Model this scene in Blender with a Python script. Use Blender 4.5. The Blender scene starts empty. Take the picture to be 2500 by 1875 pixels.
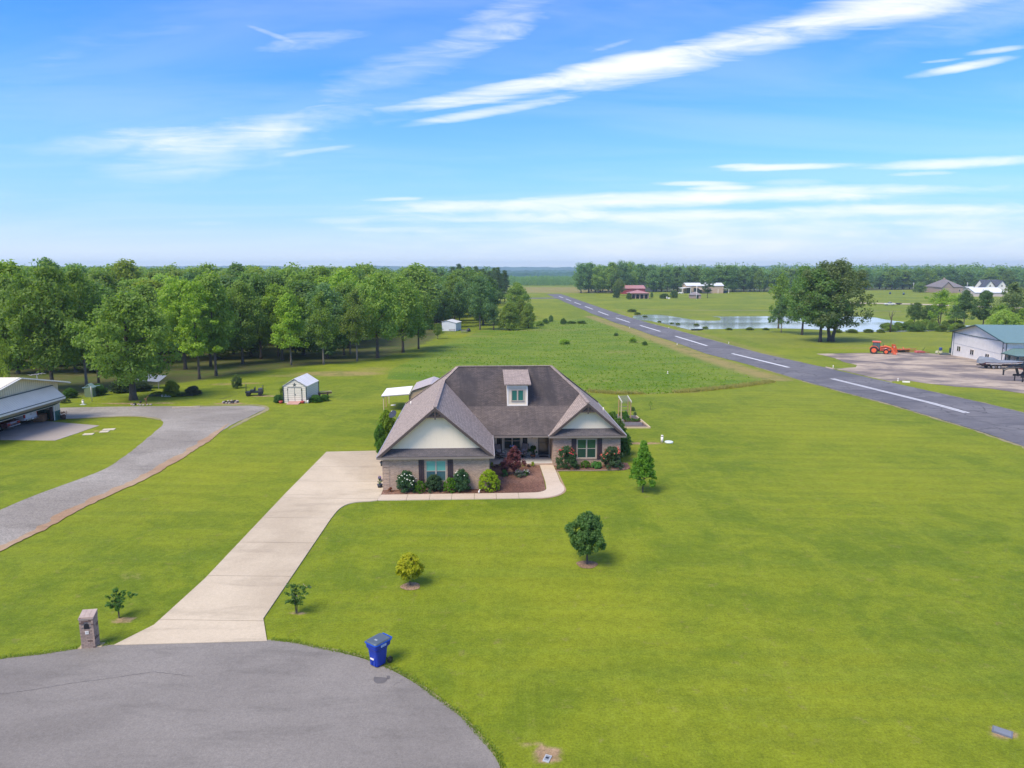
import bpy, math, random
import numpy as np
from mathutils import Vector, Matrix
R = math.radians
scene = bpy.context.scene
COL = scene.collection

# ---------------------------------------------------------------- camera, world, sun, exposure
FPX, CXP, CYP, HORIZ, CAMH = 1733.0, 1250.0, 937.5, 655.0, 16.0      # in pixels of the 2500 px photograph
PITCH = math.atan((CYP - HORIZ) / FPX)
cam_d = bpy.data.cameras.new("camera"); cam = bpy.data.objects.new("camera", cam_d); COL.objects.link(cam)
cam_d.sensor_width = 36; cam_d.lens = 36 * FPX / 2500; cam_d.clip_start = 0.5; cam_d.clip_end = 20000
cam.location = (0, 0, CAMH); cam.rotation_euler = (math.pi / 2 - PITCH, 0, 0)
scene.camera = cam

SUN_EL, SUN_AZ = 54.0, 226.0          # azimuth clockwise from +Y (north): sun left, a little behind the camera
SUN_STRENGTH, SUN_ANGLE, SKY_STRENGTH, EXPOSURE = 2.35, 28.0, 0.128, 1.16
HAZE_DENSITY = 1.7e-4

world = bpy.data.worlds.new("World"); scene.world = world; world.use_nodes = True
sun_d = bpy.data.lights.new("sun", 'SUN'); sun = bpy.data.objects.new("sun", sun_d); COL.objects.link(sun)
sun_d.energy = SUN_STRENGTH; sun_d.angle = R(SUN_ANGLE); sun_d.color = (1.0, 0.885, 0.71)
_d = Vector((math.sin(R(SUN_AZ)) * math.cos(R(SUN_EL)), math.cos(R(SUN_AZ)) * math.cos(R(SUN_EL)), math.sin(R(SUN_EL))))
sun.rotation_euler = _d.to_track_quat('Z', 'Y').to_euler(); sun.location = (-60, -20, 90)

scene.view_settings.view_transform = 'Standard'
scene.view_settings.look = 'None'
scene.view_settings.gamma = 1
scene.view_settings.use_curve_mapping = False
scene.view_settings.exposure = EXPOSURE

# ---------------------------------------------------------------- node helper
class NT:
    def __init__(s, tree): s.t = tree; s.n = tree.nodes; s.l = tree.links
    def add(s, typ, **kw):
        n = s.n.new(typ)
        for k, v in kw.items(): setattr(n, k, v)
        return n
    def put(s, sock, v):
        if hasattr(v, 'is_output'): s.l.new(v, sock)
        else: sock.default_value = v
    def m(s, op, a, b=None, c=None, clamp=False):
        n = s.add('ShaderNodeMath', operation=op, use_clamp=clamp)
        for i, v in enumerate((a, b, c)):
            if v is not None: s.put(n.inputs[i], v)
        return n.outputs[0]
    def mix(s, fac, a, b, mode='MIX'):
        n = s.add('ShaderNodeMix', data_type='RGBA', blend_type=mode, clamp_factor=True)
        s.put(n.inputs[0], fac); s.put(n.inputs[6], c4(a)); s.put(n.inputs[7], c4(b)); return n.outputs[2]
    def noise(s, vec, scale, detail=3.0, rough=0.55, dist=0.0):
        n = s.add('ShaderNodeTexNoise'); n.inputs['Scale'].default_value = scale
        n.inputs['Detail'].default_value = detail; n.inputs['Roughness'].default_value = rough
        n.inputs['Distortion'].default_value = dist
        if vec is not None: s.l.new(vec, n.inputs['Vector'])
        return n.outputs[0]
    def maprange(s, v, a, b, c=0.0, d=1.0, smooth=True):
        n = s.add('ShaderNodeMapRange', interpolation_type='SMOOTHSTEP' if smooth else 'LINEAR', clamp=True)
        s.put(n.inputs[0], v)
        for i, x in enumerate((a, b, c, d)): s.put(n.inputs[i + 1], x)
        return n.outputs[0]
    def mapping(s, vec, scale=(1, 1, 1), rot=(0, 0, 0), loc=(0, 0, 0)):
        n = s.add('ShaderNodeMapping'); s.l.new(vec, n.inputs[0])
        n.inputs['Scale'].default_value = scale; n.inputs['Rotation'].default_value = rot; n.inputs['Location'].default_value = loc
        return n.outputs[0]
    def pos(s): return s.add('ShaderNodeNewGeometry').outputs['Position']
    def objc(s): return s.add('ShaderNodeTexCoord').outputs['Object']
    def uv(s): return s.add('ShaderNodeTexCoord').outputs['UV']
    def rnd(s): return s.add('ShaderNodeObjectInfo').outputs['Random']
def c4(a): return a if hasattr(a, 'is_output') else (tuple(a) if len(a) == 4 else tuple(a) + (1.0,))

# ---------------------------------------------------------------- world: Nishita sky + high cirrus streaks
def build_world():
    w = NT(world.node_tree); w.n.clear()
    out = w.add('ShaderNodeOutputWorld'); bg = w.add('ShaderNodeBackground'); bg.inputs['Strength'].default_value = SKY_STRENGTH
    w.l.new(bg.outputs[0], out.inputs[0])
    sky = w.add('ShaderNodeTexSky', sky_type='NISHITA'); sky.sun_disc = False
    sky.sun_elevation = R(SUN_EL); sky.sun_rotation = R(SUN_AZ); sky.air_density = 1.0; sky.dust_density = 0.6; sky.ozone_density = 1.0
    d = w.add('ShaderNodeTexCoord').outputs['Generated']
    sep = w.add('ShaderNodeSeparateXYZ'); w.l.new(d, sep.inputs[0]); X, Y, Z = sep.outputs
    front = w.maprange(Y, 0.05, 0.3)
    ys = w.m('MAXIMUM', Y, 0.05)
    u = w.m('DIVIDE', X, ys); v = w.m('DIVIDE', Z, ys)
    comb = w.add('ShaderNodeCombineXYZ'); w.l.new(u, comb.inputs[0]); w.l.new(v, comb.inputs[1])
    uvv = comb.outputs[0]
    n1 = w.noise(w.mapping(uvv, (8, 62, 1), (0, 0, R(-8))), 1.0, 7, 0.66, 0.8)      # streaky fibres
    n2 = w.noise(w.mapping(uvv, (3.2, 11, 1), (0, 0, R(-9))), 1.0, 4, 0.55, 0.9)   # broader shapes
    nn = w.m('ADD', w.m('MULTIPLY', w.m('SUBTRACT', n1, 0.5), 1.45), w.m('MULTIPLY', w.m('SUBTRACT', n2, 0.5), 1.6))
    # (x, y, half length, half width, slope, opacity, softness) in photograph pixels, turned into fixed sky directions
    S = [(1900, 84, 620, 42, -.215, 1.0, .5), (1560, 150, 420, 28, -.21, 1., .5), (1300, 206, 340, 17, -.16, .9, .5), (1180, 275, 200, 12, -.16, .8, .5),
         (1145, 252, 120, 6, -.15, .5, .6), (650, 308, 340, 36, -.10, .66, 1.), (380, 345, 400, 36, -.06, .55, 1.), (520, 385, 300, 48, -.16, .5, 1.), (785, 366, 105, 7, -.13, .55, .6),
         (765, 98, 150, 22, -.12, .55, 1.), (1240, 35, 170, 50, -.5, .62, 1.), (1010, 160, 230, 44, -.28, .48, 1.), (660, 82, 60, 6, .35, .4, .8), (300, 100, 360, 55, -.28, .2, 1.), (80, 190, 130, 60, -.5, .18, 1.),
         (2350, 163, 130, 10, -.17, .85, .5), (2440, 122, 80, 7, -.12, .7, .5), (2300, 148, 50, 4, -.1, .6, .6),
         (1930, 408, 170, 8, -.035, .9, .5), (1790, 405, 60, 5, -.05, .7, .6), (2370, 396, 260, 14, -.045, .95, .5), (2250, 424, 85, 6, -.03, .6, .6),
         (1700, 448, 110, 6, 0., .75, .5), (1765, 458, 85, 6, -.02, .8, .5), (1930, 445, 95, 9, -.01, .45, .8),
         (1720, 482, 680, 19, -.033, 1., .5), (1250, 506, 380, 20, -.01, .85, .7), (1900, 520, 700, 15, -.02, .85, .6), (1220, 532, 470, 11, -.012, .65, .8),
         (955, 486, 75, 5, -.03, .7, .6), (1020, 561, 280, 7, 0., .4, .8), (1850, 560, 950, 60, -.02, .75, 1.), (2250, 610, 900, 50, -.01, .7, 1.), (2250, 545, 330, 10, -.02, .4, .9), (500, 545, 90, 7, 0., .35, .9), (2350, 60, 400, 45, -.22, .28, 1.), (1560, 90, 260, 14, -.2, .22, 1.), (1500, 110, 70, 7, -.3, .4, .8)]
    tot = None
    cp, sp = math.cos(PITCH), math.sin(PITCH)
    for (px, py, L, Wd, sl, op, soft) in S:
        yc = (CYP - py) / FPX; dy = cp + yc * sp
        uc = (px - CXP) / FPX / dy; vc = (-sp + yc * cp) / dy
        a = math.atan(-sl); L /= FPX; Wd /= FPX
        du = w.m('SUBTRACT', u, uc); dv = w.m('SUBTRACT', v, vc)
        s_ = w.m('ADD', w.m('MULTIPLY', du, math.cos(a) / L), w.m('MULTIPLY', dv, math.sin(a) / L))
        t_ = w.m('ADD', w.m('MULTIPLY', du, -math.sin(a) / Wd), w.m('MULTIPLY', dv, math.cos(a) / Wd))
        r2 = w.m('ADD', w.m('MULTIPLY', s_, s_), w.m('MULTIPLY', t_, t_))
        q = w.m('ADD', r2, w.m('MULTIPLY', nn, .8 + 1.1 * soft))
        mk = w.m('MULTIPLY', w.maprange(q, 1.45, 0.25 - 1.9 * soft), op)
        tot = mk if tot is None else w.m('SUBTRACT', 1.0, w.m('MULTIPLY', w.m('SUBTRACT', 1.0, tot), w.m('SUBTRACT', 1.0, mk)))
    tot = w.m('MULTIPLY', tot, front)
    # thin veil with the same fibre all round the sky, thickened unseen above the frame to whiten the fill light
    zz = w.m('ADD', w.m('MAXIMUM', Z, 0.0), 0.08)
    c2 = w.add('ShaderNodeCombineXYZ'); w.l.new(w.m('DIVIDE', X, zz), c2.inputs[0]); w.l.new(w.m('DIVIDE', Y, zz), c2.inputs[1])
    n3 = w.noise(w.mapping(c2.outputs[0], (0.35, 1.1, 1), (0, 0, R(18))), 1.0, 5, 0.6, 0.8)
    veil = w.m('MULTIPLY', w.maprange(n3, 0.36, 0.72), w.maprange(Z, 0.25, 0.6, 0.12, 0.8))
    cl = w.m('MAXIMUM', tot, veil)
    tint = w.mix(1.0, sky.outputs[0], (0.19, 0.475, 0.98), 'MULTIPLY')
    hz = w.maprange(Z, 0.0, 0.30, 1.0, 0.0, False)
    hz = w.m('POWER', w.m('MAXIMUM', hz, 0.0), 2.1)
    base = w.mix(w.m('MULTIPLY', hz, 0.95), tint, (2.05, 2.75, 3.7))
    lowz = w.m('POWER', w.maprange(Z, 0.0, 0.075, 1.0, 0.0, False), 1.6)
    base = w.mix(w.m('MULTIPLY', lowz, 0.85), base, (3.8, 3.95, 4.2))
    # below the horizon the dome is the same pale haze
    col = w.mix(cl, base, (4.0, 4.05, 4.15))
    w.l.new(col, bg.inputs['Color'])
build_world()
world.cycles.sampling_method = 'MANUAL'; world.cycles.sample_map_resolution = 512

# ---------------------------------------------------------------- terrain height and pixel -> ground
KY = [-80, 70, 85, 109, 126, 155, 180, 204, 221, 252, 269, 299, 330, 700, 1000, 1500, 2500, 9000]
KZ = [0, 0, -.25, -1.1, -1.6, -2.6, -2.95, -3.3, -3.5, -4.0, -4.3, -4.6, -4.75, -4.8, -8, -16, -30, -34]
def g(y): return float(np.interp(y, KY, KZ))
def ray(px, py):
    x = (px - CXP) / FPX; y = (CYP - py) / FPX
    d = Vector((x, math.cos(PITCH) + y * math.sin(PITCH), -math.sin(PITCH) + y * math.cos(PITCH)))
    return d / d.y
def W(px, py, z=None):
    """point of the ground (or of the level z) seen at a pixel of the photograph"""
    r = ray(px, py)
    if z is not None:
        t = (z - CAMH) / r.z; return Vector((r.x * t, t, z))
    t = 10.0
    while t < 6000 and CAMH + r.z * t > g(t): t *= 1.002
    return Vector((r.x * t, t, g(t)))
def Zat(py, Y): return CAMH + ray(CXP, py).z * Y        # height seen at row py, distance Y

# ---------------------------------------------------------------- mesh builder
def tag(o, label=None, cat=None, group=None, kind=None):
    if label: o['label'] = label
    if cat: o['category'] = cat
    if group: o['group'] = group
    if kind: o['kind'] = kind
    return o
def empty(name, loc=(0, 0, 0), rz=0.0, label=None, cat=None, group=None, parent=None):
    o = bpy.data.objects.new(name, None); COL.objects.link(o); o.empty_display_size = 0.3
    o.location = loc; o.rotation_euler = (0, 0, rz)
    if parent: o.parent = parent
    return tag(o, label, cat, group)
class MB:
    def __init__(s): s.v = []; s.f = []; s.mi = []; s.sm = []
    def add(s, vs, fs, mi=0, smooth=False):
        b = len(s.v); s.v += [tuple(p) for p in vs]
        for f in fs: s.f.append(tuple(b + i for i in f)); s.mi.append(mi); s.sm.append(smooth)
        return s
    def box(s, x0, x1, y0, y1, z0, z1, mi=0):
        return s.add([(x0, y0, z0), (x1, y0, z0), (x1, y1, z0), (x0, y1, z0), (x0, y0, z1), (x1, y0, z1), (x1, y1, z1), (x0, y1, z1)],
                     [(0, 3, 2, 1), (4, 5, 6, 7), (0, 1, 5, 4), (1, 2, 6, 5), (2, 3, 7, 6), (3, 0, 4, 7)], mi)
    def bar(s, p0, p1, w, h, mi=0, up=(0, 0, 1)):
        p0 = Vector(p0); p1 = Vector(p1); d = (p1 - p0).normalized(); up = Vector(up)
        if abs(d.dot(up)) > .98: up = Vector((0, 1, 0))
        a = d.cross(up).normalized() * w / 2; b = a.cross(d).normalized() * h / 2
        vs = [p + i * a + j * b for p in (p0, p1) for i, j in ((-1, -1), (1, -1), (1, 1), (-1, 1))]
        return s.add(vs, [(0, 1, 2, 3), (7, 6, 5, 4), (0, 4, 5, 1), (1, 5, 6, 2), (2, 6, 7, 3), (3, 7, 4, 0)], mi)
    def tube(s, pts, rs, n=8, mi=0, smooth=True, caps=True):
        pts = [Vector(p) for p in pts]
        if not isinstance(rs, (list, tuple)): rs = [rs] * len(pts)
        vs = []; fs = []
        for i, p in enumerate(pts):
            d = (pts[min(i + 1, len(pts) - 1)] - pts[max(i - 1, 0)]).normalized()
            up = Vector((0, 0, 1)) if abs(d.z) < .9 else Vector((1, 0, 0))
            a = d.cross(up).normalized(); b = d.cross(a).normalized()
            for k in range(n):
                t = 2 * math.pi * k / n; vs.append(p + (a * math.cos(t) + b * math.sin(t)) * rs[i])
        for i in range(len(pts) - 1):
            for k in range(n):
                k2 = (k + 1) % n; fs.append((i * n + k, i * n + k2, (i + 1) * n + k2, (i + 1) * n + k))
        s.add(vs, fs, mi, smooth)
        if caps:
            b = len(s.v) - len(vs)
            s.f.append(tuple(b + k for k in range(n))[::-1]); s.mi.append(mi); s.sm.append(False)
            s.f.append(tuple(b + (len(pts) - 1) * n + k for k in range(n))); s.mi.append(mi); s.sm.append(False)
        return s
    def prism(s, poly, a, b, axis='z', mi=0):
        """2D polygon extruded from a to b along an axis: x -> (y,z), y -> (x,z), z -> (x,y)"""
        n = len(poly)
        def P(p, h): return (h, p[0], p[1]) if axis == 'x' else ((p[0], h, p[1]) if axis == 'y' else (p[0], p[1], h))
        vs = [P(p, a) for p in poly] + [P(p, b) for p in poly]
        fs = [tuple(range(n))[::-1], tuple(range(n, 2 * n))] + [(i, (i + 1) % n, n + (i + 1) % n, n + i) for i in range(n)]
        return s.add(vs, fs, mi)
    def slab(s, pts, t, mi=0):
        """planar polygon given a thickness t downwards along its normal"""
        pts = [Vector(p) for p in pts]; nrm = Vector((0, 0, 0)); c = pts[0]
        for i in range(1, len(pts) - 1): nrm += (pts[i] - c).cross(pts[i + 1] - c)
        nrm.normalize()
        if nrm.z < 0: pts = pts[::-1]; nrm = -nrm
        n = len(pts); vs = pts + [p - nrm * t for p in pts]
        return s.add(vs, [tuple(range(n)), tuple(range(n, 2 * n))[::-1]] + [(i, n + i, n + (i + 1) % n, (i + 1) % n) for i in range(n)], mi)
    def lathe(s, prof, c=(0, 0, 0), n=14, mi=0):
        vs = []; fs = []
        for r, z in prof:
            for k in range(n):
                t = 2 * math.pi * k / n; vs.append((c[0] + r * math.cos(t), c[1] + r * math.sin(t), c[2] + z))
        for i in range(len(prof) - 1):
            for k in range(n):
                k2 = (k + 1) % n; fs.append((i * n + k, i * n + k2, (i + 1) * n + k2, (i + 1) * n + k))
        s.add(vs, fs, mi, True)
        b = len(s.v) - len(vs)
        for idx, rev in ((0, True), (len(prof) - 1, False)):
            f = tuple(b + idx * n + k for k in range(n)); s.f.append(f[::-1] if rev else f); s.mi.append(mi); s.sm.append(False)
        return s
    def disc(s, c, r0, r1, axis='x', n=16, w=.1, mi=0):
        """a solid wheel: axis of rotation x or y, centre c, outer radius r0, width w; r1 inner (hub) radius ignored when 0"""
        prof = [(r0 * .97, -w / 2), (r0, -w / 2 * .7), (r0, w / 2 * .7), (r0 * .97, w / 2)]
        vs = []; fs = []
        for r, h in prof:
            for k in range(n):
                t = 2 * math.pi * k / n; a, b = r * math.cos(t), r * math.sin(t)
                vs.append((c[0] + h, c[1] + a, c[2] + b) if axis == 'x' else (c[0] + a, c[1] + h, c[2] + b))
        for i in range(3):
            for k in range(n):
                k2 = (k + 1) % n; fs.append((i * n + k, i * n + k2, (i + 1) * n + k2, (i + 1) * n + k))
        s.add(vs, fs, mi, False); b = len(s.v) - len(vs)
        s.f.append(tuple(b + k for k in range(n))[::-1]); s.mi.append(mi); s.sm.append(False)
        s.f.append(tuple(b + 3 * n + k for k in range(n))); s.mi.append(mi); s.sm.append(False)
        return s
    def xf(s, M):
        s.v = [tuple(M @ Vector(p)) for p in s.v]; return s
    def mesh(s, name, mat):
        me = bpy.data.meshes.new(name); me.from_pydata(s.v, [], s.f)
        mats = mat if isinstance(mat, (list, tuple)) else [mat]
        for m in mats: me.materials.append(m)
        if len(mats) > 1: me.polygons.foreach_set('material_index', s.mi)
        if any(s.sm): me.polygons.foreach_set('use_smooth', s.sm)
        # planar uv in metres per face: u level, v up the slope
        uvl = me.uv_layers.new(name='UVMap'); co = []
        for p in me.polygons:
            n = p.normal
            if abs(n.z) > .999: h = Vector((1, 0, 0)); v = Vector((0, 1, 0))
            else: h = Vector((-n.y, n.x, 0)).normalized(); v = n.cross(h)
            for li in p.loop_indices:
                q = me.vertices[me.loops[li].vertex_index].co; co += [q.dot(h), q.dot(v)]
        uvl.data.foreach_set('uv', co)
        me.update(); return me
    def build(s, name, mat, parent=None, loc=(0, 0, 0), rz=0, label=None, cat=None, group=None, kind=None):
        o = bpy.data.objects.new(name, s.mesh(name, mat)); COL.objects.link(o)
        o.location = loc; o.rotation_euler = (0, 0, rz)
        if parent: o.parent = parent
        return tag(o, label, cat, group, kind)
def copy_tree(o, parent=None):
    c = o.copy(); COL.objects.link(c)
    if parent: c.parent = parent
    for ch in list(o.children): copy_tree(ch, c)
    return c

# ---------------------------------------------------------------- materials
MATS = {}
def lin(r, g_, b):        # sRGB 0-255 to linear
    f = lambda c: ((c / 255 + .055) / 1.055) ** 2.4 if c > 10 else c / 255 / 12.92
    return (f(r), f(g_), f(b))
def alb(r, g_, b, k=0.5):  # sRGB seen in sun -> base colour
    return tuple(x * k for x in lin(r, g_, b))
def mat(name, color, rough=.7, metal=0., var=.12, scale=3., bump=0., bscale=20., spec=.5, coat=0.):
    """plain procedural surface: colour broken by noise, a little relief"""
    if name in MATS: return MATS[name]
    m = bpy.data.materials.new(name); m.use_nodes = True; t = NT(m.node_tree); bs = t.n['Principled BSDF']
    oc = t.objc(); n = t.noise(oc, scale, 5, .6)
    k = t.maprange(n, .25, .75, 1 - var, 1 + var, False)
    mx = t.add('ShaderNodeVectorMath', operation='SCALE'); mx.inputs[0].default_value = color[:3]; t.l.new(k, mx.inputs['Scale'])
    t.l.new(mx.outputs[0], bs.inputs['Base Color'])
    bs.inputs['Roughness'].default_value = rough; bs.inputs['Metallic'].default_value = metal; bs.inputs['Specular IOR Level'].default_value = spec
    if coat: bs.inputs['Coat Weight'].default_value = coat
    if bump:
        b = t.add('ShaderNodeBump'); b.inputs['Distance'].default_value = bump; b.inputs['Strength'].default_value = .7
        t.l.new(t.noise(oc, bscale, 4), b.inputs['Height']); t.l.new(b.outputs[0], bs.inputs['Normal'])
    MATS[name] = m; return m
def ribmat(name, color, period=.23, depth=.02, rough=.45, axis=0, dark=.75, metal=0.):
    """ribbed sheet metal: ribs run up the face"""
    m = bpy.data.materials.new(name); m.use_nodes = True; t = NT(m.node_tree); bs = t.n['Principled BSDF']
    sep = t.add('ShaderNodeSeparateXYZ'); t.l.new(t.uv(), sep.inputs[0])
    f = t.m('FRACT', t.m('DIVIDE', sep.outputs[axis], period))
    rib = t.maprange(t.m('ABSOLUTE', t.m('SUBTRACT', f, .5)), .34, .46)
    n = t.noise(t.objc(), 1.2, 4); k = t.maprange(n, .3, .7, .93, 1.05, False)
    col = t.mix(rib, color, tuple(c * dark for c in color))
    mx = t.add('ShaderNodeVectorMath', operation='SCALE'); t.l.new(col, mx.inputs[0]); t.l.new(k, mx.inputs['Scale'])
    t.l.new(mx.outputs[0], bs.inputs['Base Color']); bs.inputs['Roughness'].default_value = rough; bs.inputs['Metallic'].default_value = metal
    b = t.add('ShaderNodeBump'); b.inputs['Distance'].default_value = depth; b.inputs['Strength'].default_value = .8
    t.l.new(t.m('SUBTRACT', 1.0, rib), b.inputs['Height']); t.l.new(b.outputs[0], bs.inputs['Normal'])
    return m
def brickmat(name, c1, c2, mortar, bw=.2, bh=.068, mort=.009, swap=False, off=.5, stain=False, rough=.85, bumpd=.006):
    m = bpy.data.materials.new(name); m.use_nodes = True; t = NT(m.node_tree); bs = t.n['Principled BSDF']
    uv = t.uv()
    if swap: uv = t.mapping(uv, (1, 1, 1), (0, 0, R(90)))
    br = t.add('ShaderNodeTexBrick'); t.l.new(uv, br.inputs['Vector'])
    br.inputs['Scale'].default_value = 1; br.inputs['Brick Width'].default_value = bw; br.inputs['Row Height'].default_value = bh
    br.inputs['Mortar Size'].default_value = mort; br.inputs['Mortar Smooth'].default_value = .3; br.offset = off
    br.inputs['Color1'].default_value = c4(c1); br.inputs['Color2'].default_value = c4(c2); br.inputs['Mortar'].default_value = c4(mortar)
    n = t.noise(uv, 9, 5, .7); k = t.maprange(n, .25, .75, .78, 1.2, False)
    mx = t.add('ShaderNodeVectorMath', operation='SCALE'); t.l.new(br.outputs[0], mx.inputs[0]); t.l.new(k, mx.inputs['Scale'])
    col = mx.outputs[0]
    if stain:   # algae streaks running down the slope
        st = t.noise(t.mapping(t.uv(), (1.1, .22, 1)), 1.0, 6, .65, .4)
        big = t.noise(t.uv(), .28, 3)
        s_ = t.m('MULTIPLY', t.maprange(st, .38, .62), t.maprange(big, .3, .6))
        col = t.mix(t.m('MULTIPLY', s_, stain), col, (.034, .029, .031))
    t.l.new(col, bs.inputs['Base Color']); bs.inputs['Roughness'].default_value = rough
    b = t.add('ShaderNodeBump'); b.inputs['Distance'].default_value = bumpd; b.inputs['Strength'].default_value = .8
    h = t.m('ADD', t.m('MULTIPLY', t.m('SUBTRACT', 1.0, br.outputs['Fac']), .8), t.m('MULTIPLY', n, .4))
    t.l.new(h, b.inputs['Height']); t.l.new(b.outputs[0], bs.inputs['Normal'])
    MATS[name] = m; return m
def glassmat(name, color, rough=.08):
    m = bpy.data.materials.new(name); m.use_nodes = True; t = NT(m.node_tree); bs = t.n['Principled BSDF']
    n = t.noise(t.objc(), 2.5, 3); col = t.mix(n, tuple(c * .8 for c in color), tuple(c * 1.2 for c in color))
    t.l.new(col, bs.inputs['Base Color']); bs.inputs['Roughness'].default_value = rough; bs.inputs['Specular IOR Level'].default_value = .6
    b = t.add('ShaderNodeBump'); b.inputs['Distance'].default_value = .004; t.l.new(t.noise(t.objc(), 1.5, 2), b.inputs['Height']); t.l.new(b.outputs[0], bs.inputs['Normal'])
    MATS[name] = m; return m
def leafmat(name, var=.3):
    """leaves: base colour is the object's own colour, varied leaf clump by leaf clump"""
    m = bpy.data.materials.new(name); m.use_nodes = True; t = NT(m.node_tree); t.n.clear()
    out = t.add('ShaderNodeOutputMaterial')
    oi = t.add('ShaderNodeObjectInfo'); at = t.add('ShaderNodeAttribute', attribute_name='leafvar')
    oc = t.objc(); n = t.noise(oc, .55, 3)
    k = t.m('ADD', t.m('MULTIPLY', t.m('SUBTRACT', at.outputs['Fac'], .5), var * 1.6), t.m('MULTIPLY', t.m('SUBTRACT', n, .5), var * 1.5))
    warm = t.mix(t.m('ADD', .5, k), (.60, .74, .80), (1.28, 1.25, .80))
    col = t.mix(1.0, oi.outputs['Color'], warm, 'MULTIPLY')
    br = t.m('ADD', 1.60, t.m('MULTIPLY', oi.outputs['Random'], .40))
    mx = t.add('ShaderNodeVectorMath', operation='SCALE'); t.l.new(col, mx.inputs[0]); t.l.new(br, mx.inputs['Scale'])
    df = t.add('ShaderNodeBsdfPrincipled'); t.l.new(mx.outputs[0], df.inputs['Base Color']); df.inputs['Roughness'].default_value = .6; df.inputs['Specular IOR Level'].default_value = .25
    tr = t.add('ShaderNodeBsdfTranslucent'); tc = t.mix(1.0, mx.outputs[0], (1.25, 1.35, .6), 'MULTIPLY'); t.l.new(tc, tr.inputs[0])
    ms = t.add('ShaderNodeMixShader'); ms.inputs[0].default_value = .48
    t.l.new(df.outputs[0], ms.inputs[1]); t.l.new(tr.outputs[0], ms.inputs[2]); t.l.new(ms.outputs[0], out.inputs[0])
    return m
LEAF = leafmat('leaf')
BARK = mat('bark', alb(112, 100, 88, .55), .9, var=.3, scale=6, bump=.03, bscale=14)
BARKL = mat('bark_pale', alb(150, 140, 128, .55), .9, var=.3, scale=6, bump=.02, bscale=14)
# ================================================================ GROUND
def PW(pts): return np.array([[W(x, y).x, W(x, y).y] for x, y in pts])
def sdist(P, poly, closed=True):
    """signed distance (negative inside) of points P to polygon, or plain distance to a polyline"""
    n = len(poly); d = np.full(len(P), 1e9); inside = np.zeros(len(P), bool)
    for i in range(n if closed else n - 1):
        a = poly[i]; b = poly[(i + 1) % n]; ab = b - a; L = (ab ** 2).sum() + 1e-9
        t = np.clip(((P - a) @ ab) / L, 0, 1); q = a + t[:, None] * ab
        d = np.minimum(d, np.hypot(P[:, 0] - q[:, 0], P[:, 1] - q[:, 1]))
        if closed:
            c = ((a[1] > P[:, 1]) != (b[1] > P[:, 1])); den = (b[1] - a[1]) if abs(b[1] - a[1]) > 1e-9 else 1e-9
            inside ^= c & (P[:, 0] < (b[0] - a[0]) * (P[:, 1] - a[1]) / den + a[0])
    return np.where(inside, -d, d) if closed else d
def sm(x, a, b):
    t = np.clip((x - a) / (b - a), 0, 1); return t * t * (3 - 2 * t)
MEADOW = PW([(945, 926), (950, 905), (1050, 855), (1180, 806), (1320, 784), (1452, 776), (1560, 812), (1700, 872), (1820, 908), (1885, 934), (1760, 950), (1620, 962), (1500, 962), (1400, 955), (1150, 935)])
def vgrow(a, b, step, gr):
    out = []; x = a
    while x < b: out.append(x); x += step; step *= gr
    out.append(b); return out
xs = [-v for v in vgrow(110, 7000, 1.4, 1.075)][::-1] + list(np.arange(-108.8, -24, 1.2)) + list(np.arange(-24, 25, .5)) + list(np.arange(25, 139.9, 1.2)) + vgrow(140, 8000, 1.4, 1.075)
ys = [-v for v in vgrow(-12, 80, 3, 1.2)][::-1] + list(np.arange(13, 19, 1.0)) + list(np.arange(19, 40, .42)) + list(np.arange(40, 130, 1.0)) + list(np.arange(130, 250, 1.7)) + vgrow(250, 9000, 2, 1.035)
ys = sorted(set([round(y, 3) for y in ys] + [float(k) for k in KY]))
xs = np.array(xs); ys = np.array(ys); NX, NY = len(xs), len(ys)
XX, YY = np.meshgrid(xs, ys); P = np.stack([XX.ravel(), YY.ravel()], 1)
ZZ = np.interp(P[:, 1], KY, KZ)
me = bpy.data.meshes.new('ground')
idx = np.arange(NX * NY).reshape(NY, NX)
quads = np.stack([idx[:-1, :-1], idx[:-1, 1:], idx[1:, 1:], idx[1:, :-1]], -1).reshape(-1, 4)
me.vertices.add(NX * NY); me.vertices.foreach_set('co', np.stack([P[:, 0], P[:, 1], ZZ], 1).ravel())
me.loops.add(quads.size); me.loops.foreach_set('vertex_index', quads.ravel())
me.polygons.add(len(quads)); me.polygons.foreach_set('loop_start', np.arange(0, quads.size, 4)); me.polygons.foreach_set('loop_total', np.full(len(quads), 4))
me.update()
md = sdist(P, MEADOW)
m_me = sm(md, 1.2, -1.2)
def line(pts, w, soft): return sm(sdist(P, PW(pts), False), w + soft, max(w - soft, 0))
def blob(px, py, rx, ry):
    c = W(px, py); return sm(np.hypot((P[:, 0] - c.x) / rx, (P[:, 1] - c.y) / ry), 1.25, .35)
mx_ = np.maximum
runx = 54.2 - .035 * P[:, 1]
dry = mx_(line([(1895, 926), (1800, 898), (1700, 865), (1610, 832), (1520, 800), (1440, 772)], 3.0, 2.6) * .9,
          line([(1700, 957), (1620, 960), (1560, 962)], .8, .9) * .8)
dry = mx_(dry, line([(1530, 961), (1440, 957), (1400, 950)], .9, 1.0) * .9)
dry = mx_(dry, blob(830, 912, 10, 5) * .95); dry = mx_(dry, blob(700, 918, 6, 2.6) * .6)
dry = mx_(dry, blob(910, 902, 5, 6) * .6)
dry = mx_(dry, blob(548, 938, 2.8, 1.8) * .9); dry = mx_(dry, blob(610, 936, 2.6, 1.6) * .85)
dry = mx_(dry, blob(1310, 806, 20, 7) * .55); dry = mx_(dry, blob(1150, 814, 14, 5) * .5)
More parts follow.
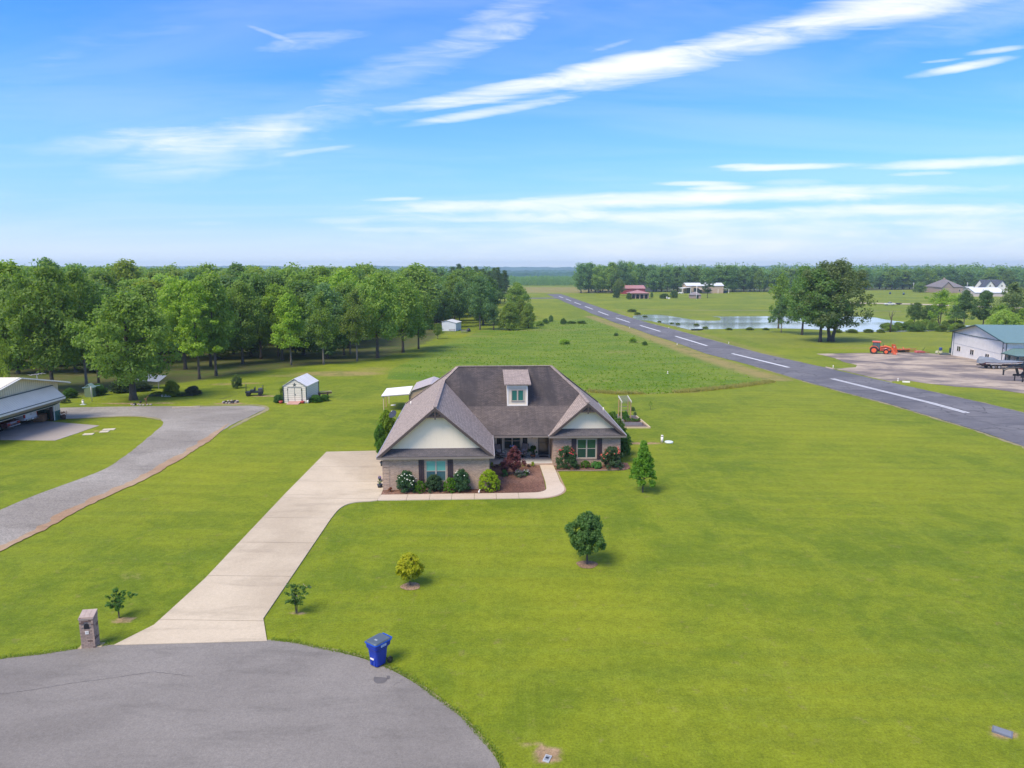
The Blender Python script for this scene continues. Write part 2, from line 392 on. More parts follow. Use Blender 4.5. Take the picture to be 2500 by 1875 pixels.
dry = mx_(dry, line([(1905, 870), (1780, 835), (1660, 800), (1560, 775), (1500, 755)], 2.2, 2.2) * .6)
dry = mx_(dry, sm(P[:, 1], 560, 640) * sm(P[:, 1], 960, 820) * sm(np.abs(P[:, 0] - 50), 110, 30) * .8)
rf = sm(P[:, 1], 162, 176) * sm(P[:, 1], 232, 222) * sm(P[:, 0], 60, 64)          # rough field in front of the pond
dry = mx_(dry, rf * .42); dry = mx_(dry, blob(2120, 850, 22, 3.4) * .6); dry = mx_(dry, blob(1960, 848, 10, 4) * .5)
dry = mx_(dry, sm(P[:, 1], 300, 312) * sm(P[:, 1], 345, 330) * sm(P[:, 0], 60, 70) * .45)
dry = mx_(dry, sm(P[:, 0], 57.5, 58.5) * sm(P[:, 0], 66, 60) * sm(P[:, 1], 100, 70) * .25)
dirt = mx_(blob(205 + 95, 985, 5.2, 1.1) * .75, blob(395, 984, 4, 1.0) * .7)
for (px, py, rx, ry, k) in [(563, 985, 3.0, 1.2, .8), (650, 967, 3.4, 1.3, .7), (235, 1052, 1.9, .9, .7), (1575, 1083, 2.4, .5, .8), (1590, 1083, 3.4, .9, .45),
                            (1337, 1843, .75, .55, .9), (1290, 1815, .8, .3, .6), (2449, 1792, .75, .55, .8), (300, 1514, .9, .5, .7), (728, 1498, .75, .45, .75), (1569, 1203, .5, .35, .5),
                            (330, 1405, 1.6, 1.1, .4), (345, 1300, 3.0, 1.4, .3), (420, 1370, 1.2, .7, .3), (2090, 893, 4.5, 3.5, .4), (250, 1585, .6, .4, .7), (330, 955, 5, 3, .3),
                            (905, 1062, 1.5, .8, .25), (765, 1005, 2.5, .7, .3), (1060, 1440, .8, .5, .2), (1180, 1500, .7, .4, .22), (1800, 1720, 1.2, .7, .25), (1850, 1790, 1., .5, .25), (2380, 1640, 1.2, .8, .25), (1270, 1520, .5, .3, .3)]:
    dirt = mx_(dirt, blob(px, py, rx, ry) * k)
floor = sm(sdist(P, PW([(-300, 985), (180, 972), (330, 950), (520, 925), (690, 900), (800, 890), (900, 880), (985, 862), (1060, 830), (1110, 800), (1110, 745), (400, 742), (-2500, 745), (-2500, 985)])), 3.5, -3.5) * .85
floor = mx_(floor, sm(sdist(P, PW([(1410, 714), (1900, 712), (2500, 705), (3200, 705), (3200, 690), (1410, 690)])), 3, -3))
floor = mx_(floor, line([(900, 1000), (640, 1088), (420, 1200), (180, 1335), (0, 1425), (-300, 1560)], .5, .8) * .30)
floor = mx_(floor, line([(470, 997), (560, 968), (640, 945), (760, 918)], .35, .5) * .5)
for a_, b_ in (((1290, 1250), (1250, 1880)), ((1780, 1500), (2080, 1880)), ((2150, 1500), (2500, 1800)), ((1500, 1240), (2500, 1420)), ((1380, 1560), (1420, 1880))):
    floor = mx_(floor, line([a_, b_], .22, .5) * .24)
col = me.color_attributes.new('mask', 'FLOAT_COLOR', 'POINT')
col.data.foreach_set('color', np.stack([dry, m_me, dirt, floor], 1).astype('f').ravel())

def ground_material():
    m = bpy.data.materials.new('grass_ground'); m.use_nodes = True; t = NT(m.node_tree); bs = t.n['Principled BSDF']
    p = t.pos(); at = t.add('ShaderNodeAttribute', attribute_name='mask'); sp = t.add('ShaderNodeSeparateColor'); t.l.new(at.outputs['Color'], sp.inputs[0])
    dry_, mead, dirt_ = sp.outputs; flo = at.outputs['Alpha']
    nb = t.noise(p, .045, 4, .55); nm = t.noise(p, .33, 5, .62, .6); ns = t.noise(p, 2.6, 5, .7); ng = t.noise(p, 11., 4, .75); nf = t.noise(p, 38., 3, .8)
    st = t.noise(t.mapping(p, (.035, .75, 1), (0, 0, R(-5))), 1.0, 3, .6)          # faint mowing passes
    st2 = t.noise(t.mapping(p, (.9, .05, 1), (0, 0, R(-24))), 1.0, 3, .6)
    A = (.160, .200, .009); B = (.106, .152, .007); Yl = (.215, .238, .012); Gp = (.135, .165, .026)
    c = t.mix(t.maprange(nm, .36, .64), A, B)
    c = t.mix(t.m('MULTIPLY', t.maprange(nb, .4, .66), .75), c, Yl)
    c = t.mix(t.m('MULTIPLY', t.maprange(ns, .52, .75), .35), c, Gp)
    c = t.mix(t.m('MULTIPLY', t.maprange(st, .48, .66), .34), c, (.115, .165, .014))
    c = t.mix(t.m('MULTIPLY', t.maprange(st2, .5, .7), .22), c, (.210, .245, .022))
    # dry flecks thinly scattered in the lawn
    c = t.mix(t.m('MULTIPLY', t.maprange(t.noise(p, 1.1, 5, .75), .57, .72), .55), c, (.21, .18, .06))
    # meadow: taller, bluer green with olive and straw patches
    mc = t.mix(t.maprange(t.noise(t.mapping(p, (.10, .16, 1)), 1., 5, .65), .36, .62), (.095, .165, .009), (.155, .205, .018))
    mc = t.mix(t.m('MULTIPLY', t.maprange(t.noise(t.mapping(p, (.5, .9, 1)), 1., 5, .7), .48, .72), .5), mc, (.075, .135, .018))
    mc = t.mix(t.m('MULTIPLY', t.maprange(t.noise(t.mapping(p, (.035, .09, 1)), 1., 4, .6), .55, .72), .55), mc, (.24, .20, .07))
    edge = lambda v, a=.28, b=.72: t.maprange(t.m('ADD', v, t.m('MULTIPLY', t.m('SUBTRACT', t.m('ADD', t.m('MULTIPLY', ns, .5), t.m('MULTIPLY', nm, .5)), .5), 1.6)), a, b)
    c = t.mix(t.maprange(t.m('ADD', mead, t.m('MULTIPLY', t.m('SUBTRACT', ns, .5), .5)), .4, .6), c, mc)
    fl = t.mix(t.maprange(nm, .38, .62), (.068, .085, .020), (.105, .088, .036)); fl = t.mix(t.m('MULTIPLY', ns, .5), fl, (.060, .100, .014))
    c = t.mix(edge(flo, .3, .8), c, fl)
    dc = t.mix(ns, (.33, .25, .095), (.20, .17, .050)); dc = t.mix(t.maprange(nm, .45, .7), dc, (.15, .16, .035))
    c = t.mix(t.m('MULTIPLY', edge(dry_, .25, .85), t.m('ADD', .35, t.m('MULTIPLY', dry_, .65))), c, dc)
    di = t.mix(ns, (.27, .165, .085), (.33, .24, .14))
    c = t.mix(t.m('MULTIPLY', edge(dirt_, .35, .8), t.m('MINIMUM', t.m('MULTIPLY', dirt_, 1.6), 1.0)), c, di)
    gr = t.m('ADD', t.m('MULTIPLY', ng, .55), t.m('MULTIPLY', nf, .45))
    k = t.maprange(gr, .3, .7, .45, 1.55, False)
    k = t.m('MULTIPLY', k, t.maprange(ns, .3, .7, .80, 1.20, False))
    sx = t.add('ShaderNodeSeparateXYZ'); t.l.new(p, sx.inputs[0])
    ph = t.m('ADD', t.m('MULTIPLY', t.m('ADD', sx.outputs[1], t.m('MULTIPLY', sx.outputs[0], .12)), 3.3), t.m('MULTIPLY', t.noise(p, .12, 2), 7.0))
    k = t.m('MULTIPLY', k, t.m('ADD', 1.0, t.m('MULTIPLY', t.m('SINE', ph), t.maprange(nb, .35, .6, .012, .05))))
    mx = t.add('ShaderNodeVectorMath', operation='SCALE'); t.l.new(c, mx.inputs[0]); t.l.new(k, mx.inputs['Scale'])
    t.l.new(mx.outputs[0], bs.inputs['Base Color']); bs.inputs['Roughness'].default_value = .85; bs.inputs['Specular IOR Level'].default_value = .15
    b = t.add('ShaderNodeBump'); b.inputs['Distance'].default_value = .07; b.inputs['Strength'].default_value = .55
    t.l.new(t.m('ADD', t.m('MULTIPLY', ng, .6), t.m('ADD', t.m('MULTIPLY', nf, .35), ns)), b.inputs['Height']); t.l.new(b.outputs[0], bs.inputs['Normal'])
    return m
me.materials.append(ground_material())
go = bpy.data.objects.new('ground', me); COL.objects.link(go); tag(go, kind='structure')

# ---------------------------------------------------------------- flush sheets that follow the ground
import bmesh
from mathutils.geometry import tessellate_polygon
def densify(pts, step, jit=0., seed=0, closed=True):
    rnd = random.Random(seed); out = []; n = len(pts)
    for i in range(n if closed else n - 1):
        a = Vector(pts[i][:2]); b = Vector(pts[(i + 1) % n][:2]); L = (b - a).length; k = max(1, int(L / step))
        nr = Vector((-(b - a).y, (b - a).x)).normalized() if L > 0 else Vector((0, 0))
        for j in range(k):
            q = a.lerp(b, j / k)
            if jit and j: q = q + nr * rnd.uniform(-jit, jit)
            out.append((q.x, q.y))
    if not closed: out.append(tuple(pts[-1][:2]))
    return out
def sheet_mesh(name, polys, off, material, thick=0.03, zf=None):
    bm = bmesh.new()
    for pts in polys:
        vs = [bm.verts.new((p[0], p[1], 0)) for p in pts]
        for tr in tessellate_polygon([[Vector((p[0], p[1], 0)) for p in pts]]):
            try: bm.faces.new([vs[i] for i in tr])
            except ValueError: pass
    y0 = min(v.co.y for v in bm.verts); y1 = max(v.co.y for v in bm.verts)
    for k in KY:
        if y0 < k < y1: bmesh.ops.bisect_plane(bm, geom=bm.verts[:] + bm.edges[:] + bm.faces[:], plane_co=(0, k, 0), plane_no=(0, 1, 0), dist=1e-5)
    for v in bm.verts: v.co.z = (zf or g)(v.co.y) + off
    bmesh.ops.recalc_face_normals(bm, faces=bm.faces[:])
    for f in bm.faces:
        if f.normal.z < 0: f.normal_flip()
    if thick:
        be = [e for e in bm.edges if e.is_boundary]
        r = bmesh.ops.extrude_edge_only(bm, edges=be)
        for v in r['geom']:
            if isinstance(v, bmesh.types.BMVert): v.co.z -= thick
    me = bpy.data.meshes.new(name); bm.to_mesh(me); bm.free(); me.materials.append(material)
    uvl = me.uv_layers.new(name='UVMap'); co = []
    for l in me.loops: q = me.vertices[l.vertex_index].co; co += [q.x, q.y]
    uvl.data.foreach_set('uv', co); return me
def sheet(name, polys, off, material, thick=.03, parent=None, kind='structure', label=None, cat=None, group=None, zf=None):
    if polys and not isinstance(polys[0][0], (list, tuple)): polys = [polys]
    o = bpy.data.objects.new(name, sheet_mesh(name, polys, off, material, thick, zf)); COL.objects.link(o)
    if parent: o.parent = parent; kind = None
    return tag(o, label, cat, group, kind)
def px(pts): return [tuple(W(x, y)[:2]) for x, y in pts]
def curve(pts, n=6):
    """Catmull-Rom through points (open)"""
    out = []; P_ = [pts[0]] + list(pts) + [pts[-1]]
    for i in range(1, len(P_) - 2):
        p0, p1, p2, p3 = [np.array(P_[i + k][:2], float) for k in (-1, 0, 1, 2)]
        for j in range(n):
            t = j / n; out.append(tuple(.5 * ((2 * p1) + (-p0 + p2) * t + (2 * p0 - 5 * p1 + 4 * p2 - p3) * t * t + (-p0 + 3 * p1 - 3 * p2 + p3) * t ** 3)))
    out.append(tuple(pts[-1][:2])); return out

def road_material(name, A, B, patch, crack=0., grain=.16, gs=30., red=0.):
    m = bpy.data.materials.new(name); m.use_nodes = True; t = NT(m.node_tree); bs = t.n['Principled BSDF']; p = t.pos()
    nb = t.noise(t.mapping(p, (.12, .12, 1)), 1., 4, .6, .5); nm = t.noise(t.mapping(p, (.25, 1.1, 1)), 1., 5, .65, .5); ng = t.noise(p, gs, 3, .8); nf = t.noise(p, gs * .3, 4, .7)
    c = t.mix(t.maprange(nb, .35, .65), A, B)
    c = t.mix(t.m('MULTIPLY', t.maprange(nm, .48, .72), patch), c, tuple(x * .6 for x in A))
    if crack:
        for (sc, w_, rt) in ((.13, .018, .3), (.3, .03, .9)):
            vo = t.add('ShaderNodeTexVoronoi', feature='DISTANCE_TO_EDGE'); vo.inputs['Scale'].default_value = sc
            nz = t.add('ShaderNodeTexNoise'); nz.inputs['Scale'].default_value = .8; nz.inputs['Detail'].default_value = 4; t.l.new(p, nz.inputs['Vector'])
            ad = t.add('ShaderNodeVectorMath', operation='MULTIPLY_ADD'); t.l.new(nz.outputs['Color'], ad.inputs[0]); ad.inputs[1].default_value = (1.6, 1.6, 0); t.l.new(p, ad.inputs[2])
            t.l.new(t.mapping(ad.outputs[0], (1, .6, 1), (0, 0, rt)), vo.inputs['Vector'])
            ck = t.maprange(vo.outputs['Distance'], w_ * sc * 2.2, w_ * sc * .6)
            ck = t.m('MULTIPLY', ck, t.maprange(nb, .42, .6))
            c = t.mix(t.m('MULTIPLY', ck, crack), c, tuple(x * .35 for x in A))
    k = t.m('MULTIPLY', t.maprange(ng, .3, .7, 1 - grain, 1 + grain, False), t.maprange(nf, .3, .7, .93, 1.07, False))
    mx = t.add('ShaderNodeVectorMath', operation='SCALE'); t.l.new(c, mx.inputs[0]); t.l.new(k, mx.inputs['Scale'])
    t.l.new(mx.outputs[0], bs.inputs['Base Color']); bs.inputs['Roughness'].default_value = .85; bs.inputs['Specular IOR Level'].default_value = .25
    b = t.add('ShaderNodeBump'); b.inputs['Distance'].default_value = .012; b.inputs['Strength'].default_value = .6
    t.l.new(ng, b.inputs['Height']); t.l.new(b.outputs[0], bs.inputs['Normal'])
    return m
ASPH = road_material('asphalt_cul_de_sac', (.172, .155, .136), (.216, .196, .172), .36, 0, .20, 18)
RUNW = road_material('asphalt_runway', (.108, .104, .112), (.165, .158, .162), .75, .8, .14, 12)
APRON = road_material('apron_paving', (.155, .128, .118), (.430, .345, .255), .9, .0, .12, 14)
CONC = road_material('concrete', (.41, .335, .236), (.51, .425, .305), .34, 0, .07, 22)
CONCS = road_material('concrete_slab_side', (.30, .26, .225), (.36, .31, .27), .25, 0, .07, 22)
CONCW = road_material('concrete_walk', (.47, .375, .280), (.53, .44, .34), .25, 0, .06, 22)
GRAV = road_material('gravel', (.225, .200, .168), (.300, .272, .232), .5, 0, .42, 11)
DIRT = road_material('bare_earth', (.30, .190, .110), (.36, .26, .16), .3, 0, .16, 9)
SAND = road_material('sandy_edge', (.27, .235, .12), (.20, .19, .07), .3, 0, .2, 9)
MULCH = road_material('mulch', (.115, .056, .038), (.215, .120, .085), .6, 0, .8, 11)
MULCHG = road_material('mulch_grey', (.120, .090, .080), (.150, .110, .100), .5, 0, .5, 12)
PAINT = mat('road_paint', (.62, .62, .62), .7, var=.22, scale=2.5)

# cul-de-sac in front
arc = curve(px([(-40, 1624), (0, 1613), (100, 1600), (215, 1583), (280, 1576), (400, 1566), (560, 1564), (652, 1565), (740, 1576), (870, 1605), (960, 1640), (1060, 1702), (1140, 1768), (1190, 1825), (1222, 1880), (1236, 1960)]))
arc = arc + [(6.2, 17.0), (6.0, 14), (3, 8), (-5, 3), (-30, 3), (-40, 20)]
arcd = densify(arc, .35, .035, 3)
sheet('road', arcd, .035, ASPH, .06)
def crack(pts, w, seed, mt=None):
    rs = random.Random(seed); c = curve(px(pts), 10); c = [(x + rs.uniform(-.02, .02), y + rs.uniform(-.03, .03)) for x, y in c]
    l = [(x, y + w * rs.uniform(.3, 1)) for x, y in c]; r = [(x, y - w * rs.uniform(.3, 1)) for x, y in c]
    sheet('road_crack', l + r[::-1], .041, mt or CRK, 0)
CRK = mat('crack', (.075, .070, .070), .9)
crack([(0, 1698), (60, 1690), (130, 1678), (200, 1668), (270, 1658), (330, 1649), (380, 1644), (430, 1650), (470, 1655)], .014, 1)
crack([(505, 1566), (490, 1590), (470, 1615), (455, 1640), (440, 1652)], .010, 2)
crack([(985, 1660), (975, 1668), (962, 1675), (955, 1682)], .010, 3)
for q in ([(914, 1655), (945, 1658), (938, 1670), (920, 1672), (912, 1664)], [(944, 1654), (952, 1653), (951, 1660), (945, 1661)]):
    sheet('oil_stain', densify(curve(px(q + [q[0]]), 4)[:-1], .1, .015, 3), .040, mat('oil_stain', (.11, .10, .095), .8), 0)
# thin worn sandy fringe between grass and asphalt
fr = curve(px([(-40, 1622), (0, 1611), (100, 1598), (215, 1581), (262, 1576)])); sheet('road_edge', densify([(x - .02, y + .09) for x, y in fr] + fr[::-1], .2, .05, 8), .012, SAND, 0)
fr = curve(px([(655, 1564), (740, 1574), (870, 1602), (960, 1637), (1060, 1699), (1140, 1765), (1190, 1822), (1222, 1880)])); sheet('road_edge', densify(fr + [(x + .07, y + .06) for x, y in fr][::-1], .2, .06, 9), .012, SAND, 0)

# house frame: local (u right along the front, v away from the camera)
HTH = R(2.5); HO = Vector((-9.39, 49.85)); hc, hs = math.cos(HTH), math.sin(HTH)
def H2W(u, v): return (HO.x + u * hc - v * hs, HO.y + u * hs + v * hc)

# driveway of separate poured slabs
def clip(poly, n, c):
    out = []
    for i in range(len(poly)):
        a, b = poly[i], poly[(i + 1) % len(poly)]
        da = a[0] * n[0] + a[1] * n[1] - c; db = b[0] * n[0] + b[1] * n[1] - c
        if da >= 0: out.append(a)
        if (da >= 0) != (db >= 0): t = da / (da - db); out.append((a[0] + (b[0] - a[0]) * t, a[1] + (b[1] - a[1]) * t))
    return out
fil = curve(px([(905, 1226), (872, 1228), (845, 1234), (826, 1246), (808, 1268)]), 4)
drive = px([(278, 1578), (376, 1528), (500, 1415), (700, 1203), (797, 1105)]) + [tuple(H2W(-.02, 11.5)), tuple(H2W(-.02, -1.05)), tuple(H2W(-.1, -2.35))] + fil + px([(643, 1513), (652, 1568)])
drv = empty('driveway', (0, 0, 0)); tag(drv, kind='structure')
nrm = (math.sin(R(-1.5)) * -1, math.cos(R(-1.5)))
js = [20, 30.05, 34.8, 39.4, 43.6, 47.6, 51.6, 55.6, 70]
for a, b in zip(js[:-1], js[1:]):
    q = clip(clip(drive, nrm, a + .022), (-nrm[0], -nrm[1]), -(b - .022))
    if len(q) > 2: sheet('slab', q, .055, CONC, .09, parent=drv)
sheet('driveway_joint', [(x, y) for x, y in drive], .012, mat('joint', (.10, .09, .08), .9), 0, parent=drv)

# front walk
wk = empty('walkway'); tag(wk, kind='structure')
def arcpts(cx, cy, r, a0, a1, n=10): return [(cx + r * math.cos(R(a0 + (a1 - a0) * i / n)), cy + r * math.sin(R(a0 + (a1 - a0) * i / n))) for i in range(n + 1)]
us = [-.08, 1.9, 3.5, 5.05, 6.65, 8.2, 9.8]
for a, b in zip(us[:-1], us[1:]): sheet('slab', [H2W(a + .012, -2.32), H2W(b - .012, -2.32), H2W(b - .012, -1.12), H2W(a + .012, -1.12)], .055, CONCW, .09, parent=wk)
bend = [(9.812, -1.12), (9.812, -2.32), (11.0, -2.32)] + arcpts(11.05, -.12, 2.2, -88, 0) + [(13.25, .3), (13.12, 1.55), (12.0, 1.55), (11.93, .0)] + arcpts(10.9, -.05, 1.03, 0, -88)
sheet('slab', [H2W(*q) for q in bend], .055, CONCW, .09, parent=wk)
for a, b, l0, l1, r0, r1 in ((1.57, 3.9, 12.0, 11.98, 13.12, 13.1), (3.92, 6.28, 11.98, 11.95, 13.1, 13.05)):
    sheet('slab', [H2W(l0, a), H2W(r0, a), H2W(r1, b), H2W(l1, b)], .055, CONCW, .09, parent=wk)
sheet('soil_edge', [H2W(*q) for q in [(11.05, -2.40)] + arcpts(11.05, -.12, 2.32, -88, 0) + [(13.35, .3), (13.2, 6.2), (13.12, 6.2), (13.2, .3)] + arcpts(11.05, -.12, 2.2, 0, -88)], .02, DIRT, 0, kind='structure')

# mulch beds
sheet('mulch_bed', densify([H2W(*q) for q in [(-.05, -1.06), (10.9, -1.06)] + arcpts(10.9, -.05, .97, -88, 0, 6) + [(11.94, 2), (11.93, 6.2), (7.7, 6.2), (7.7, -.0), (-.05, .0)]], .4, .02, 4), .045, MULCH, .05)
sheet('mulch_bed', densify([H2W(*q) for q in [(13.15, 4.45), (18.6, 4.45), (19.2, 4.9), (19.3, 6.5), (18.6, 6.6), (18.6, 6.0), (13.1, 6.0)]], .4, .04, 5), .045, MULCH, .05)

# gravel drive with bare earth shoulders
gv = px([(158, 996), (339, 993), (500, 993), (600, 991), (628, 992), (645, 995), (648, 999), (636, 1005), (600, 1022), (565, 1038), (500, 1080), (452, 1111), (395, 1145), (339, 1176), (262, 1212), (181, 1252), (90, 1300), (0, 1345), (-120, 1405), (-330, 1500), (-330, 1400), (-120, 1300), (0, 1247), (80, 1213), (147, 1188), (210, 1165), (262, 1143), (300, 1118), (339, 1088), (375, 1058), (396, 1040), (398, 1030), (388, 1025), (362, 1020), (310, 1017), (260, 1018), (205, 1021), (158, 1023), (60, 1023), (20, 1005)])
sheet('gravel_drive', densify(curve(gv + [gv[0]], 3)[:-1], .5, .07, 6), .032, GRAV, .04)
es = curve(px([(560, 1034), (500, 1078), (452, 1108), (395, 1142), (339, 1173), (262, 1208), (181, 1247), (90, 1296), (0, 1340), (-120, 1400)]), 5)
ws = [0.15, .5, .95, 1.15, 1.0, .8, .95, .7, .9, .8, .9, 1., .9, .85, .8]
def shoulder(es, w0, seed, inner=.5):
    rnd = random.Random(seed); outp = []; inp = []
    for i, p in enumerate(es):
        a = Vector(es[max(i - 1, 0)]); b = Vector(es[min(i + 1, len(es) - 1)]); n = Vector((-(b - a).y, (b - a).x)).normalized()
        e = min(1, i / 4, (len(es) - 1 - i) / 3 + .3); w = w0 * e * rnd.uniform(.75, 1.2)
        outp.append((p[0] + n.x * w, p[1] + n.y * w)); inp.append((p[0] - n.x * inner * e * rnd.uniform(.3, 1.5), p[1] - n.y * inner * e * rnd.uniform(.3, 1.5)))
    return outp + inp[::-1]
sheet('dirt_shoulder', densify(shoulder(es, .42, 2, .42), .25, .07, 12), .045, DIRT, 0)
tp = curve(px([(470, 991), (560, 989), (628, 989), (650, 993), (655, 1000), (640, 1009), (600, 1028), (560, 1050)]), 5)
sheet('dirt_shoulder', densify(shoulder(tp, -.45, 7, -.1), .3, .08, 13), .022, SAND, 0)
tp = curve(px([(160, 1024), (205, 1022), (260, 1020), (320, 1018), (365, 1021), (392, 1027)]), 5)
sheet('dirt_shoulder', densify(shoulder(tp, .35, 9, .2), .3, .08, 13), .037, SAND, 0)

# concrete pad at the hangar, runway, apron, pond
sheet('concrete_pad', px([(110, 1029), (150, 1032), (243, 1040), (190, 1058), (135, 1076), (0, 1075)]) + [(-48.6, 60), (-62, 60), (-62, 75)], .03, CONCS, .06)
def runx0(y, side): return 54.2 - .035 * y + side
rl = [(runx0(y, -5.6 + .25 * math.sin(y * .11)), y) for y in range(40, 585, 8)]; rr = [(runx0(y, 6.35), y) for y in range(584, 38, -8)]
sheet('runway', densify(rl + rr, 2., .10, 21), .05, RUNW, .08)
rw = [o for o in COL.objects if o.name == 'runway'][0]
sheet('runway_edge', densify([(x - .42, y) for x, y in rl if y < 130] + [(x + .02, y) for x, y in rl if y < 130][::-1], .6, .2, 31), .02, SAND, 0)
sheet('runway_edge', densify([(x - .02, y) for x, y in rr if y < 102] + [(x + .3, y) for x, y in rr if y < 102][::-1], .8, .2, 32), .02, SAND, 0)
sheet('runway_edge', densify([(x - .02, y) for x, y in rr if 130 < y < 330] + [(x + .5, y) for x, y in rr if 130 < y < 330][::-1], 2, .2, 33), .02, SAND, 0)
Y0 = 78.5; k = 0
while Y0 < 520:
    L = 31.5 if k == 0 else 29.5
    if k == 0:
        for s_ in (-.32, .14): sheet('centre_line', [(54.02 - .035 * Y0 + s_, Y0), (54.02 - .035 * Y0 + s_ + .26, Y0), (54.02 - .035 * (Y0 + L) + s_ + .26, Y0 + L), (54.02 - .035 * (Y0 + L) + s_, Y0 + L)], .06, PAINT, 0, parent=rw)
    else:
        w_ = .32
        sheet('centre_line', [(54.02 - .035 * Y0 - w_, Y0), (54.02 - .035 * Y0 + w_, Y0), (54.02 - .035 * (Y0 + L) + w_, Y0 + L), (54.02 - .035 * (Y0 + L) - w_, Y0 + L)], .062 + .00008 * Y0, PAINT, 0, parent=rw)
    Y0 += 47.6; k += 1
# dark taxiway stub at the far end, taxiway dark patches
sheet('taxiway', densify([(runx0(500, -5.7), 497), (runx0(500, -5.7), 512), (10, 508), (-10, 500), (-10, 494), (12, 494)], 3, .4, 3), .04, RUNW, .05)
ap = px([(2017, 902.7), (2090, 897), (2092, 891), (2063, 885), (2036, 874), (1994, 864), (2220, 860.7), (2266, 862.9), (2315, 866)]) + [(130, 158), (130, 92)] + px([(2500, 961), (2415, 948.8), (2334, 944.8), (2252, 935.3), (2212, 928.5), (2176, 931.7)]) + [(57.5, 106), (57.0, 128)]
sheet('apron', densify(ap, 1.2, .12, 41), .042, APRON, .06)

def water_material():
    m = bpy.data.materials.new('pond_water'); m.use_nodes = True; t = NT(m.node_tree); bs = t.n['Principled BSDF']; p = t.pos()
    bs.inputs['Base Color'].default_value = (.34, .38, .40, 1); bs.inputs['Roughness'].default_value = .05; bs.inputs['IOR'].default_value = 1.33; bs.inputs['Specular IOR Level'].default_value = .9
    b = t.add('ShaderNodeBump'); b.inputs['Distance'].default_value = .012; b.inputs['Strength'].default_value = .3
    t.l.new(t.noise(t.mapping(p, (.5, 1.6, 1)), 1., 3), b.inputs['Height']); t.l.new(b.outputs[0], bs.inputs['Normal'])
    return m
WATER = water_material()
pond = curve(px([(1552, 769.5), (1603, 768.6), (1644, 773), (1685, 780), (1712, 782.7), (1755, 782.7), (1758, 776), (1739, 773.5), (1780, 773), (1888, 772.4), (2010, 772.5), (2125, 774.6), (2165, 781), (2205, 786), (2300, 792), (2420, 797), (2560, 797), (2560, 806), (2400, 807.5), (2320, 807), (2196, 811), (2144, 810), (2063, 810), (1986, 804.4), (1888, 801.7), (1800, 803), (1723, 804.4), (1693, 807), (1644, 796), (1590, 784), (1562, 782), (1545, 775), (1552, 769.5)]), 3)[:-1]
sheet('pond_water', densify(pond, 2.5, .35, 51), .05, WATER, 0)
# far roads and light tracks
sheet('far_road', [tuple(W(1903, 738.5)[:2]), tuple(W(2075, 741)[:2]), tuple(W(2225, 744)[:2]), tuple(W(2560, 756)[:2]), tuple(W(2560, 753.6)[:2]), tuple(W(2225, 741.6)[:2]), tuple(W(2075, 738.8)[:2]), tuple(W(1903, 736.6)[:2])], .12, CONC, 0)
sheet('grass_track', [tuple(W(*q)[:2]) for q in [(1560, 757.5), (1900, 759), (2200, 761), (2200, 760), (1900, 757.8), (1560, 756.6)]], .10, SAND, 0)

# ---------------------------------------------------------------- far hills (one wooded ridge behind another)
def canopy_material(name, A, B, sc):
    m = bpy.data.materials.new(name); m.use_nodes = True; t = NT(m.node_tree); bs = t.n['Principled BSDF']; p = t.pos()
    n = t.noise(p, sc, 5, .7); n2 = t.noise(p, sc * .12, 3)
    c = t.mix(t.maprange(n, .35, .65), A, B); c = t.mix(t.m('MULTIPLY', t.maprange(n2, .4, .6), .6), c, tuple(x * .7 for x in A))
    t.l.new(c, bs.inputs['Base Color']); bs.inputs['Roughness'].default_value = .9; bs.inputs['Specular IOR Level'].default_value = .1
    b = t.add('ShaderNodeBump'); b.inputs['Distance'].default_value = 6.; t.l.new(n, b.inputs['Height']); t.l.new(b.outputs[0], bs.inputs['Normal'])
    return m
CANF = canopy_material('wooded_hill', (.032, .090, .060), (.058, .13, .078), .05)
def hill(yd, depth, prof, step, bump, seed):
    """prof: (pixel x, crest row) pairs; crest height follows from the distance yd"""
    rs = np.random.RandomState(seed); x0, x1 = -1.05 * yd, 1.05 * yd; n = int((x1 - x0) / step); X_ = np.linspace(x0, x1, n)
    pxs = CXP + X_ / yd * FPX; crest = CAMH + (HORIZ - np.interp(pxs, [p[0] for p in prof], [p[1] for p in prof])) / FPX * yd * 1.02
    rows = []; fr = [(-depth, -45, 0), (-depth * .72, .45, .6), (-depth * .4, .72, .9), (-depth * .15, .93, 1), (0, 1, 1), (depth * .5, .8, 1)]
    base = g(yd - depth) - 2
    for dy, k_, b_ in fr:
        z = np.where(k_ < 0, base, base + (crest - base) * k_) + rs.rand(n) * bump * b_
        z = z + (np.convolve(rs.rand(n + 8), np.ones(9) / 9, 'valid') - .5) * bump * 2.2 * b_
        rows.append(np.stack([X_ + (rs.rand(n) - .5) * step * .5, yd + dy + (rs.rand(n) - .5) * depth * .05, z], 1))
    V_ = np.concatenate(rows); f = []
    for r in range(len(fr) - 1):
        for i in range(n - 1): f.append((r * n + i, r * n + i + 1, (r + 1) * n + i + 1, (r + 1) * n + i))
    me = bpy.data.meshes.new('hills'); me.from_pydata(V_.tolist(), [], f); me.materials.append(CANF)
    o = bpy.data.objects.new('hills', me); COL.objects.link(o); tag(o, kind='structure')
hill(5600, 900, [(-600, 650), (420, 651), (560, 650), (640, 649), (760, 653), (862, 653), (868, 648.5), (1000, 651), (1250, 652.5), (1420, 653), (1480, 650), (1530, 647.5), (1600, 650), (1760, 652), (1900, 649), (2000, 651), (2140, 649.5), (2300, 651), (2400, 652.5), (2520, 653), (3200, 652)], 22, 5, 1)
hill(3000, 500, [(-600, 659), (700, 658), (1100, 660), (1250, 661), (1420, 660.5), (1600, 659), (2100, 657), (2500, 658), (3200, 658)], 12, 4, 2)
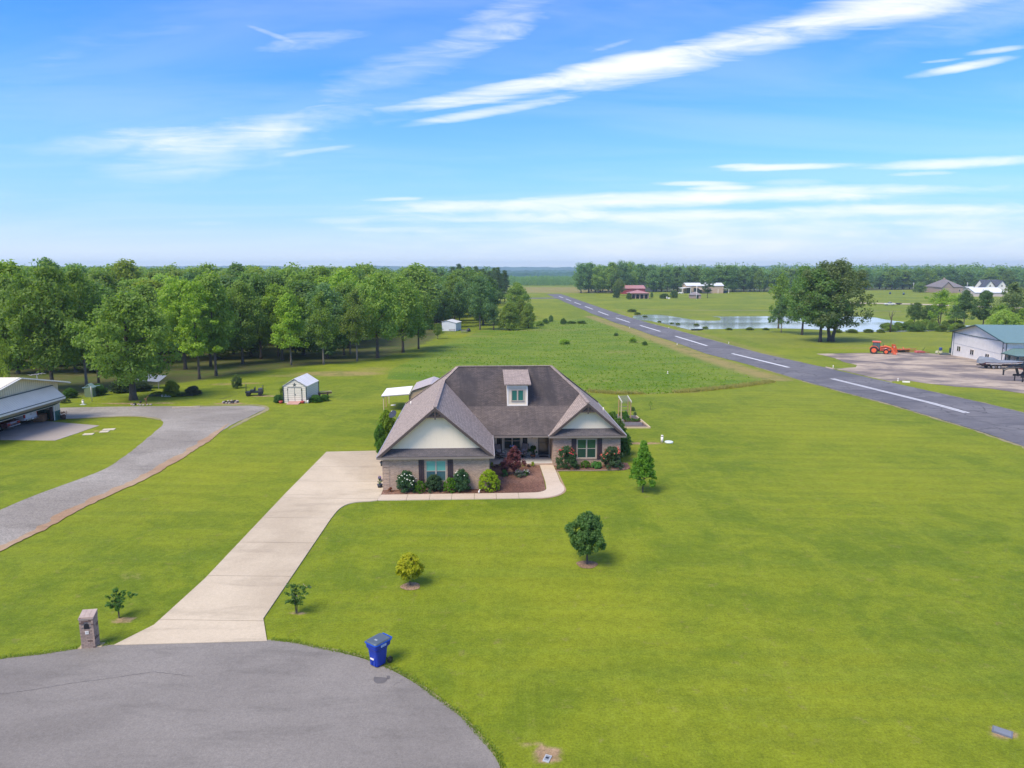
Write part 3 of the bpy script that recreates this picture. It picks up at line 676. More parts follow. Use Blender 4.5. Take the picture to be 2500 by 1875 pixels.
hill(1900, 300, [(-600, 665), (1100, 668), (1300, 667), (1420, 665), (1700, 663), (2500, 660), (3200, 660)], 8, 4, 3)
# ================================================================ TREES AND PLANTS
def leaf_mesh(name, centers, radii, per, size, seed, flat=.75, up=.45, taper=0.0, aspect=1.0):
    """leaf-sized faces scattered through clumps; attribute leafvar holds one value per clump and leaf"""
    rs = np.random.RandomState(seed); C_ = np.repeat(np.array(centers, float), per, 0); Rr = np.repeat(np.array(radii, float), per)
    n = len(C_); d = rs.normal(size=(n, 3)); d /= np.linalg.norm(d, axis=1)[:, None]
    r = rs.rand(n) ** .45; off = d * r[:, None] * Rr[:, None]; off[:, 2] *= flat
    pos = C_ + off
    nrm = d + rs.normal(size=(n, 3)) * .75; nrm[:, 2] += up; nrm /= np.linalg.norm(nrm, axis=1)[:, None]
    t1 = np.cross(nrm, rs.normal(size=(n, 3))); t1 /= np.linalg.norm(t1, axis=1)[:, None]; t2 = np.cross(nrm, t1)
    s = size * (.55 + .9 * rs.rand(n)); a = t1 * s[:, None] * .62 * aspect; b = t2 * s[:, None] * .36
    v = np.stack([pos - a, pos + b * 1.0 + nrm * (s * .07)[:, None], pos + a, pos - b + nrm * (s * .07)[:, None]], 1).reshape(-1, 3)
    me = bpy.data.meshes.new(name); me.vertices.add(n * 4); me.vertices.foreach_set('co', v.ravel())
    me.loops.add(n * 4); me.loops.foreach_set('vertex_index', np.arange(n * 4))
    me.polygons.add(n); me.polygons.foreach_set('loop_start', np.arange(0, n * 4, 4)); me.polygons.foreach_set('loop_total', np.full(n, 4))
    cv = np.repeat(rs.rand(len(centers)), per); lv = np.clip(.6 * cv + .4 * rs.rand(n), 0, 1)
    at = me.attributes.new('leafvar', 'FLOAT', 'POINT'); at.data.foreach_set('value', np.repeat(lv, 4).astype('f'))
    me.update(); me.materials.append(LEAF); return me
PROF = {   # crown radius (of 1) against height (0 crown base .. 1 top)
    'round': [(0, .38), (.12, .78), (.3, .98), (.5, 1), (.7, .86), (.86, .6), (1, .18)],
    'oval': [(0, .30), (.15, .70), (.35, 1), (.55, .93), (.75, .70), (.9, .42), (1, .10)],
    'tall': [(0, .45), (.1, .75), (.3, .95), (.5, 1), (.75, .82), (.9, .55), (1, .2)],
    'cone': [(0, .8), (.08, 1), (.25, .95), (.45, .74), (.65, .5), (.85, .26), (1, .05)],
    'dome': [(0, .92), (.2, 1), (.45, .96), (.7, .78), (.88, .5), (1, .15)],
    'vase': [(0, .25), (.2, .5), (.45, .8), (.7, 1), (.88, .8), (1, .35)],
    'column': [(0, .8), (.15, 1), (.5, .95), (.8, .75), (1, .2)]}
def crown_centers(seed, h0, h1, rad, prof, n, lobes=.22, shell=.62):
    rs = np.random.RandomState(seed); out = []; pr = PROF[prof]
    ph = rs.rand(8) * 6.28
    while len(out) < n:
        t = rs.rand() ** .85; k = float(np.interp(t, [p[0] for p in pr], [p[1] for p in pr]))
        a = rs.rand() * 6.283
        lob = 1 + lobes * (math.sin(2 * a + ph[0] + 3 * t) * .5 + math.sin(3 * a + ph[1] + 5 * t) * .6 + math.sin(5 * a + ph[2] - 6 * t) * .5) - lobes * .3
        r = (shell + (1 - shell) * rs.rand()) if rs.rand() < .78 else rs.rand() * shell
        out.append((math.cos(a) * r * k * rad * lob, math.sin(a) * r * k * rad * lob, h0 + (h1 - h0) * t * (1 + lobes * .16 * math.sin(2 * a + ph[3]))))
    return out
TREES = {}
def tree_proto(key, h, w, prof='round', base=.22, ncl=110, per=70, leaf=.42, clr=.105, seed=1, lobes=.25, trunk=.25, forks=1, limbs=9, flat=.72, bark=None, lean=0., shell=.62, aspect=1., shaft=0.):
    """meshes (trunk, crown) of a tree h high and w wide, foot at the origin"""
    rs = random.Random(seed); rad = w / 2
    clr_ = clr * (h + w) / 2
    cs = crown_centers(seed, h * base + clr_ * .5, h - clr_ * .75, rad - clr_ * .6, prof, ncl, lobes, shell)
    rr = [clr_ * rs.uniform(.65, 1.25) for _ in cs]
    crown = leaf_mesh('crown', cs, rr, per, leaf, seed, flat, aspect=aspect)
    m = MB()
    for f in range(forks):
        ang = rs.uniform(0, 6.28); sp = (f - (forks - 1) / 2) * trunk * 3.2
        pts = [(sp * .5, 0, -.3), (sp * .55 + lean * .1, 0, h * .06), (sp + lean * .4, rs.uniform(-.1, .1) * trunk, h * base), (sp * 1.6 + lean + rs.uniform(-.3, .3), rs.uniform(-.3, .3), h * .6), (sp * 1.9 + lean, 0, h * (.86 if not shaft else shaft))]
        rs_ = [trunk * 1.5, trunk, trunk * .82, trunk * .42, trunk * .1]; m.tube(pts, rs_, 8)
        for i in range(limbs):
            t = rs.uniform(.5, .98); c = cs[rs.randrange(len(cs))]
            hz = max(h * base * .9, min(c[2] * .78, c[2] - .05 * h)) if c[2] > h * base else h * base * .8
            k = np.interp(hz, [p[2] for p in pts], [p[0] for p in pts]); kr = float(np.interp(hz, [p[2] for p in pts], rs_)) * .6
            mid = ((k + c[0]) / 2, c[1] / 2, (hz + c[2]) / 2 + h * .015)
            m.tube([(k, 0, hz), mid, c], [kr, kr * .55, kr * .15], 5)
    TREES[key] = (m.mesh('trunk', bark or BARK), crown, h, w)
def tree(key, loc, h=None, w=None, color=(.05, .085, .02), rz=None, name='tree', label=None, cat='tree', group=None, seed=0):
    tr, cr, ph, pw = TREES[key]; h = h or ph; w = w or pw
    e = empty(name, loc, rz if rz is not None else random.Random(int(loc[0] * 97 + loc[1] * 31)).uniform(0, 6.28), label, cat, group)
    e.scale = (w / pw, w / pw, h / ph)
    for nm, me in (('trunk', tr), ('crown', cr)):
        o = bpy.data.objects.new(nm, me); COL.objects.link(o); o.parent = e; o.color = tuple(color) + (1,)
    return e
G = dict(mid=(.078, .118, .024), deep=(.047, .081, .022), bright=(.105, .160, .020), yellow=(.135, .175, .026), olive=(.088, .122, .028), blue=(.050, .088, .034), pine=(.034, .058, .024), lime=(.125, .175, .034), grey=(.085, .115, .045))
def G_(k, s=1.): return (G[k][0] * s * 1.50, G[k][1] * s * 1.40, G[k][2] * s * 1.55)
def buildprotos():
    tp = tree_proto
    tp('oakA', 16, 13, 'round', .20, 150, 72, .40, .105, 11, .30, .33, 1, 12)
    tp('oakB', 16, 12, 'tall', .17, 150, 68, .38, .10, 12, .34, .30, 1, 12)
    tp('oakC', 17, 11, 'oval', .22, 130, 70, .42, .10, 13, .32, .27, 1, 10)
    tp('big', 14, 13.5, 'round', .16, 210, 78, .33, .088, 14, .26, .45, 1, 12)
    tp('airy', 15, 10, 'oval', .24, 90, 62, .36, .095, 15, .42, .22, 1, 14, bark=BARKL)
    tp('layer', 16, 10, 'tall', .22, 105, 72, .36, .085, 16, .45, .24, 1, 12, flat=.5)
    tp('light', 15, 11, 'cone', .22, 120, 75, .34, .085, 17, .30, .20, 1, 12, bark=BARKL)
    tp('giant', 23, 21, 'round', .14, 230, 80, .45, .075, 18, .32, .5, 2, 18)
    tp('poplar', 18, 8, 'column', .15, 90, 60, .45, .11, 19, .3, .22)
    tp('fuzz', 11, 8.5, 'dome', .02, 230, 80, .28, .105, 20, .14, .12, 2, 5)
    tp('pine', 18, 8, 'cone', .14, 110, 70, .36, .10, 21, .22, .2, 1, 12, flat=.45)
    tp('umbrella', 14, 13, 'vase', .30, 80, 72, .42, .085, 22, .25, .22, 1, 16, flat=.45)
    tp('willow', 8, 12, 'dome', .05, 130, 75, .34, .10, 23, .18, .3, 2, 8, flat=1.2)
    tp('lacy', 14, 11, 'tall', .18, 60, 55, .38, .095, 24, .45, .2, 2, 14)
    tp('inA', 16, 12, 'round', .05, 150, 66, .40, .105, 41, .30, .26, 1, 6); tp('inB', 16, 11, 'tall', .04, 140, 66, .40, .10, 42, .34, .24, 1, 6); tp('inC', 17, 10, 'oval', .05, 120, 66, .42, .11, 43, .32, .24, 1, 6)
    # low detail trees for the woods behind
    tp('farA', 17, 12, 'round', .10, 75, 64, .55, .13, 31, .3, .3, 1, 0)
    tp('farB', 17, 10, 'tall', .08, 70, 64, .55, .13, 32, .3, .3, 1, 0)
    tp('farC', 18, 9, 'oval', .06, 66, 64, .55, .135, 33, .3, .3, 1, 0)
buildprotos()

def tpx(key, bx, by, top, wpx, color, label, name='broadleaf_tree', cat='tree', group=None, rz=None, dy=0, cx=None):
    """tree whose foot is seen at (bx, by), whose top is seen at row `top` and whose crown is wpx photograph pixels wide"""
    p = W(bx, by)
    if dy: p = p + ray(bx, by) * dy; p.z = g(p.y)
    h = Zat(top, p.y) - p.z; w = wpx / FPX * math.hypot(p.y, 16) * 1.0
    return tree(key, p, h, w, color, rz, name, label, cat, group)
FG = 'trees along the edge of the left wood'
T = [  # key, foot x, foot y, top row, crown px, colour, label
 ('big', 326, 977, 712, 245, G_('mid', .98), 'large round grey green tree standing alone by the gravel drive'),
 ('oakB', 130, 958, 648, 195, G_('mid', 1.0), 'huge dark green tree rising right behind the beige hangar roof'),
 ('oakA', 25, 955, 668, 150, G_('mid', 1.0), 'tall tree at the left picture edge behind the beige hangar'),
 ('airy', 212, 944, 655, 150, G_('mid'), 'tree with thick dark leaning trunk between hangar and big grey green tree'),
 ('layer', 241, 935, 690, 110, G_('deep', 1.1), 'dark slim tree just right of the leaning trunk'),
 ('layer', 487, 926, 692, 125, G_('bright', 1.05), 'bright green tree with forked pale trunk and low side branches'),
 ('oakC', 528, 918, 662, 135, G_('mid'), 'tree with straight grey trunk right of the forked pale trunk'),
 ('oakB', 593, 888, 684, 130, G_('mid', .95), 'tree standing in shade behind the round shrub on the lawn'),
 ('oakC', 638, 877, 672, 120, G_('deep', 1.1), 'dark wood edge tree left of the light green cone shaped tree'),
 ('light', 711, 891, 712, 122, G_('bright', 1.2), 'light yellow green cone shaped tree in front of the wood'),
 ('oakC', 680, 870, 668, 120, G_('deep', 1.0), 'dark tree right behind the light green cone shaped tree'),
 ('airy', 790, 890, 712, 95, G_('mid', .9), 'slender tree with pale trunk right of the light green cone shaped tree'),
 ('oakC', 840, 867, 690, 92, G_('mid', 1.0), 'left one of two close dark trunked trees at the wood corner'),
 ('airy', 855, 865, 684, 90, G_('mid', 1.1), 'right one of two close dark trunked trees at the wood corner'),
 ('airy', 872, 882, 705, 92, G_('olive', .85), 'grey trunked tree with bare dead side branches at the wood corner'),
 ('oakA', 922, 874, 662, 150, G_('mid', 1.1), 'broad tree with thick dark trunk at the wood corner'),
 ('oakB', 984, 861, 672, 128, G_('mid', 1.15), 'large rounded tree at the right end of the wood edge'),
 ('oakB', 1022, 852, 705, 92, G_('mid', .9), 'dense dark lower tree closing the right end of the wood edge'),
 ('airy', 1069, 828, 790, 36, G_('mid'), 'small thin tree standing before the white shed in the field'),
 ('airy', 8, 1030, 775, 70, G_('yellow', .8), 'yellow green tree overhanging the roof at the left picture edge'),
]
for k, a, b, c, d, e, lab in T: tpx(k, a, b, c, d, e, lab, group=FG)
MG = 'trees around the far end of the meadow'
for k, a, b, c, d, e, lab in [
 ('airy', 1172, 805, 676, 86, G_('blue', 1.15), 'tall open tree with thin pale trunk left of the twin round bushes'),
 ('oakB', 1085, 800, 705, 62, G_('deep', 1.1), 'dark tree directly behind the white shed in the field'),
 ('oakC', 1122, 798, 690, 58, G_('blue', 1.1), 'dark blue green tree between white shed and tall open tree'),
 ('oakB', 1110, 790, 668, 72, G_('mid', 1.0), 'rounded crown rising above the dark tree behind the white shed'),
 ('lacy', 1205, 806, 742, 46, G_('blue', 1.1), 'lower shrubby tree filling the gap left of the twin round bushes'),
 ('oakA', 1262, 775, 688, 66, G_('mid', 1.2), 'round sunlit tree rising behind the twin round bushes'),
 ('fuzz', 1243, 806, 736, 58, G_('lime', .62), 'left one of the twin round feathery bushes in the meadow'),
 ('fuzz', 1290, 802, 738, 44, G_('lime', .66), 'right one of the twin round feathery bushes in the meadow'),
 ('fuzz', 1272, 800, 728, 40, G_('lime', .6), 'taller feathery bush peeking up between the twin round bushes')]:
    tpx(k, a, b, c, d, e, lab, group=MG)
RG = 'trees around the pond'
for k, a, b, c, d, e, lab in [
 ('giant', 2028, 834, 634, 190, G_('grey', .72), 'giant spreading oak with thick trunk in front of the pond'),
 ('oakA', 2002, 835, 655, 150, G_('deep', 1.1), 'oak with the left one of the two thick trunks in front of the pond'),
 ('oakB', 1958, 818, 648, 110, G_('deep', 1.25), 'tree with whitish trunk base left of the giant oak'),
 ('lacy', 1900, 802, 665, 75, G_('mid', 1.1), 'loose light tree between pond and giant oak'),
 ('light', 1907, 812, 720, 66, G_('blue', 1.0), 'slim layered tree left of the giant oak standing at the water'),
 ('oakB', 2232, 792, 738, 42, G_('deep', .95), 'small dark round tree at the left end of the pond island'),
 ('oakB', 2268, 792, 745, 60, G_('deep', 1.05), 'bushy grey green tree on the island left of the light green tree'),
 ('lacy', 2292, 797, 706, 84, G_('bright', .9), 'light green open tree on the pond island'),
 ('lacy', 2330, 799, 718, 76, G_('lime', 1.05), 'pale yellow green thin tree beside the light green island tree'),
 ('light', 2352, 802, 706, 74, G_('blue', .95), 'dark green layered tree right of the pale yellow green thin tree'),
 ('oakC', 2399, 802, 708, 62, G_('blue', 1.0), 'second dark layered tree on the right of the pond island'),
 ('lacy', 2436, 806, 742, 66, G_('mid', 1.25), 'mid green low tree behind the willow'),
 ('airy', 2466, 804, 688, 90, G_('grey', .8), 'tall tree with visible pale limbs above the green roofed hangar'),
 ('willow', 2450, 812, 756, 86, G_('lime', .95), 'drooping light willow right behind the green metal roof'),
 ('oakC', 2492, 812, 752, 44, G_('bright', .8), 'small green tree at the right picture edge above the green roof')]:
    tpx(k, a, b, c, d, e, lab, group=RG)
for k, a, b, c, d, e, lab in [
 ('umbrella', 1727, 728, 684, 42, G_('pine', 1.0), 'dark spreading pine in front of the tan metal building'),
 ('fuzz', 1505, 728, 700, 22, G_('pine', 1.1), 'dark conical evergreen left of the arched red roofed house'),
 ('oakB', 1512, 722, 680, 34, G_('olive', .7), 'tall olive tree at the left side of the red roofed house'),
 ('fuzz', 1535, 731, 714, 17, G_('deep', 1.1), 'rounded bush before the left end of the arched house'),
 ('fuzz', 1591, 727, 712, 9, G_('mid', 1.0), 'narrow conifer at the right end of the arched house'),
 ('fuzz', 1645, 728, 708, 22, G_('deep', .9), 'dark small tree between the arched house and tan building'),
 ('fuzz', 1622, 729, 716, 28, G_('deep', .8), 'low dark bush beside the white lamp post near the arched house'),
 ('fuzz', 2246, 714, 688, 36, G_('mid', 1.0), 'green tree left of the house with three dormers')]:
    tpx(k, a, b, c, d, e, lab, group='trees around the far houses')

# dead snag with bare branches at the pond
sn = W(2173, 811); e = empty('dead_tree', sn, 0, 'bare dead tree trunk standing at the near pond shore', 'tree')
m = MB(); hh = Zat(757, sn.y) - sn.z
m.tube([(0, 0, -.2), (.1, 0, hh * .5), (.2, .1, hh * .8), (.5, 0, hh)], [.28, .2, .12, .03], 7)
m.tube([(.1, 0, hh * .55), (-.6, .1, hh * .8), (-.9, 0, hh * .98)], [.12, .07, .02], 5); m.tube([(.18, 0, hh * .7), (.9, 0, hh * .85), (1.3, .1, hh * 1.0)], [.1, .05, .02], 5)
m.build('trunk', BARK, e)

# the woods behind: jittered grid of single trees, nearest and largest ones individually
CWORD = ['mid green', 'fresh green', 'dark green', 'bright green', 'olive green', 'yellowish', 'blue green', 'light green']
def wood(region, y0, y1, sp, gy, keys, cols, h, wd, label, group, seed, limit, maxn=300):
    rs = random.Random(seed); rows = []
    y = y0
    while y < y1:
        x = region(y)[0] + rs.uniform(0, sp)
        while x < region(y)[1]:
            rows.append((x + rs.uniform(-.35, .35) * sp, y + rs.uniform(-.35, .35) * gy)); x += sp * rs.uniform(.8, 1.2)
        y += gy
    rows = [p for p in rows if limit(p)]
    out = []
    for i, (x, y) in enumerate(rows[:maxn]):
        ci = rs.randrange(len(cols)); c = cols[ci]; sv = rs.uniform(.85, 1.15); k = keys[rs.randrange(len(keys))]; s = rs.uniform(.84, 1.12)
        out.append(tree(k, (x, y, g(y) - .1), h * s * rs.uniform(.92, 1.06), wd * rs.uniform(.85, 1.25), tuple(v * sv for v in c), None, 'broadleaf_tree', (CWORD[ci] + ' ' + label) if len(cols) > 4 else label, 'tree', group))
    return rows[maxn:], out
CW = [G_('mid'), G_('mid', 1.1), G_('deep', 1.2), G_('bright', .85), G_('olive', .95), G_('yellow', .7), G_('blue', 1.1), G_('mid', 1.25)]
wood(lambda y: (-.80 * y - 8, min(-34, -66 + (y - 108) * .9)), 120, 152, 9.5, 11, ['inA', 'inB', 'inC', 'oakA'], CW, 16.8, 11.5,
     'full green tree inside the left wood just behind its front trees', 'inner trees of the left wood', 1, lambda p: True)
wood(lambda y: (-.80 * y - 8, -36 + (y - 152) * .07), 154, 228, 11, 12, ['inA', 'inB', 'inC'], CW, 18.8, 12.5,
     'treetop in the middle of the left wood', 'middle trees of the left wood', 2, lambda p: True)
def joined_wood(name, region, y0, y1, sp, gy, h, wd, cols, seed, label, keep=.6):
    rs = np.random.RandomState(seed); V_ = []; A_ = []; y = y0
    src = []
    for k in ('farA', 'farB', 'farC'):
        _, cr, ph, pw = TREES[k]; v = np.empty(len(cr.vertices) * 3); cr.vertices.foreach_get('co', v); src.append((v.reshape(-1, 4, 3), ph, pw))
    while y < y1:
        x = region(y)[0]
        while x < region(y)[1]:
            v, ph, pw = src[rs.randint(3)]; v = v[rs.rand(len(v)) < keep]; a = rs.rand() * 6.28; s = rs.uniform(.84, 1.14); c_, s_ = math.cos(a), math.sin(a)
            q = np.stack([(v[..., 0] * c_ - v[..., 1] * s_) * wd / pw * s, (v[..., 0] * s_ + v[..., 1] * c_) * wd / pw * s, v[..., 2] * h / ph * s], -1)
            px_, py_ = x + rs.uniform(-.35, .35) * sp, y + rs.uniform(-.35, .35) * gy
            V_.append(q + np.array([px_, py_, g(py_)])); A_.append(np.clip(rs.rand() * .7 + rs.rand(len(v)) * .3, 0, 1)); x += sp * rs.uniform(.8, 1.2)
        y += gy
    v = np.concatenate(V_); n = len(v); me = bpy.data.meshes.new(name); me.vertices.add(n * 4); me.vertices.foreach_set('co', v.ravel()); me.loops.add(n * 4); me.loops.foreach_set('vertex_index', np.arange(n * 4))
    me.polygons.add(n); me.polygons.foreach_set('loop_start', np.arange(0, n * 4, 4)); me.polygons.foreach_set('loop_total', np.full(n, 4))
    at = me.attributes.new('leafvar', 'FLOAT', 'POINT'); at.data.foreach_set('value', np.repeat(np.concatenate(A_), 4).astype('f')); me.update(); me.materials.append(LEAF)
    o = bpy.data.objects.new(name, me); COL.objects.link(o); o.color = tuple(cols) + (1,); tag(o, label, 'forest', kind='stuff')
joined_wood('left_forest', lambda y: (-.80 * y - 8, -24 + (y - 230) * .05), 232, 345, 12.5, 14, 19.5, 14, G_('mid', 1.1), 3, 'hazy treetops along the skyline of the left wood')
wood(lambda y: (-.16 * y, -.045 * y), 250, 400, 12, 16, ['farA', 'farB', 'farC'], [G_('blue', 1.1), G_('mid', .95), G_('deep', 1.1)], 18, 12,
     'tree in the wood behind the white shed in the field', 'trees behind the white shed', 4, lambda p: True)
# dark pine plantation
wood(lambda y: (-.125 * y, -.012 * y), 395, 450, 8.5, 13, ['pine'], [G_('pine', 1.0), G_('pine', 1.2)], 20.5, 9,
     'dark pointed pine in the row behind the meadow trees', 'pine row behind the meadow', 5, lambda p: True)
# right tree line behind the far houses
wood(lambda y: (.095 * y, .375 * y), 636, 668, 13.5, 13, ['farA', 'farB', 'farC'], [G_('deep', 1.25), G_('blue', 1.25), G_('mid', 1.0), G_('deep', 1.4)], 22.5, 16,
     'tall dark tree in the straight line behind the far hangars', 'tree line behind the far hangars', 6, lambda p: True)
wood(lambda y: (.095 * y, .16 * y), 606, 634, 13, 14, ['farA', 'farB'], [G_('mid', 1.1), G_('blue', 1.3)], 26, 18,
     'large tree at the left end of the far tree line', 'left end of the far tree line', 7, lambda p: True)
wood(lambda y: (.375 * y, .78 * y), 716, 760, 17, 16, ['farA', 'farB', 'farC'], [G_('deep', 1.3), G_('blue', 1.3), G_('mid', 1.0)], 20.5, 19,
     'tree in the wood behind the far right houses', 'wood behind the far right houses', 8, lambda p: True)

# woods too far to tell the trees apart: one object each
def far_wood(name, x0f, x1f, y0, y1, sp, h, color, seed, label):
    rs = np.random.RandomState(seed); cs = []; rr = []
    y = y0
    while y < y1:
        x = x0f * y
        while x < x1f * y:
            hh = h * rs.uniform(.75, 1.15); gx = x + rs.uniform(-.4, .4) * sp; gy = y + rs.uniform(-.4, .4) * sp; gz = g(gy)
            for z_ in (.84, .58, .30): cs.append((gx + rs.normal() * sp * .12, gy + rs.normal() * sp * .12, gz + hh * z_)); rr.append(sp * (.40 if z_ > .8 else .60))
            x += sp
        y += sp * 1.15
    me = leaf_mesh(name, cs, rr, 70, sp * .10, seed, 1.0)
    o = bpy.data.objects.new(name, me); COL.objects.link(o); o.color = tuple(color) + (1,)
    tag(o, label, 'forest', kind='stuff')
far_wood('far_forest', -.10, .16, 1010, 1250, 8.5, 12.5, G_('blue', 1.35), 41, 'young even wood beyond the far end of the runway')
far_wood('far_forest', .10, .80, 800, 960, 17, 24, G_('deep', 1.5), 42, 'hazy wood behind the right hand tree lines')
joined_wood('far_forest', lambda y: (-.80 * y, -.02 * y), 450, 620, 17, 19, 20.5, 17, G_('blue', 1.1), 43, 'hazy treetops in the depth of the left wood', .22)
joined_wood('far_forest', lambda y: (-.80 * y, -.15 * y), 350, 445, 16, 18, 19.5, 16, G_('mid', 1.05), 44, 'hazy treetops in the deeper part of the left wood', .3)

# ---------------------------------------------------------------- shrubs and small plants
PL = {}
def plant_proto(key, w, h, prof, ncl, per, leaf, clr, seed, lobes=.12, base=.04, stem=.02, stems=3, aspect=1., flat=.9, shell=.7, limbs=4):
    tree_proto('pl_' + key, h, w, prof, base, ncl, per, leaf, clr, seed, lobes, stem, stems, limbs, flat, shell=shell, aspect=aspect)
plant_proto('rose', 1.6, 1.5, 'dome', 120, 60, .075, .10, 51)
plant_proto('rosebig', 2.1, 1.7, 'dome', 130, 64, .075, .09, 52)
plant_proto('box', 1.0, .9, 'dome', 150, 44, .040, .07, 53, .03, shell=.85)
plant_proto('gold', 1.6, 1.5, 'dome', 230, 50, .055, .065, 54, .03, shell=.86)
plant_proto('maple', 1.6, 2.1, 'oval', 110, 60, .075, .085, 55, .35, .16, .03, 3, shell=.3)
plant_proto('tuft', .6, .45, 'dome', 22, 26, .06, .16, 56, .1)
plant_proto('hosta', .8, .45, 'dome', 20, 18, .16, .16, 57, .1)
plant_proto('shrub', 2.0, 2.0, 'dome', 130, 64, .10, .11, 58, .2)
plant_proto('myrtle', 1.3, 1.3, 'vase', 70, 13, .075, .055, 59, .55, .30, .011, 4, shell=.4, limbs=8)
plant_proto('pear', 2.0, 3.3, 'cone', 190, 64, .095, .075, 60, .38, .16, .045, 1, limbs=14)
plant_proto('maple2', 2.15, 2.65, 'round', 190, 84, .085, .085, 61, .24, .21, .055, 1, limbs=10)
plant_proto('golden', 1.15, 1.65, 'round', 120, 60, .070, .10, 62, .22, .22, .026, 1, limbs=8, aspect=1.3)
plant_proto('sapling', .9, 1.9, 'vase', 12, 14, .09, .08, 63, .3, .4, .02, 1, limbs=6)
def plant(key, loc, w, h, color, label, name='shrub', cat='shrub', group=None, flowers=None, fn=40, fs=.08, rz=None):
    e = tree('pl_' + key, loc, h, w, color, rz, name, label, cat, group)
    for c in e.children:
        if c.name.startswith('trunk'): c.name = 'stem' if cat != 'tree' else 'trunk'
        else: c.name = 'foliage' if cat != 'tree' else 'crown'
    if flowers:
        rs = random.Random(int(loc[0] * 50 + 7)); _, cr, ph, pw = TREES['pl_' + key]; m = MB(); nv = len(cr.vertices)
        vs = [cr.vertices[i].co for i in range(0, nv, 4)]; vs = [v for v in vs if v.z > ph * .25 and math.hypot(v.x, v.y) > pw * .2]
        vs.sort(key=lambda v: -(math.hypot(v.x / pw, v.y / pw) + v.z / ph * .7)); vs = vs[:len(vs) // 4]
        sx, sz = w / pw, h / ph
        for i in range(fn):
            v = vs[rs.randrange(len(vs))]; c = Vector((v.x * 1.05, v.y * 1.05, v.z * 1.02 + .02)); s = fs * rs.uniform(.7, 1.3) / max(sx, .1)
            m.lathe([(s * .25, -s * .3), (s * .6, 0), (s * .45, s * .28), (s * .1, s * .3)], tuple(c), 6)
        m.build('flowers', flowers, e, kind='stuff')
    return e
FRED = mat('petal_red', (.55, .045, .05), .6); FCOR = mat('petal_coral', (.60, .10, .07), .6); FWHI = mat('petal_white', (.80, .80, .66), .6); FYEL = mat('petal_yellow', (.75, .68, .25), .6)
FPUR = mat('petal_purple', (.30, .18, .40), .6); FBLU = mat('petal_blue', (.28, .38, .75), .6); FPNK = mat('petal_pink', (.45, .25, .36), .6)
def HW3(u, v, z=0.): x, y = H2W(u, v); return Vector((x, y, z))
rose = (.042, .085, .045)
plant('rose', HW3(1.72, -.42), 1.65, 1.62, rose, 'rose bush with white and yellow blooms left of the garage window', 'rose_bush', 'shrub', None, FWHI, 26, .085)
plant('rose', HW3(3.72, -.40), 1.45, 1.30, (.040, .072, .040), 'low rose bush with reddish tips directly under the garage window', 'rose_bush', 'shrub')
plant('rose', HW3(5.72, -.42), 1.45, 1.68, rose, 'taller rose bush with few pale blooms right of the garage window', 'rose_bush', 'shrub', None, FWHI, 9, .085)
plant('box', HW3(2.72, -.62), .95, .92, (.065, .135, .012), 'clipped green boxwood left of the garage window', 'boxwood')
plant('box', HW3(4.90, -.60), 1.10, 1.12, (.070, .150, .012), 'clipped green boxwood under the right garage shutter', 'boxwood')
plant('gold', HW3(7.72, -.30), 1.65, 1.60, (.170, .215, .014), 'big ball shaped golden green shrub at the garage corner', 'golden_shrub')
plant('tuft', HW3(.58, -.45), .42, .40, (.16, .055, .03), 'small rusty red shrub at the left garage corner', 'small_shrub')
plant('maple', HW3(9.72, 3.4), 1.85, 2.35, (.105, .036, .052), 'dark red weeping maple in the mulch bed before the porch', 'japanese_maple', 'tree')
plant('maple', HW3(9.05, 3.55), 1.15, 1.35, (.085, .036, .062), 'lower purple side clump left of the red maple', 'purple_shrub')
plant('tuft', HW3(10.05, 2.85), 1.0, .62, (.075, .095, .085), 'grey green lavender clump at the foot of the red maple', 'lavender', 'plant', None, FPUR, 30, .035)
plant('tuft', HW3(10.62, 3.2), .6, .5, (.05, .12, .02), 'daisy clump with white flowers right of the red maple', 'daisy_clump', 'flower', None, FWHI, 22, .055)
plant('tuft', HW3(8.92, 3.0), .62, .62, (.035, .095, .03), 'dark green leafy clump left of the red maple', 'leafy_clump', 'plant')
for u, lab in ((8.02, 'yellow green tuft furthest left along the porch edge'), (8.78, 'second yellow green tuft from the left along the porch edge'), (10.58, 'yellow green tuft right behind the red maple at the porch edge'), (11.36, 'yellow green tuft nearest the front walk at the porch edge')):
    plant('tuft', HW3(u, 5.86), .40, .42, (.165, .20, .015), lab, 'yellow_tuft', 'plant', 'yellow tufts along the porch')
for u, lab in ((8.4, 'small dark purple plant between the two left yellow tufts'), (10.98, 'small dark purple plant between the two right yellow tufts')):
    plant('tuft', HW3(u, 5.6), .45, .26, (.06, .028, .035), lab, 'purple_plant', 'plant', 'dark purple plants by the porch')
plant('rosebig', HW3(14.02, 5.05), 2.05, 1.95, (.042, .082, .040), 'large rose bush with red blooms left of the right window', 'rose_bush', 'shrub', None, FRED, 34, .10)
plant('rosebig', HW3(17.72, 5.05), 2.15, 1.85, (.045, .074, .042), 'large rose bush with coral blooms at the right house corner', 'rose_bush', 'shrub', None, FCOR, 34, .10)
plant('box', HW3(15.62, 5.30), .95, .62, (.055, .125, .015), 'low round green shrub under the right window', 'low_shrub')
plant('hosta', HW3(16.45, 5.15), 1.0, .58, (.060, .150, .035), 'leafy bright hosta under the right shutter', 'hosta', 'plant')
plant('tuft', HW3(14.92, 4.95), .55, .42, (.085, .115, .05), 'pale variegated plant between red rose bush and low shrub', 'variegated_plant', 'plant')
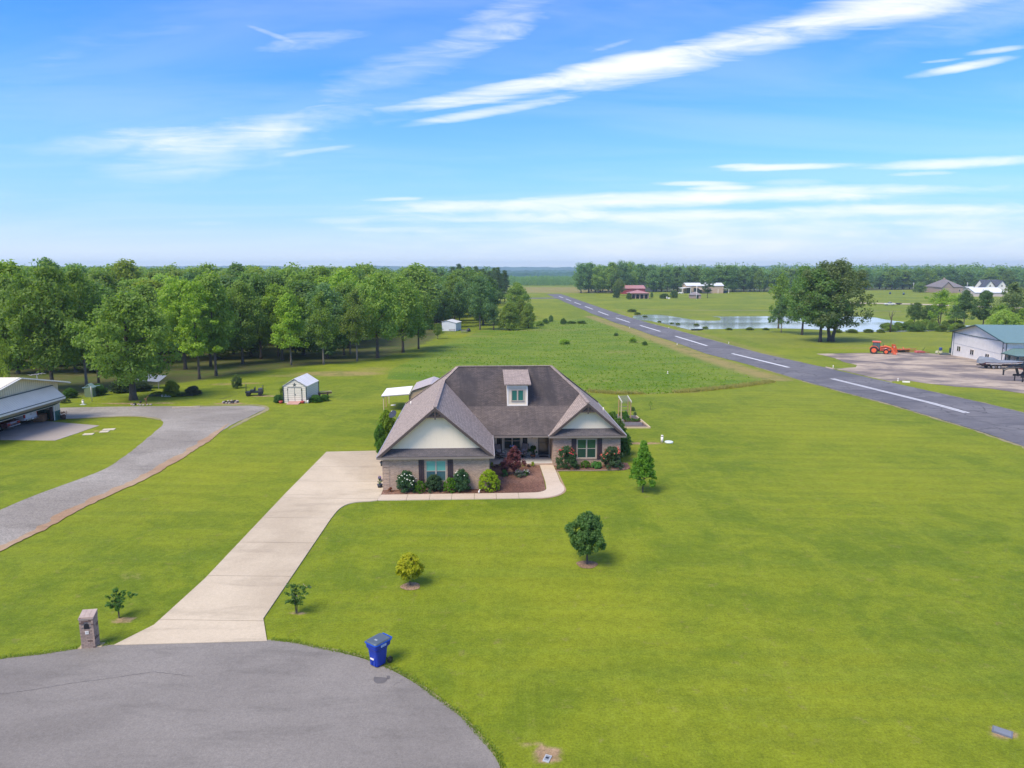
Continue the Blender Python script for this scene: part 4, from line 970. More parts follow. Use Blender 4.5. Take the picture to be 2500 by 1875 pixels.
# shrubs round the back
plant('shrub', HW3(19.4, 9.2), 1.9, 2.2, (.045, .095, .022), 'dense green shrub at the right side wall of the brick house', 'side_shrub')
plant('shrub', HW3(19.6, 12.6), 1.8, 2.6, (.060, .105, .025), 'taller shrub behind the right roof corner beside the arbor', 'side_shrub')
plant('shrub', HW3(19.6, 15.6), 1.9, 2.6, (.065, .115, .025), 'shrub with upright shoots left of the arbor', 'side_shrub')
plant('shrub', HW3(-1.9, 12.3), 1.3, 2.3, (.060, .125, .020), 'green shrub beside the satellite dish at the left wall', 'side_shrub')
plant('shrub', HW3(-1.7, 15.3), 1.9, 3.0, (.125, .175, .022), 'yellow green shrub left of the roof behind the satellite dish', 'side_shrub')
plant('shrub', HW3(-1.55, 10.2), .9, 1.5, (.060, .125, .020), 'small green shrub below the satellite dish', 'side_shrub')

def small(key, bx, by, top, wpx, col, label, name, cat='tree', **kw):
    p = W(bx, by); h = (Zat(top, p.y) - p.z) * .93; w = wpx / FPX * math.hypot(p.y, 16) * 1.05
    e = plant(key, p, w, h, col, label, name, cat, **kw); return e
small('golden', 1001, 1430, 1343, 64, (.27, .26, .018), 'small round yellow leaved tree alone on the front lawn', 'yellow_tree')
small('maple2', 1433, 1378, 1240, 92, (.070, .125, .040), 'dark green round crowned young tree on the front lawn', 'young_tree')
small('pear', 1569, 1202, 1070, 70, (.080, .155, .018), 'slender cone shaped bright green tree right of the house', 'cone_tree')
small('myrtle', 291, 1510, 1437, 82, (.042, .088, .022), 'open multi stemmed green shrub next to the brick mailbox', 'myrtle_shrub', 'shrub')
small('myrtle', 724, 1498, 1424, 80, (.055, .095, .028), 'multi stemmed shrub with reddish tips right of the driveway', 'myrtle_shrub', 'shrub', flowers=FPNK, fn=12, fs=.03)
small('sapling', 1588, 1001, 978, 18, (.12, .17, .03), 'thin bare looking sapling on the back lawn', 'sapling', 'tree')
small('shrub', 579, 948, 911, 27, (.085, .115, .045), 'airy round grey green shrub on straw patch beyond the gravel drive', 'field_shrub', 'shrub')
small('shrub', 472, 965, 940, 42, (.050, .058, .048), 'dark purplish round shrub at the end of the flower bed', 'dark_shrub', 'shrub')
small('shrub', 420, 968, 925, 42, (.15, .17, .025), 'yellow green small tree behind the flower bed', 'yellow_shrub', 'shrub')
small('box', 385, 967, 955, 34, (.055, .10, .022), 'low green hedge clump at the left end of the flower bed', 'hedge_clump', 'shrub')
small('box', 445, 967, 957, 36, (.075, .115, .045), 'pale green clump in the middle of the flower bed', 'hedge_clump', 'shrub')
small('shrub', 240, 965, 935, 40, (.045, .10, .022), 'bright bush right of the green wellhouse', 'garden_bush', 'shrub')
small('shrub', 172, 972, 945, 34, (.05, .10, .02), 'bush left of the green wellhouse behind the hangar', 'garden_bush', 'shrub')
small('box', 160, 984, 973, 24, (.035, .055, .025), 'dark low bush at the right hangar corner', 'garden_bush', 'shrub')
small('shrub', 300, 958, 925, 60, (.030, .050, .022), 'dark shaded thicket left of the big grey green tree', 'thicket', 'shrub')
small('shrub', 345, 955, 930, 50, (.030, .048, .022), 'dark shaded thicket right of the big trunk', 'thicket', 'shrub')
for a, b, c, d, k, lab in [(1378, 840, 826, 30, 'bright', 'clump of bright weeds at the meadow edge near the runway'), (1332, 790, 776, 18, 'deep', 'dark bush in the brush right of the twin round bushes'), (1375, 792, 775, 16, 'deep', 'dark bush near the middle of the brush line'), (1345, 786, 768, 14, 'blue', 'small pointed tree in the brush line'),
                      (1420, 790, 782, 26, 'deep', 'low bush at the right end of the brush line'), (1395, 790, 783, 26, 'deep', 'low bush right of the middle of the brush line'), (1318, 796, 782, 24, 'mid', 'pale brush beside the right round bush'), (1545, 836, 822, 20, 'bright', 'round light green bush in the meadow beside the runway'),
                      (1574, 843, 832, 15, 'deep', 'darker bush right of the light green meadow bush'), (1504, 820, 812, 14, 'deep', 'small dark bush left of the light green meadow bush')]:
    small('shrub', a, b, c, d, G_(k, 1.1), lab, 'meadow_bush', 'shrub', group='bushes in the meadow')
rsb = random.Random(77)
for i in range(34):   # low scrub on the island and the pond shore
    a = 2160 + i * 5.6 + rsb.uniform(-2, 2); b = rsb.uniform(797, 810)
    small('shrub', a, b, b - rsb.uniform(11, 22), rsb.uniform(16, 30), [G_('deep', 1.1), G_('olive', .8), G_('mid', 1.0), G_('lime', .8)][i % 4], 'low scrub bush on the narrow pond island', 'island_scrub', 'shrub', group='scrub on the pond island')
for i, (a, b, w) in enumerate([(1700, 795, 10), (1722, 803, 12), (1655, 793, 9), (1640, 791, 8), (1575, 775, 10), (1830, 806, 14), (1870, 806, 12), (2045, 812, 16), (2080, 813, 20), (2120, 812, 18), (1543, 762, 16), (1556, 768, 12), (1610, 787, 8), (1780, 806, 12), (2150, 812, 16)]):
    small('shrub', a, b, b - w * .55, w * 1.5, G_('olive', .8), 'low bush along the grassy pond shore', 'shore_bush', 'shrub', group='bushes along the pond shore')

# tall meadow grass (uncountable): tufts with real height, densest along the mown edge
def meadow_grass():
    rs = np.random.RandomState(5); N = 22000
    mn = MEADOW.min(0); mxx = MEADOW.max(0)
    yy = mn[1] + (mxx[1] - mn[1]) * rs.rand(N) ** 1.7; xx = mn[0] + (mxx[0] - mn[0]) * rs.rand(N); Q = np.stack([xx, yy], 1); sd = sdist(Q, MEADOW)
    keep = (sd < -.1) & ((rs.rand(N) < sm(-sd, 0, 9)) | (Q[:, 1] < 104)) & (rs.rand(N) < .8); Q = Q[keep]; n = len(Q); z = np.interp(Q[:, 1], KY, KZ)
    h = (.08 + .18 * rs.rand(n) ** 2); a = rs.rand(n) * 6.28; w = .10 + .12 * rs.rand(n); ln = rs.normal(size=(n, 2)) * .14
    c, s = np.cos(a) * w, np.sin(a) * w
    v = np.empty((n, 3, 3)); v[:, 0] = np.stack([Q[:, 0] - c, Q[:, 1] - s, z], 1); v[:, 1] = np.stack([Q[:, 0] + c, Q[:, 1] + s, z], 1); v[:, 2] = np.stack([Q[:, 0] + ln[:, 0], Q[:, 1] + ln[:, 1], z + h], 1)
    me = bpy.data.meshes.new('meadow_grass'); me.vertices.add(n * 3); me.vertices.foreach_set('co', v.ravel()); me.loops.add(n * 3); me.loops.foreach_set('vertex_index', np.arange(n * 3))
    me.polygons.add(n); me.polygons.foreach_set('loop_start', np.arange(0, n * 3, 3)); me.polygons.foreach_set('loop_total', np.full(n, 3))
    at = me.attributes.new('leafvar', 'FLOAT', 'POINT'); X_, Y_ = Q[:, 0], Q[:, 1]
    lo = np.sin(X_ * .21 + 1.3 * np.sin(Y_ * .13)) * .5 + np.sin(Y_ * .17 + X_ * .09 + 2) * .5 + np.sin(X_ * .73 + Y_ * .5) * .35 + np.sin(X_ * 1.9 - Y_ * 1.3) * .25
    at.data.foreach_set('value', np.repeat(np.clip(.45 + lo * .28 + (rs.rand(n) - .5) * .5, 0, 1), 3).astype('f')); me.update(); me.materials.append(LEAF)
    o = bpy.data.objects.new('meadow_grass', me); COL.objects.link(o); o.color = (.115, .165, .018, 1); tag(o, 'tall uncut meadow grass behind the brick house', 'grass', kind='stuff')
meadow_grass()

def fringe_grass():
    rs = np.random.RandomState(8); ln_ = PW([(1440, 958), (1500, 963), (1600, 963), (1700, 957), (1800, 947), (1890, 934)]); V_ = []; A_ = []
    seg = np.linalg.norm(np.diff(ln_, axis=0), axis=1); n = 15000; t = rs.rand(n) * seg.sum(); cs = np.concatenate([[0], np.cumsum(seg)])
    i = np.clip(np.searchsorted(cs, t) - 1, 0, len(seg) - 1); f = (t - cs[i]) / seg[i]; P0 = ln_[i] + (ln_[i + 1] - ln_[i]) * f[:, None]
    P0[:, 1] += np.abs(rs.normal(size=n)) * .9; P0[:, 0] += rs.normal(size=n) * .2
    keep = (np.sin(P0[:, 0] * .55) + np.sin(P0[:, 0] * .21 + 1) + rs.rand(n) * 1.6) > .2; P0 = P0[keep]; n = len(P0)
    z = np.interp(P0[:, 1], KY, KZ); h = .12 + .3 * rs.rand(n) ** 1.5; a = rs.rand(n) * 6.28; w = .05 + .07 * rs.rand(n); l2 = rs.normal(size=(n, 2)) * .12; c, s = np.cos(a) * w, np.sin(a) * w
    v = np.empty((n, 3, 3)); v[:, 0] = np.stack([P0[:, 0] - c, P0[:, 1] - s, z], 1); v[:, 1] = np.stack([P0[:, 0] + c, P0[:, 1] + s, z], 1); v[:, 2] = np.stack([P0[:, 0] + l2[:, 0], P0[:, 1] + l2[:, 1], z + h], 1)
    me = bpy.data.meshes.new('straw_grass'); me.from_pydata(v.reshape(-1, 3).tolist(), [], np.arange(n * 3).reshape(-1, 3).tolist())
    at = me.attributes.new('leafvar', 'FLOAT', 'POINT'); at.data.foreach_set('value', np.repeat(rs.rand(n), 3).astype('f')); me.materials.append(LEAF)
    o = bpy.data.objects.new('straw_grass', me); COL.objects.link(o); o.color = (.235, .20, .075, 1); tag(o, 'dry straw coloured grass along the front edge of the meadow', 'grass', kind='stuff')
fringe_grass()

def verge_grass():
    rs = np.random.RandomState(12); ln_ = np.array([p_ for p_ in arc if p_[1] > 16.5]); V_ = []
    seg = np.linalg.norm(np.diff(ln_, axis=0), axis=1); n = 16000; t = rs.rand(n) * seg.sum(); cs = np.concatenate([[0], np.cumsum(seg)])
    i = np.clip(np.searchsorted(cs, t) - 1, 0, len(seg) - 1); f = (t - cs[i]) / seg[i]; P0 = ln_[i] + (ln_[i + 1] - ln_[i]) * f[:, None]; d = ln_[i + 1] - ln_[i]; d /= np.linalg.norm(d, axis=1)[:, None]
    nr = np.stack([-d[:, 1], d[:, 0]], 1); off = np.abs(rs.normal(size=n)) * .14 - .05 + .03 * np.sin(t * 2.1) + .03 * np.sin(t * .8); P0 = P0 + nr * off[:, None]
    dx0, dx1 = W(262, 1580).x, W(660, 1566).x; P0 = P0[(P0[:, 0] < dx0) | (P0[:, 0] > dx1)]; n = len(P0)
    z = np.full(n, .0); h = .05 + .07 * rs.rand(n); a = rs.rand(n) * 6.28; w = .012 + .02 * rs.rand(n); l2 = rs.normal(size=(n, 2)) * .035; c, s = np.cos(a) * w, np.sin(a) * w
    v = np.empty((n, 3, 3)); v[:, 0] = np.stack([P0[:, 0] - c, P0[:, 1] - s, z], 1); v[:, 1] = np.stack([P0[:, 0] + c, P0[:, 1] + s, z], 1); v[:, 2] = np.stack([P0[:, 0] + l2[:, 0], P0[:, 1] + l2[:, 1], z + h], 1)
    me = bpy.data.meshes.new('verge_grass'); me.from_pydata(v.reshape(-1, 3).tolist(), [], np.arange(n * 3).reshape(-1, 3).tolist())
    at = me.attributes.new('leafvar', 'FLOAT', 'POINT'); at.data.foreach_set('value', np.repeat(rs.rand(n), 3).astype('f')); me.materials.append(LEAF)
    o = bpy.data.objects.new('verge_grass', me); COL.objects.link(o); o.color = (.13, .16, .03, 1); tag(o, 'ragged grass growing over the edge of the cul-de-sac', 'grass', kind='stuff')
verge_grass()
# ================================================================ THE BRICK HOUSE
BRICK = brickmat('brick', (.45, .305, .215), (.29, .195, .142), (.45, .355, .27), .2, .069, .010)
SOLDIER = brickmat('brick_soldier', (.44, .31, .22), (.31, .215, .155), (.43, .345, .265), .2, .069, .010, swap=True, off=0)
SHING = brickmat('shingle', (.38, .302, .255), (.265, .208, .178), (.11, .088, .080), .30, .14, .012, off=.37, rough=.95, bumpd=.008)
SHINGS = brickmat('shingle_stained', (.098, .078, .072), (.060, .048, .046), (.024, .020, .020), .30, .14, .012, off=.37, stain=.92, rough=.95, bumpd=.008)
SHINGD = brickmat('shingle_dark', (.115, .102, .104), (.080, .073, .077), (.050, .046, .050), .30, .14, .012, off=.37, rough=.95, bumpd=.008)
SIDING = mat('cream_siding', (.82, .70, .54), .6, var=.03, scale=1.2)
CREAM = mat('cream_trim', (.66, .57, .44), .55, var=.05)
TAUPE = mat('taupe_trim', (.20, .165, .145), .5, var=.06)
BROWN = mat('brown_trim', (.070, .050, .046), .5, var=.12)
SHUT = mat('shutter_brown', (.040, .024, .030), .55, var=.1)
SHUTB = mat('shutter_black', (.018, .014, .018), .5, var=.1)
DRIP = mat('drip_edge', (.42, .40, .40), .35, var=.05, metal=.3)
FRAME = mat('window_frame', (.42, .36, .30), .45, var=.04)
GTEAL = glassmat('glass_teal_blind', (.15, .42, .34)); GDARK = glassmat('glass_dark_teal', (.055, .12, .135)); GGREEN = glassmat('glass_green', (.022, .085, .042)); GGREEN2 = glassmat('glass_dark_green', (.018, .055, .045))
GPORCH = glassmat('glass_porch', (.022, .048, .052)); GDORM = glassmat('glass_dormer', (.025, .14, .12)); GDOOR = glassmat('glass_storm_door', (.040, .038, .034))
PORCHF = mat('porch_concrete', (.44, .42, .40), .8, var=.08, scale=1.5)
BLACK = mat('black_metal', (.015, .015, .018), .4, var=.1)
WHITE = mat('white_paint', (.76, .71, .64), .5, var=.05)
house = empty('brick_house', (HO.x, HO.y, 0), HTH, 'single storey brick house with two front gables and brown shingle roof', 'house')
SLP = .857
def zl(u): return 2.6 + SLP * (u + .35)
# --- roof planes
roof = MB(); T_ = .13
m = MB(); m.slab([(-.35, -.35, 2.6), (3.88, -.35, 6.225), (3.88, 11.78, 6.225), (5.08, 13.44, 7.25), (-.35, 20, 2.6)], T_)
m.slab([(3.88, -.35, 6.225), (8.1, -.35, 2.6), (8.1, 5.93, 2.6), (5.96, 9, 4.44), (3.88, 11.78, 6.225)], T_)
m.slab([(12.65, 5.62, 2.6), (15.8, 5.62, 5.3), (15.8, 10.34, 5.3), (14.8, 9, 4.44), (12.65, 5.93, 2.6)], T_)
m.slab([(18.95, 5.62, 2.6), (18.95, 20, 2.6), (13.52, 13.44, 7.25), (15.8, 10.34, 5.3), (15.8, 5.62, 5.3)], T_)
m.slab([(18.95, 20, 2.6), (-.35, 20, 2.6), (5.08, 13.44, 7.25), (13.52, 13.44, 7.25)], T_)
rf = m.build('roof', SHING, house)
m = MB(); m.slab([(8.1, 5.93, 2.6), (12.65, 5.93, 2.6), (14.8, 9, 4.44), (5.96, 9, 4.44)], T_)
m.build('roof', brickmat('shingle_porch', (.150, .118, .106), (.098, .078, .070), (.040, .032, .030), .30, .14, .012, off=.37, stain=.55, rough=.95, bumpd=.008), house, label='faded lower front slope over the porch')
m = MB(); m.slab([(5.96, 9, 4.44), (14.8, 9, 4.44), (15.8, 10.34, 5.3), (13.52, 13.44, 7.25), (5.08, 13.44, 7.25), (3.88, 11.78, 6.225)], T_)
m.build('roof', SHINGS, house, label='dark algae stained upper front slope')
# ridge and hip caps
m = MB()
def cap(p, q, w=.28): m.bar(p, q, w, .05)
for p, q in [((3.88, -.35, 6.24), (3.88, 11.78, 6.24)), ((3.88, 11.78, 6.24), (5.08, 13.44, 7.27)), ((5.08, 13.44, 7.27), (13.52, 13.44, 7.27)), ((13.52, 13.44, 7.27), (15.8, 10.34, 5.32)), ((15.8, 5.62, 5.32), (15.8, 10.34, 5.32)),
             ((5.08, 13.44, 7.27), (-.35, 20, 2.62)), ((13.52, 13.44, 7.27), (18.95, 20, 2.62))]: cap(p, q)
m.build('ridge_cap', SHING, rf)
# drip edges / eaves
m = MB()
for p, q in [((-.37, -.35, 2.59), (-.37, 20, 2.59)), ((8.12, -.35, 2.59), (8.12, 5.93, 2.59)), ((18.97, 5.62, 2.59), (18.97, 20, 2.59)), ((12.62, 5.6, 2.59), (12.62, 5.95, 2.59))]: m.bar(p, q, .05, .06)
m.build('drip_edge', DRIP, house)
m = MB(); m.bar((-.37, -.37, 2.50), (8.12, -.37, 2.50), .03, .14); m.bar((8.1, 5.90, 2.50), (12.65, 5.90, 2.50), .03, .14); m.bar((12.62, 5.6, 2.50), (18.97, 5.6, 2.50), .03, .14)
for x, y0, y1 in ((-.36, -.35, 20), (8.11, -.35, 5.9), (18.96, 5.62, 20)): m.bar((x, y0, 2.49), (x, y1, 2.49), .03, .12)
m.build('fascia', TAUPE, house)
m = MB(); m.box(-.34, 0, -.34, 20, 2.40, 2.43); m.box(0, 8.08, -.34, 0, 2.40, 2.43); m.box(7.75, 8.08, 0, 5.9, 2.4, 2.43); m.box(12.66, 18.94, 5.64, 6, 2.40, 2.43); m.box(18.55, 18.94, 6, 19.9, 2.4, 2.43)
m.box(7.75, 13.0, 5.95, 8.7, 2.40, 2.43); m.build('soffit', CREAM, house)
# rake boards on the gables
def rake(ua, ub, um, v, zp):
    m = MB()
    for u in (ua, ub): m.bar((u, v, 2.60 - .12), (um, v, zp - .12), .035, .20, up=(0, 1, 0)) if False else None
    for sgn, u in ((1, ua), (-1, ub)):
        pts = [(u, 2.56), (um, zp - .02), (um, zp - .25), (u + sgn * .27, 2.56)]
        m.prism(pts, v - .03, v + .005, 'y')
    m.build('rake_board', BROWN, house)
rake(-.35, 8.1, 3.88, -.355, 6.225); rake(12.65, 18.95, 15.8, 5.615, 5.3)
# gable siding, set back, over a short pent roof
def gable(ua, ub, um, v0, zp, nm):
    zb = 3.06; k = (zb - 2.6) / SLP
    m = MB(); m.prism([(ua + k + .06, zb - .1), (ub - k - .06, zb - .1), (ub - k - .06, zb), (um, zp - .16), (ua + k + .06, zb)], v0 + .60, v0 + .66, 'y'); w = m.build('gable_siding', SIDING, house)
    m = MB(); n = int((ub - ua - 1) / .41)
    for i in range(1, n + 1):
        u = ua + k + .05 + i * .41
        zt = (2.6 + SLP * (u - ua) if u < um else 2.6 + SLP * (ub - u)) - .2
        if zt > zb + .06 and u < ub - k: m.box(u - .010, u + .010, v0 + .597, v0 + .60, zb, zt)
    m.build('groove', mat('siding_groove', (.79, .675, .52), .6), w)
    m = MB(); m.slab([(ua + .02, v0, 2.60), (ub - .02, v0, 2.60), (ub - k - .05, v0 + .62, zb + .02), (ua + k + .05, v0 + .62, zb + .02)], .10); m.build('pent_roof', SHINGD, house)
    # the wedge of rafters closing the sides under the rake is the roof itself; truss ornament in the peak:
    h = .60; wz = zp - .13 - h; hw = h / SLP
    m = MB(); y = v0 + .02
    m.bar((um - hw - .05, y, wz), (um + hw + .05, y, wz), .09, .10); tr = m.build('gable_bracket', BROWN, house)
    m = MB(); m.bar((um, y - .01, zp - .15), (um, y - .01, wz - .17), .10, .10); m.build('king_post', BROWN, tr)
    for s in (-1, 1):
        m = MB(); m.tube([(um + s * .04, y, wz + .06), (um + s * .2, y, wz + .12), (um + s * .32, y, wz + .2), (um + s * .42, y, wz + .27)], .028, 5)
        m.tube([(um + s * .04, y, wz + .03), (um + s * .25, y, wz + .24), (um + s * .27, y, wz + .34)], .028, 5); m.build('curved_brace', BROWN, tr)
    m = MB(); m.prism([(um - hw, wz + .03), (um + hw, wz + .03), (um, zp - .18)], v0 + .12, v0 + .16, 'y'); m.build('bracket_panel', mat('bracket_panel', (.15, .125, .11), .7), tr)
gable(-.35, 8.1, 3.88, -.35, 6.225, 'left'); gable(12.65, 18.95, 15.8, 5.62, 5.3, 'right')
# --- walls
def wall_y(u0, u1, v, z0, z1, holes, t=.18):
    """wall in the plane v (front face), with window holes (u0,u1,z0,z1)"""
    m = MB(); us = sorted({u0, u1} | {x for h in holes for x in h[:2]}); zs = sorted({z0, z1} | {x for h in holes for x in h[2:]})
    for a, b in zip(us[:-1], us[1:]):
        run = None
        for c, d in zip(zs[:-1], zs[1:]):
            cu, cz = (a + b) / 2, (c + d) / 2
            if any(h[0] < cu < h[1] and h[2] < cz < h[3] for h in holes): continue
            m.box(a, b, v, v + t, c, d)
    return m
WG = (3.10, 4.60, .60, 2.22); WR = (14.98, 16.58, .60, 2.24); WP = (9.08, 10.52, .72, 2.20)
w = wall_y(0, 7.75, 0, -.1, 2.22, [WG]).build('wall', BRICK, house)
MB().box(0, 7.75, -.012, .18, 2.22, 2.45).build('soldier_course', SOLDIER, house)
MB().box(0, .18, .18, 19.6, -.1, 2.45).build('wall', BRICK, house)
MB().box(7.57, 7.75, .18, 8.7, -.1, 2.45).build('wall', BRICK, house)
wall_y(13.0, 18.55, 6.0, -.1, 2.26, [WR]).build('wall', BRICK, house)
MB().box(13.0, 18.55, 5.988, 6.18, 2.26, 2.45).build('soldier_course', SOLDIER, house)
MB().box(13.0, 13.18, 6.18, 8.7, -.1, 2.45).build('wall', BRICK, house)
MB().box(18.37, 18.55, 6.18, 19.6, -.1, 2.45).build('wall', BRICK, house)
MB().box(0.18, 18.37, 19.42, 19.6, -.1, 2.45).build('wall', BRICK, house)
wall_y(7.75, 13.0, 8.7, .2, 2.42, [WP, (12.02, 12.94, .22, 2.24)]).build('porch_wall', SIDING, house)
m = MB()
for i in range(1, 13):
    u = 7.75 + i * .41
    if WP[0] - .5 < u < WP[1] + .5 or 12 < u < 12.96: continue
    m.box(u - .01, u + .01, 8.696, 8.70, .2, 2.4)
m.build('porch_wall_groove', MATS['siding_groove'], house)
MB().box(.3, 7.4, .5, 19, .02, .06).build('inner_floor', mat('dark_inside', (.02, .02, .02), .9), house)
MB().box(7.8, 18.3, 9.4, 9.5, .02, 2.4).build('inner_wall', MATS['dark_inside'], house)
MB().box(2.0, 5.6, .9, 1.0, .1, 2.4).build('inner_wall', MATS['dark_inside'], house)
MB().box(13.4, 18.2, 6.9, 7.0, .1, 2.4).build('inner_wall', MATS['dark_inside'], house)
# quoin blocks at the garage corners and right wing corners
QM = MB().box(0, .50, -.022, 0, 0, .405).mesh('quoin', BRICK); QM2 = MB().box(0, .34, -.022, 0, 0, .405).mesh('quoin', BRICK)
for i in range(5):
    for u, v, me_ in ((-.012, 0, QM if i % 2 == 0 else QM), (7.412, 0, QM2), (13.0 - .012, 6.0, QM2), (18.222, 6.0, QM2)):
        o = bpy.data.objects.new('quoin', me_); COL.objects.link(o); o.parent = house; o.location = (u, v, .01 + i * .44)
m = MB()
for i in range(5): m.box(-.022, 0, 0, .45, .01 + i * .44, .415 + i * .44)
m.build('quoin', BRICK, house)
# downspout / corner trim at the garage's right corner
MB().bar((7.79, .06, .0), (7.79, .06, 2.42), .06, .06).build('downspout', BROWN, house)
MB().bar((12.93, 8.4, .2), (12.93, 8.4, 2.4), .05, .05).build('downspout', CREAM, house)
# --- windows
def window(par, u0, u1, z0, z1, v, mt_up, mt_lo, frame=FRAME, cas=.07, split=.5, name='window', lower=True, sill=True):
    f = MB(); c = cas
    f.box(u0, u0 + c, v + .03, v + .11, z0, z1); f.box(u1 - c, u1, v + .03, v + .11, z0, z1)
    f.box(u0 + c, u1 - c, v + .03, v + .11, z1 - c, z1); f.box(u0 + c, u1 - c, v + .03, v + .11, z0, z0 + c)
    um = (u0 + u1) / 2; f.box(um - c * .8, um + c * .8, v + .025, v + .11, z0 + c, z1 - c)
    w_ = f.build(name, frame, par); zm = z0 + (z1 - z0) * split
    for a, b in ((u0 + c, um - c * .8), (um + c * .8, u1 - c)):
        if lower:
            MB().box(a, b, v + .040, v + .09, zm - .022, zm + .022).build('meeting_rail', frame, w_)
            MB().box(a, b, v + .075, v + .085, zm + .022, z1 - c).build('pane', mt_up, w_)
            MB().box(a, b, v + .065, v + .075, z0 + c, zm - .022).build('pane', mt_lo, w_)
        else: MB().box(a, b, v + .07, v + .08, z0 + c, z1 - c).build('pane', mt_up, w_)
    if sill: MB().box(u0 - .04, u1 + .04, v - .04, v + .05, z0 - .07, z0).build('sill', SOLDIER if par is house else frame, w_)
    return w_
window(house, *WG[:4], 0, GTEAL, GDARK); window(house, *WR[:4], 6.0, GGREEN, GGREEN2); window(house, *WP[:4], 8.7, GPORCH, GPORCH, frame=FRAME)
m = MB(); u0, u1, z0, z1 = WP
for a, b, c, d in ((u0 - .12, u0, z0 - .1, z1 + .1), (u1, u1 + .12, z0 - .1, z1 + .1), (u0, u1, z1, z1 + .1)): m.box(a, b, 8.675, 8.70, c, d)
m.build('window_trim', CREAM, house)
def shutter(u0, u1, z0, z1, v, mt):
    n = 3; bw = (u1 - u0) / n; m = MB()
    for i in range(n): m.box(u0 + i * bw + .004, u0 + (i + 1) * bw - .004, v - .035, v - .008, z0, z1)
    s_ = m.build('shutter', mt, house)
    for z in (z0 + (z1 - z0) * .20, z0 + (z1 - z0) * .80): MB().box(u0 + .002, u1 - .002, v - .055, v - .036, z - .055, z + .055).build('batten', mt, s_)
shutter(2.60, 3.00, .48, 2.28, 0, SHUT); shutter(4.70, 5.10, .48, 2.28, 0, SHUT)
shutter(14.52, 14.92, .50, 2.28, 6.0, SHUT); shutter(16.64, 17.04, .50, 2.28, 6.0, SHUT)
shutter(8.50, 8.92, .60, 2.24, 8.7, SHUTB); shutter(10.68, 11.10, .60, 2.24, 8.7, SHUTB)
# --- front door with storm door
d = MB().box(12.02, 12.94, 8.76, 8.80, .22, 2.24).build('door', mat('door_black', (.020, .014, .012), .4), house)
m = MB(); m.box(12.02, 12.10, 8.70, 8.755, .22, 2.24); m.box(12.86, 12.94, 8.70, 8.755, .22, 2.24); m.box(12.1, 12.86, 8.70, 8.755, 2.14, 2.24); m.box(12.1, 12.86, 8.70, 8.755, .22, .40); m.box(12.1, 12.86, 8.70, 8.755, 1.26, 1.31)
m.build('storm_door_frame', BLACK, d)
MB().box(12.1, 12.86, 8.72, 8.73, 1.31, 2.14).build('pane', GDOOR, d); MB().box(12.1, 12.86, 8.72, 8.73, .40, 1.26).build('pane', GDOOR, d)
MB().tube([(12.06, 8.69, 1.2), (12.06, 8.64, 1.18), (12.06, 8.64, 1.12), (12.06, 8.69, 1.1)], .015, 6).build('handle', DRIP, d)
m = MB(); m.box(11.90, 12.015, 8.67, 8.70, .2, 2.34); m.box(12.945, 12.99, 8.67, 8.70, .2, 2.34); m.build('door_trim', CREAM, house)
# --- lanterns (part of the wall they are screwed to)
def lantern(u, v, z, s=1., side=False):
    m = MB()
    if side: m.box(-.06, 0, .04, .16, z - .12, z + .12); dx, dy = -.13, .10
    else: m.box(u - .06, u + .06, v - .02, v, z - .1, z + .16); dx, dy = u, v - .14
    if side: dx, dy = -.12, v
    m.lathe([(.02 * s, .24 * s), (.10 * s, .16 * s), (.16 * s, .10 * s), (.15 * s, .08 * s)][::-1], (dx, dy, z), 6)
    m.lathe([(.055 * s, -.22 * s), (.08 * s, -.18 * s)], (dx, dy, z), 6); m.bar((dx, dy, z + .2 * s), (dx if not side else 0, v if not side else dy, z + .2 * s), .02, .02)
    l = m.build('lantern', BLACK, house)
    g_ = MB(); g_.lathe([(.075 * s, -.18 * s), (.11 * s, .08 * s)], (dx, dy, z), 6); g_.build('lantern_glass', glassmat('lantern_glass', (.12, .115, .10)) if 'lantern_glass' not in MATS else MATS['lantern_glass'], l)
lantern(11.48, 8.68, 2.0, 1.15); lantern(-.1, .35, 1.95, .9, True)
MB().box(11.84, 11.89, 8.67, 8.69, 1.25, 1.36).build('door_bell', DRIP, house)
# --- porch
MB().box(7.75, 13.0, 6.22, 8.7, -.05, .19).build('porch_floor', PORCHF, house)
MB().box(7.75, 13.0, 6.10, 6.22, -.05, .165).build('porch_edge', BRICK, house)
# --- dormer
dm = MB(); dm.box(9.37, 11.13, 9.0, 12.2, 4.42, 6.28); do = dm.build('dormer', CREAM, house)
m = MB(); m.slab([(9.13, 8.68, 6.36), (11.40, 8.68, 6.36), (11.40, 13.02, 7.00), (9.13, 13.02, 7.00)], .09); m.build('dormer_roof', SHING, do)
m = MB(); m.box(9.37, 9.49, 8.965, 9.0, 4.46, 6.2); m.box(11.01, 11.13, 8.965, 9.0, 4.46, 6.2); m.box(9.49, 11.01, 8.965, 9.0, 4.46, 4.58); m.box(9.49, 11.01, 8.965, 9.0, 6.05, 6.2); m.build('dormer_trim', WHITE, do)
window(house, 9.72, 10.80, 4.86, 5.86, 8.90, GDORM, GDORM, lower=False, sill=False)
# --- roof vents
for (u, v) in ((.62, 15.2), (18.3, 12.9)):
    z = zl(u) if u < 4 else 2.6 + SLP * (18.95 - u)
    MB().tube([(u, v, z - .05), (u, v, z + .32)], .05, 8).build('vent_pipe', WHITE, house)
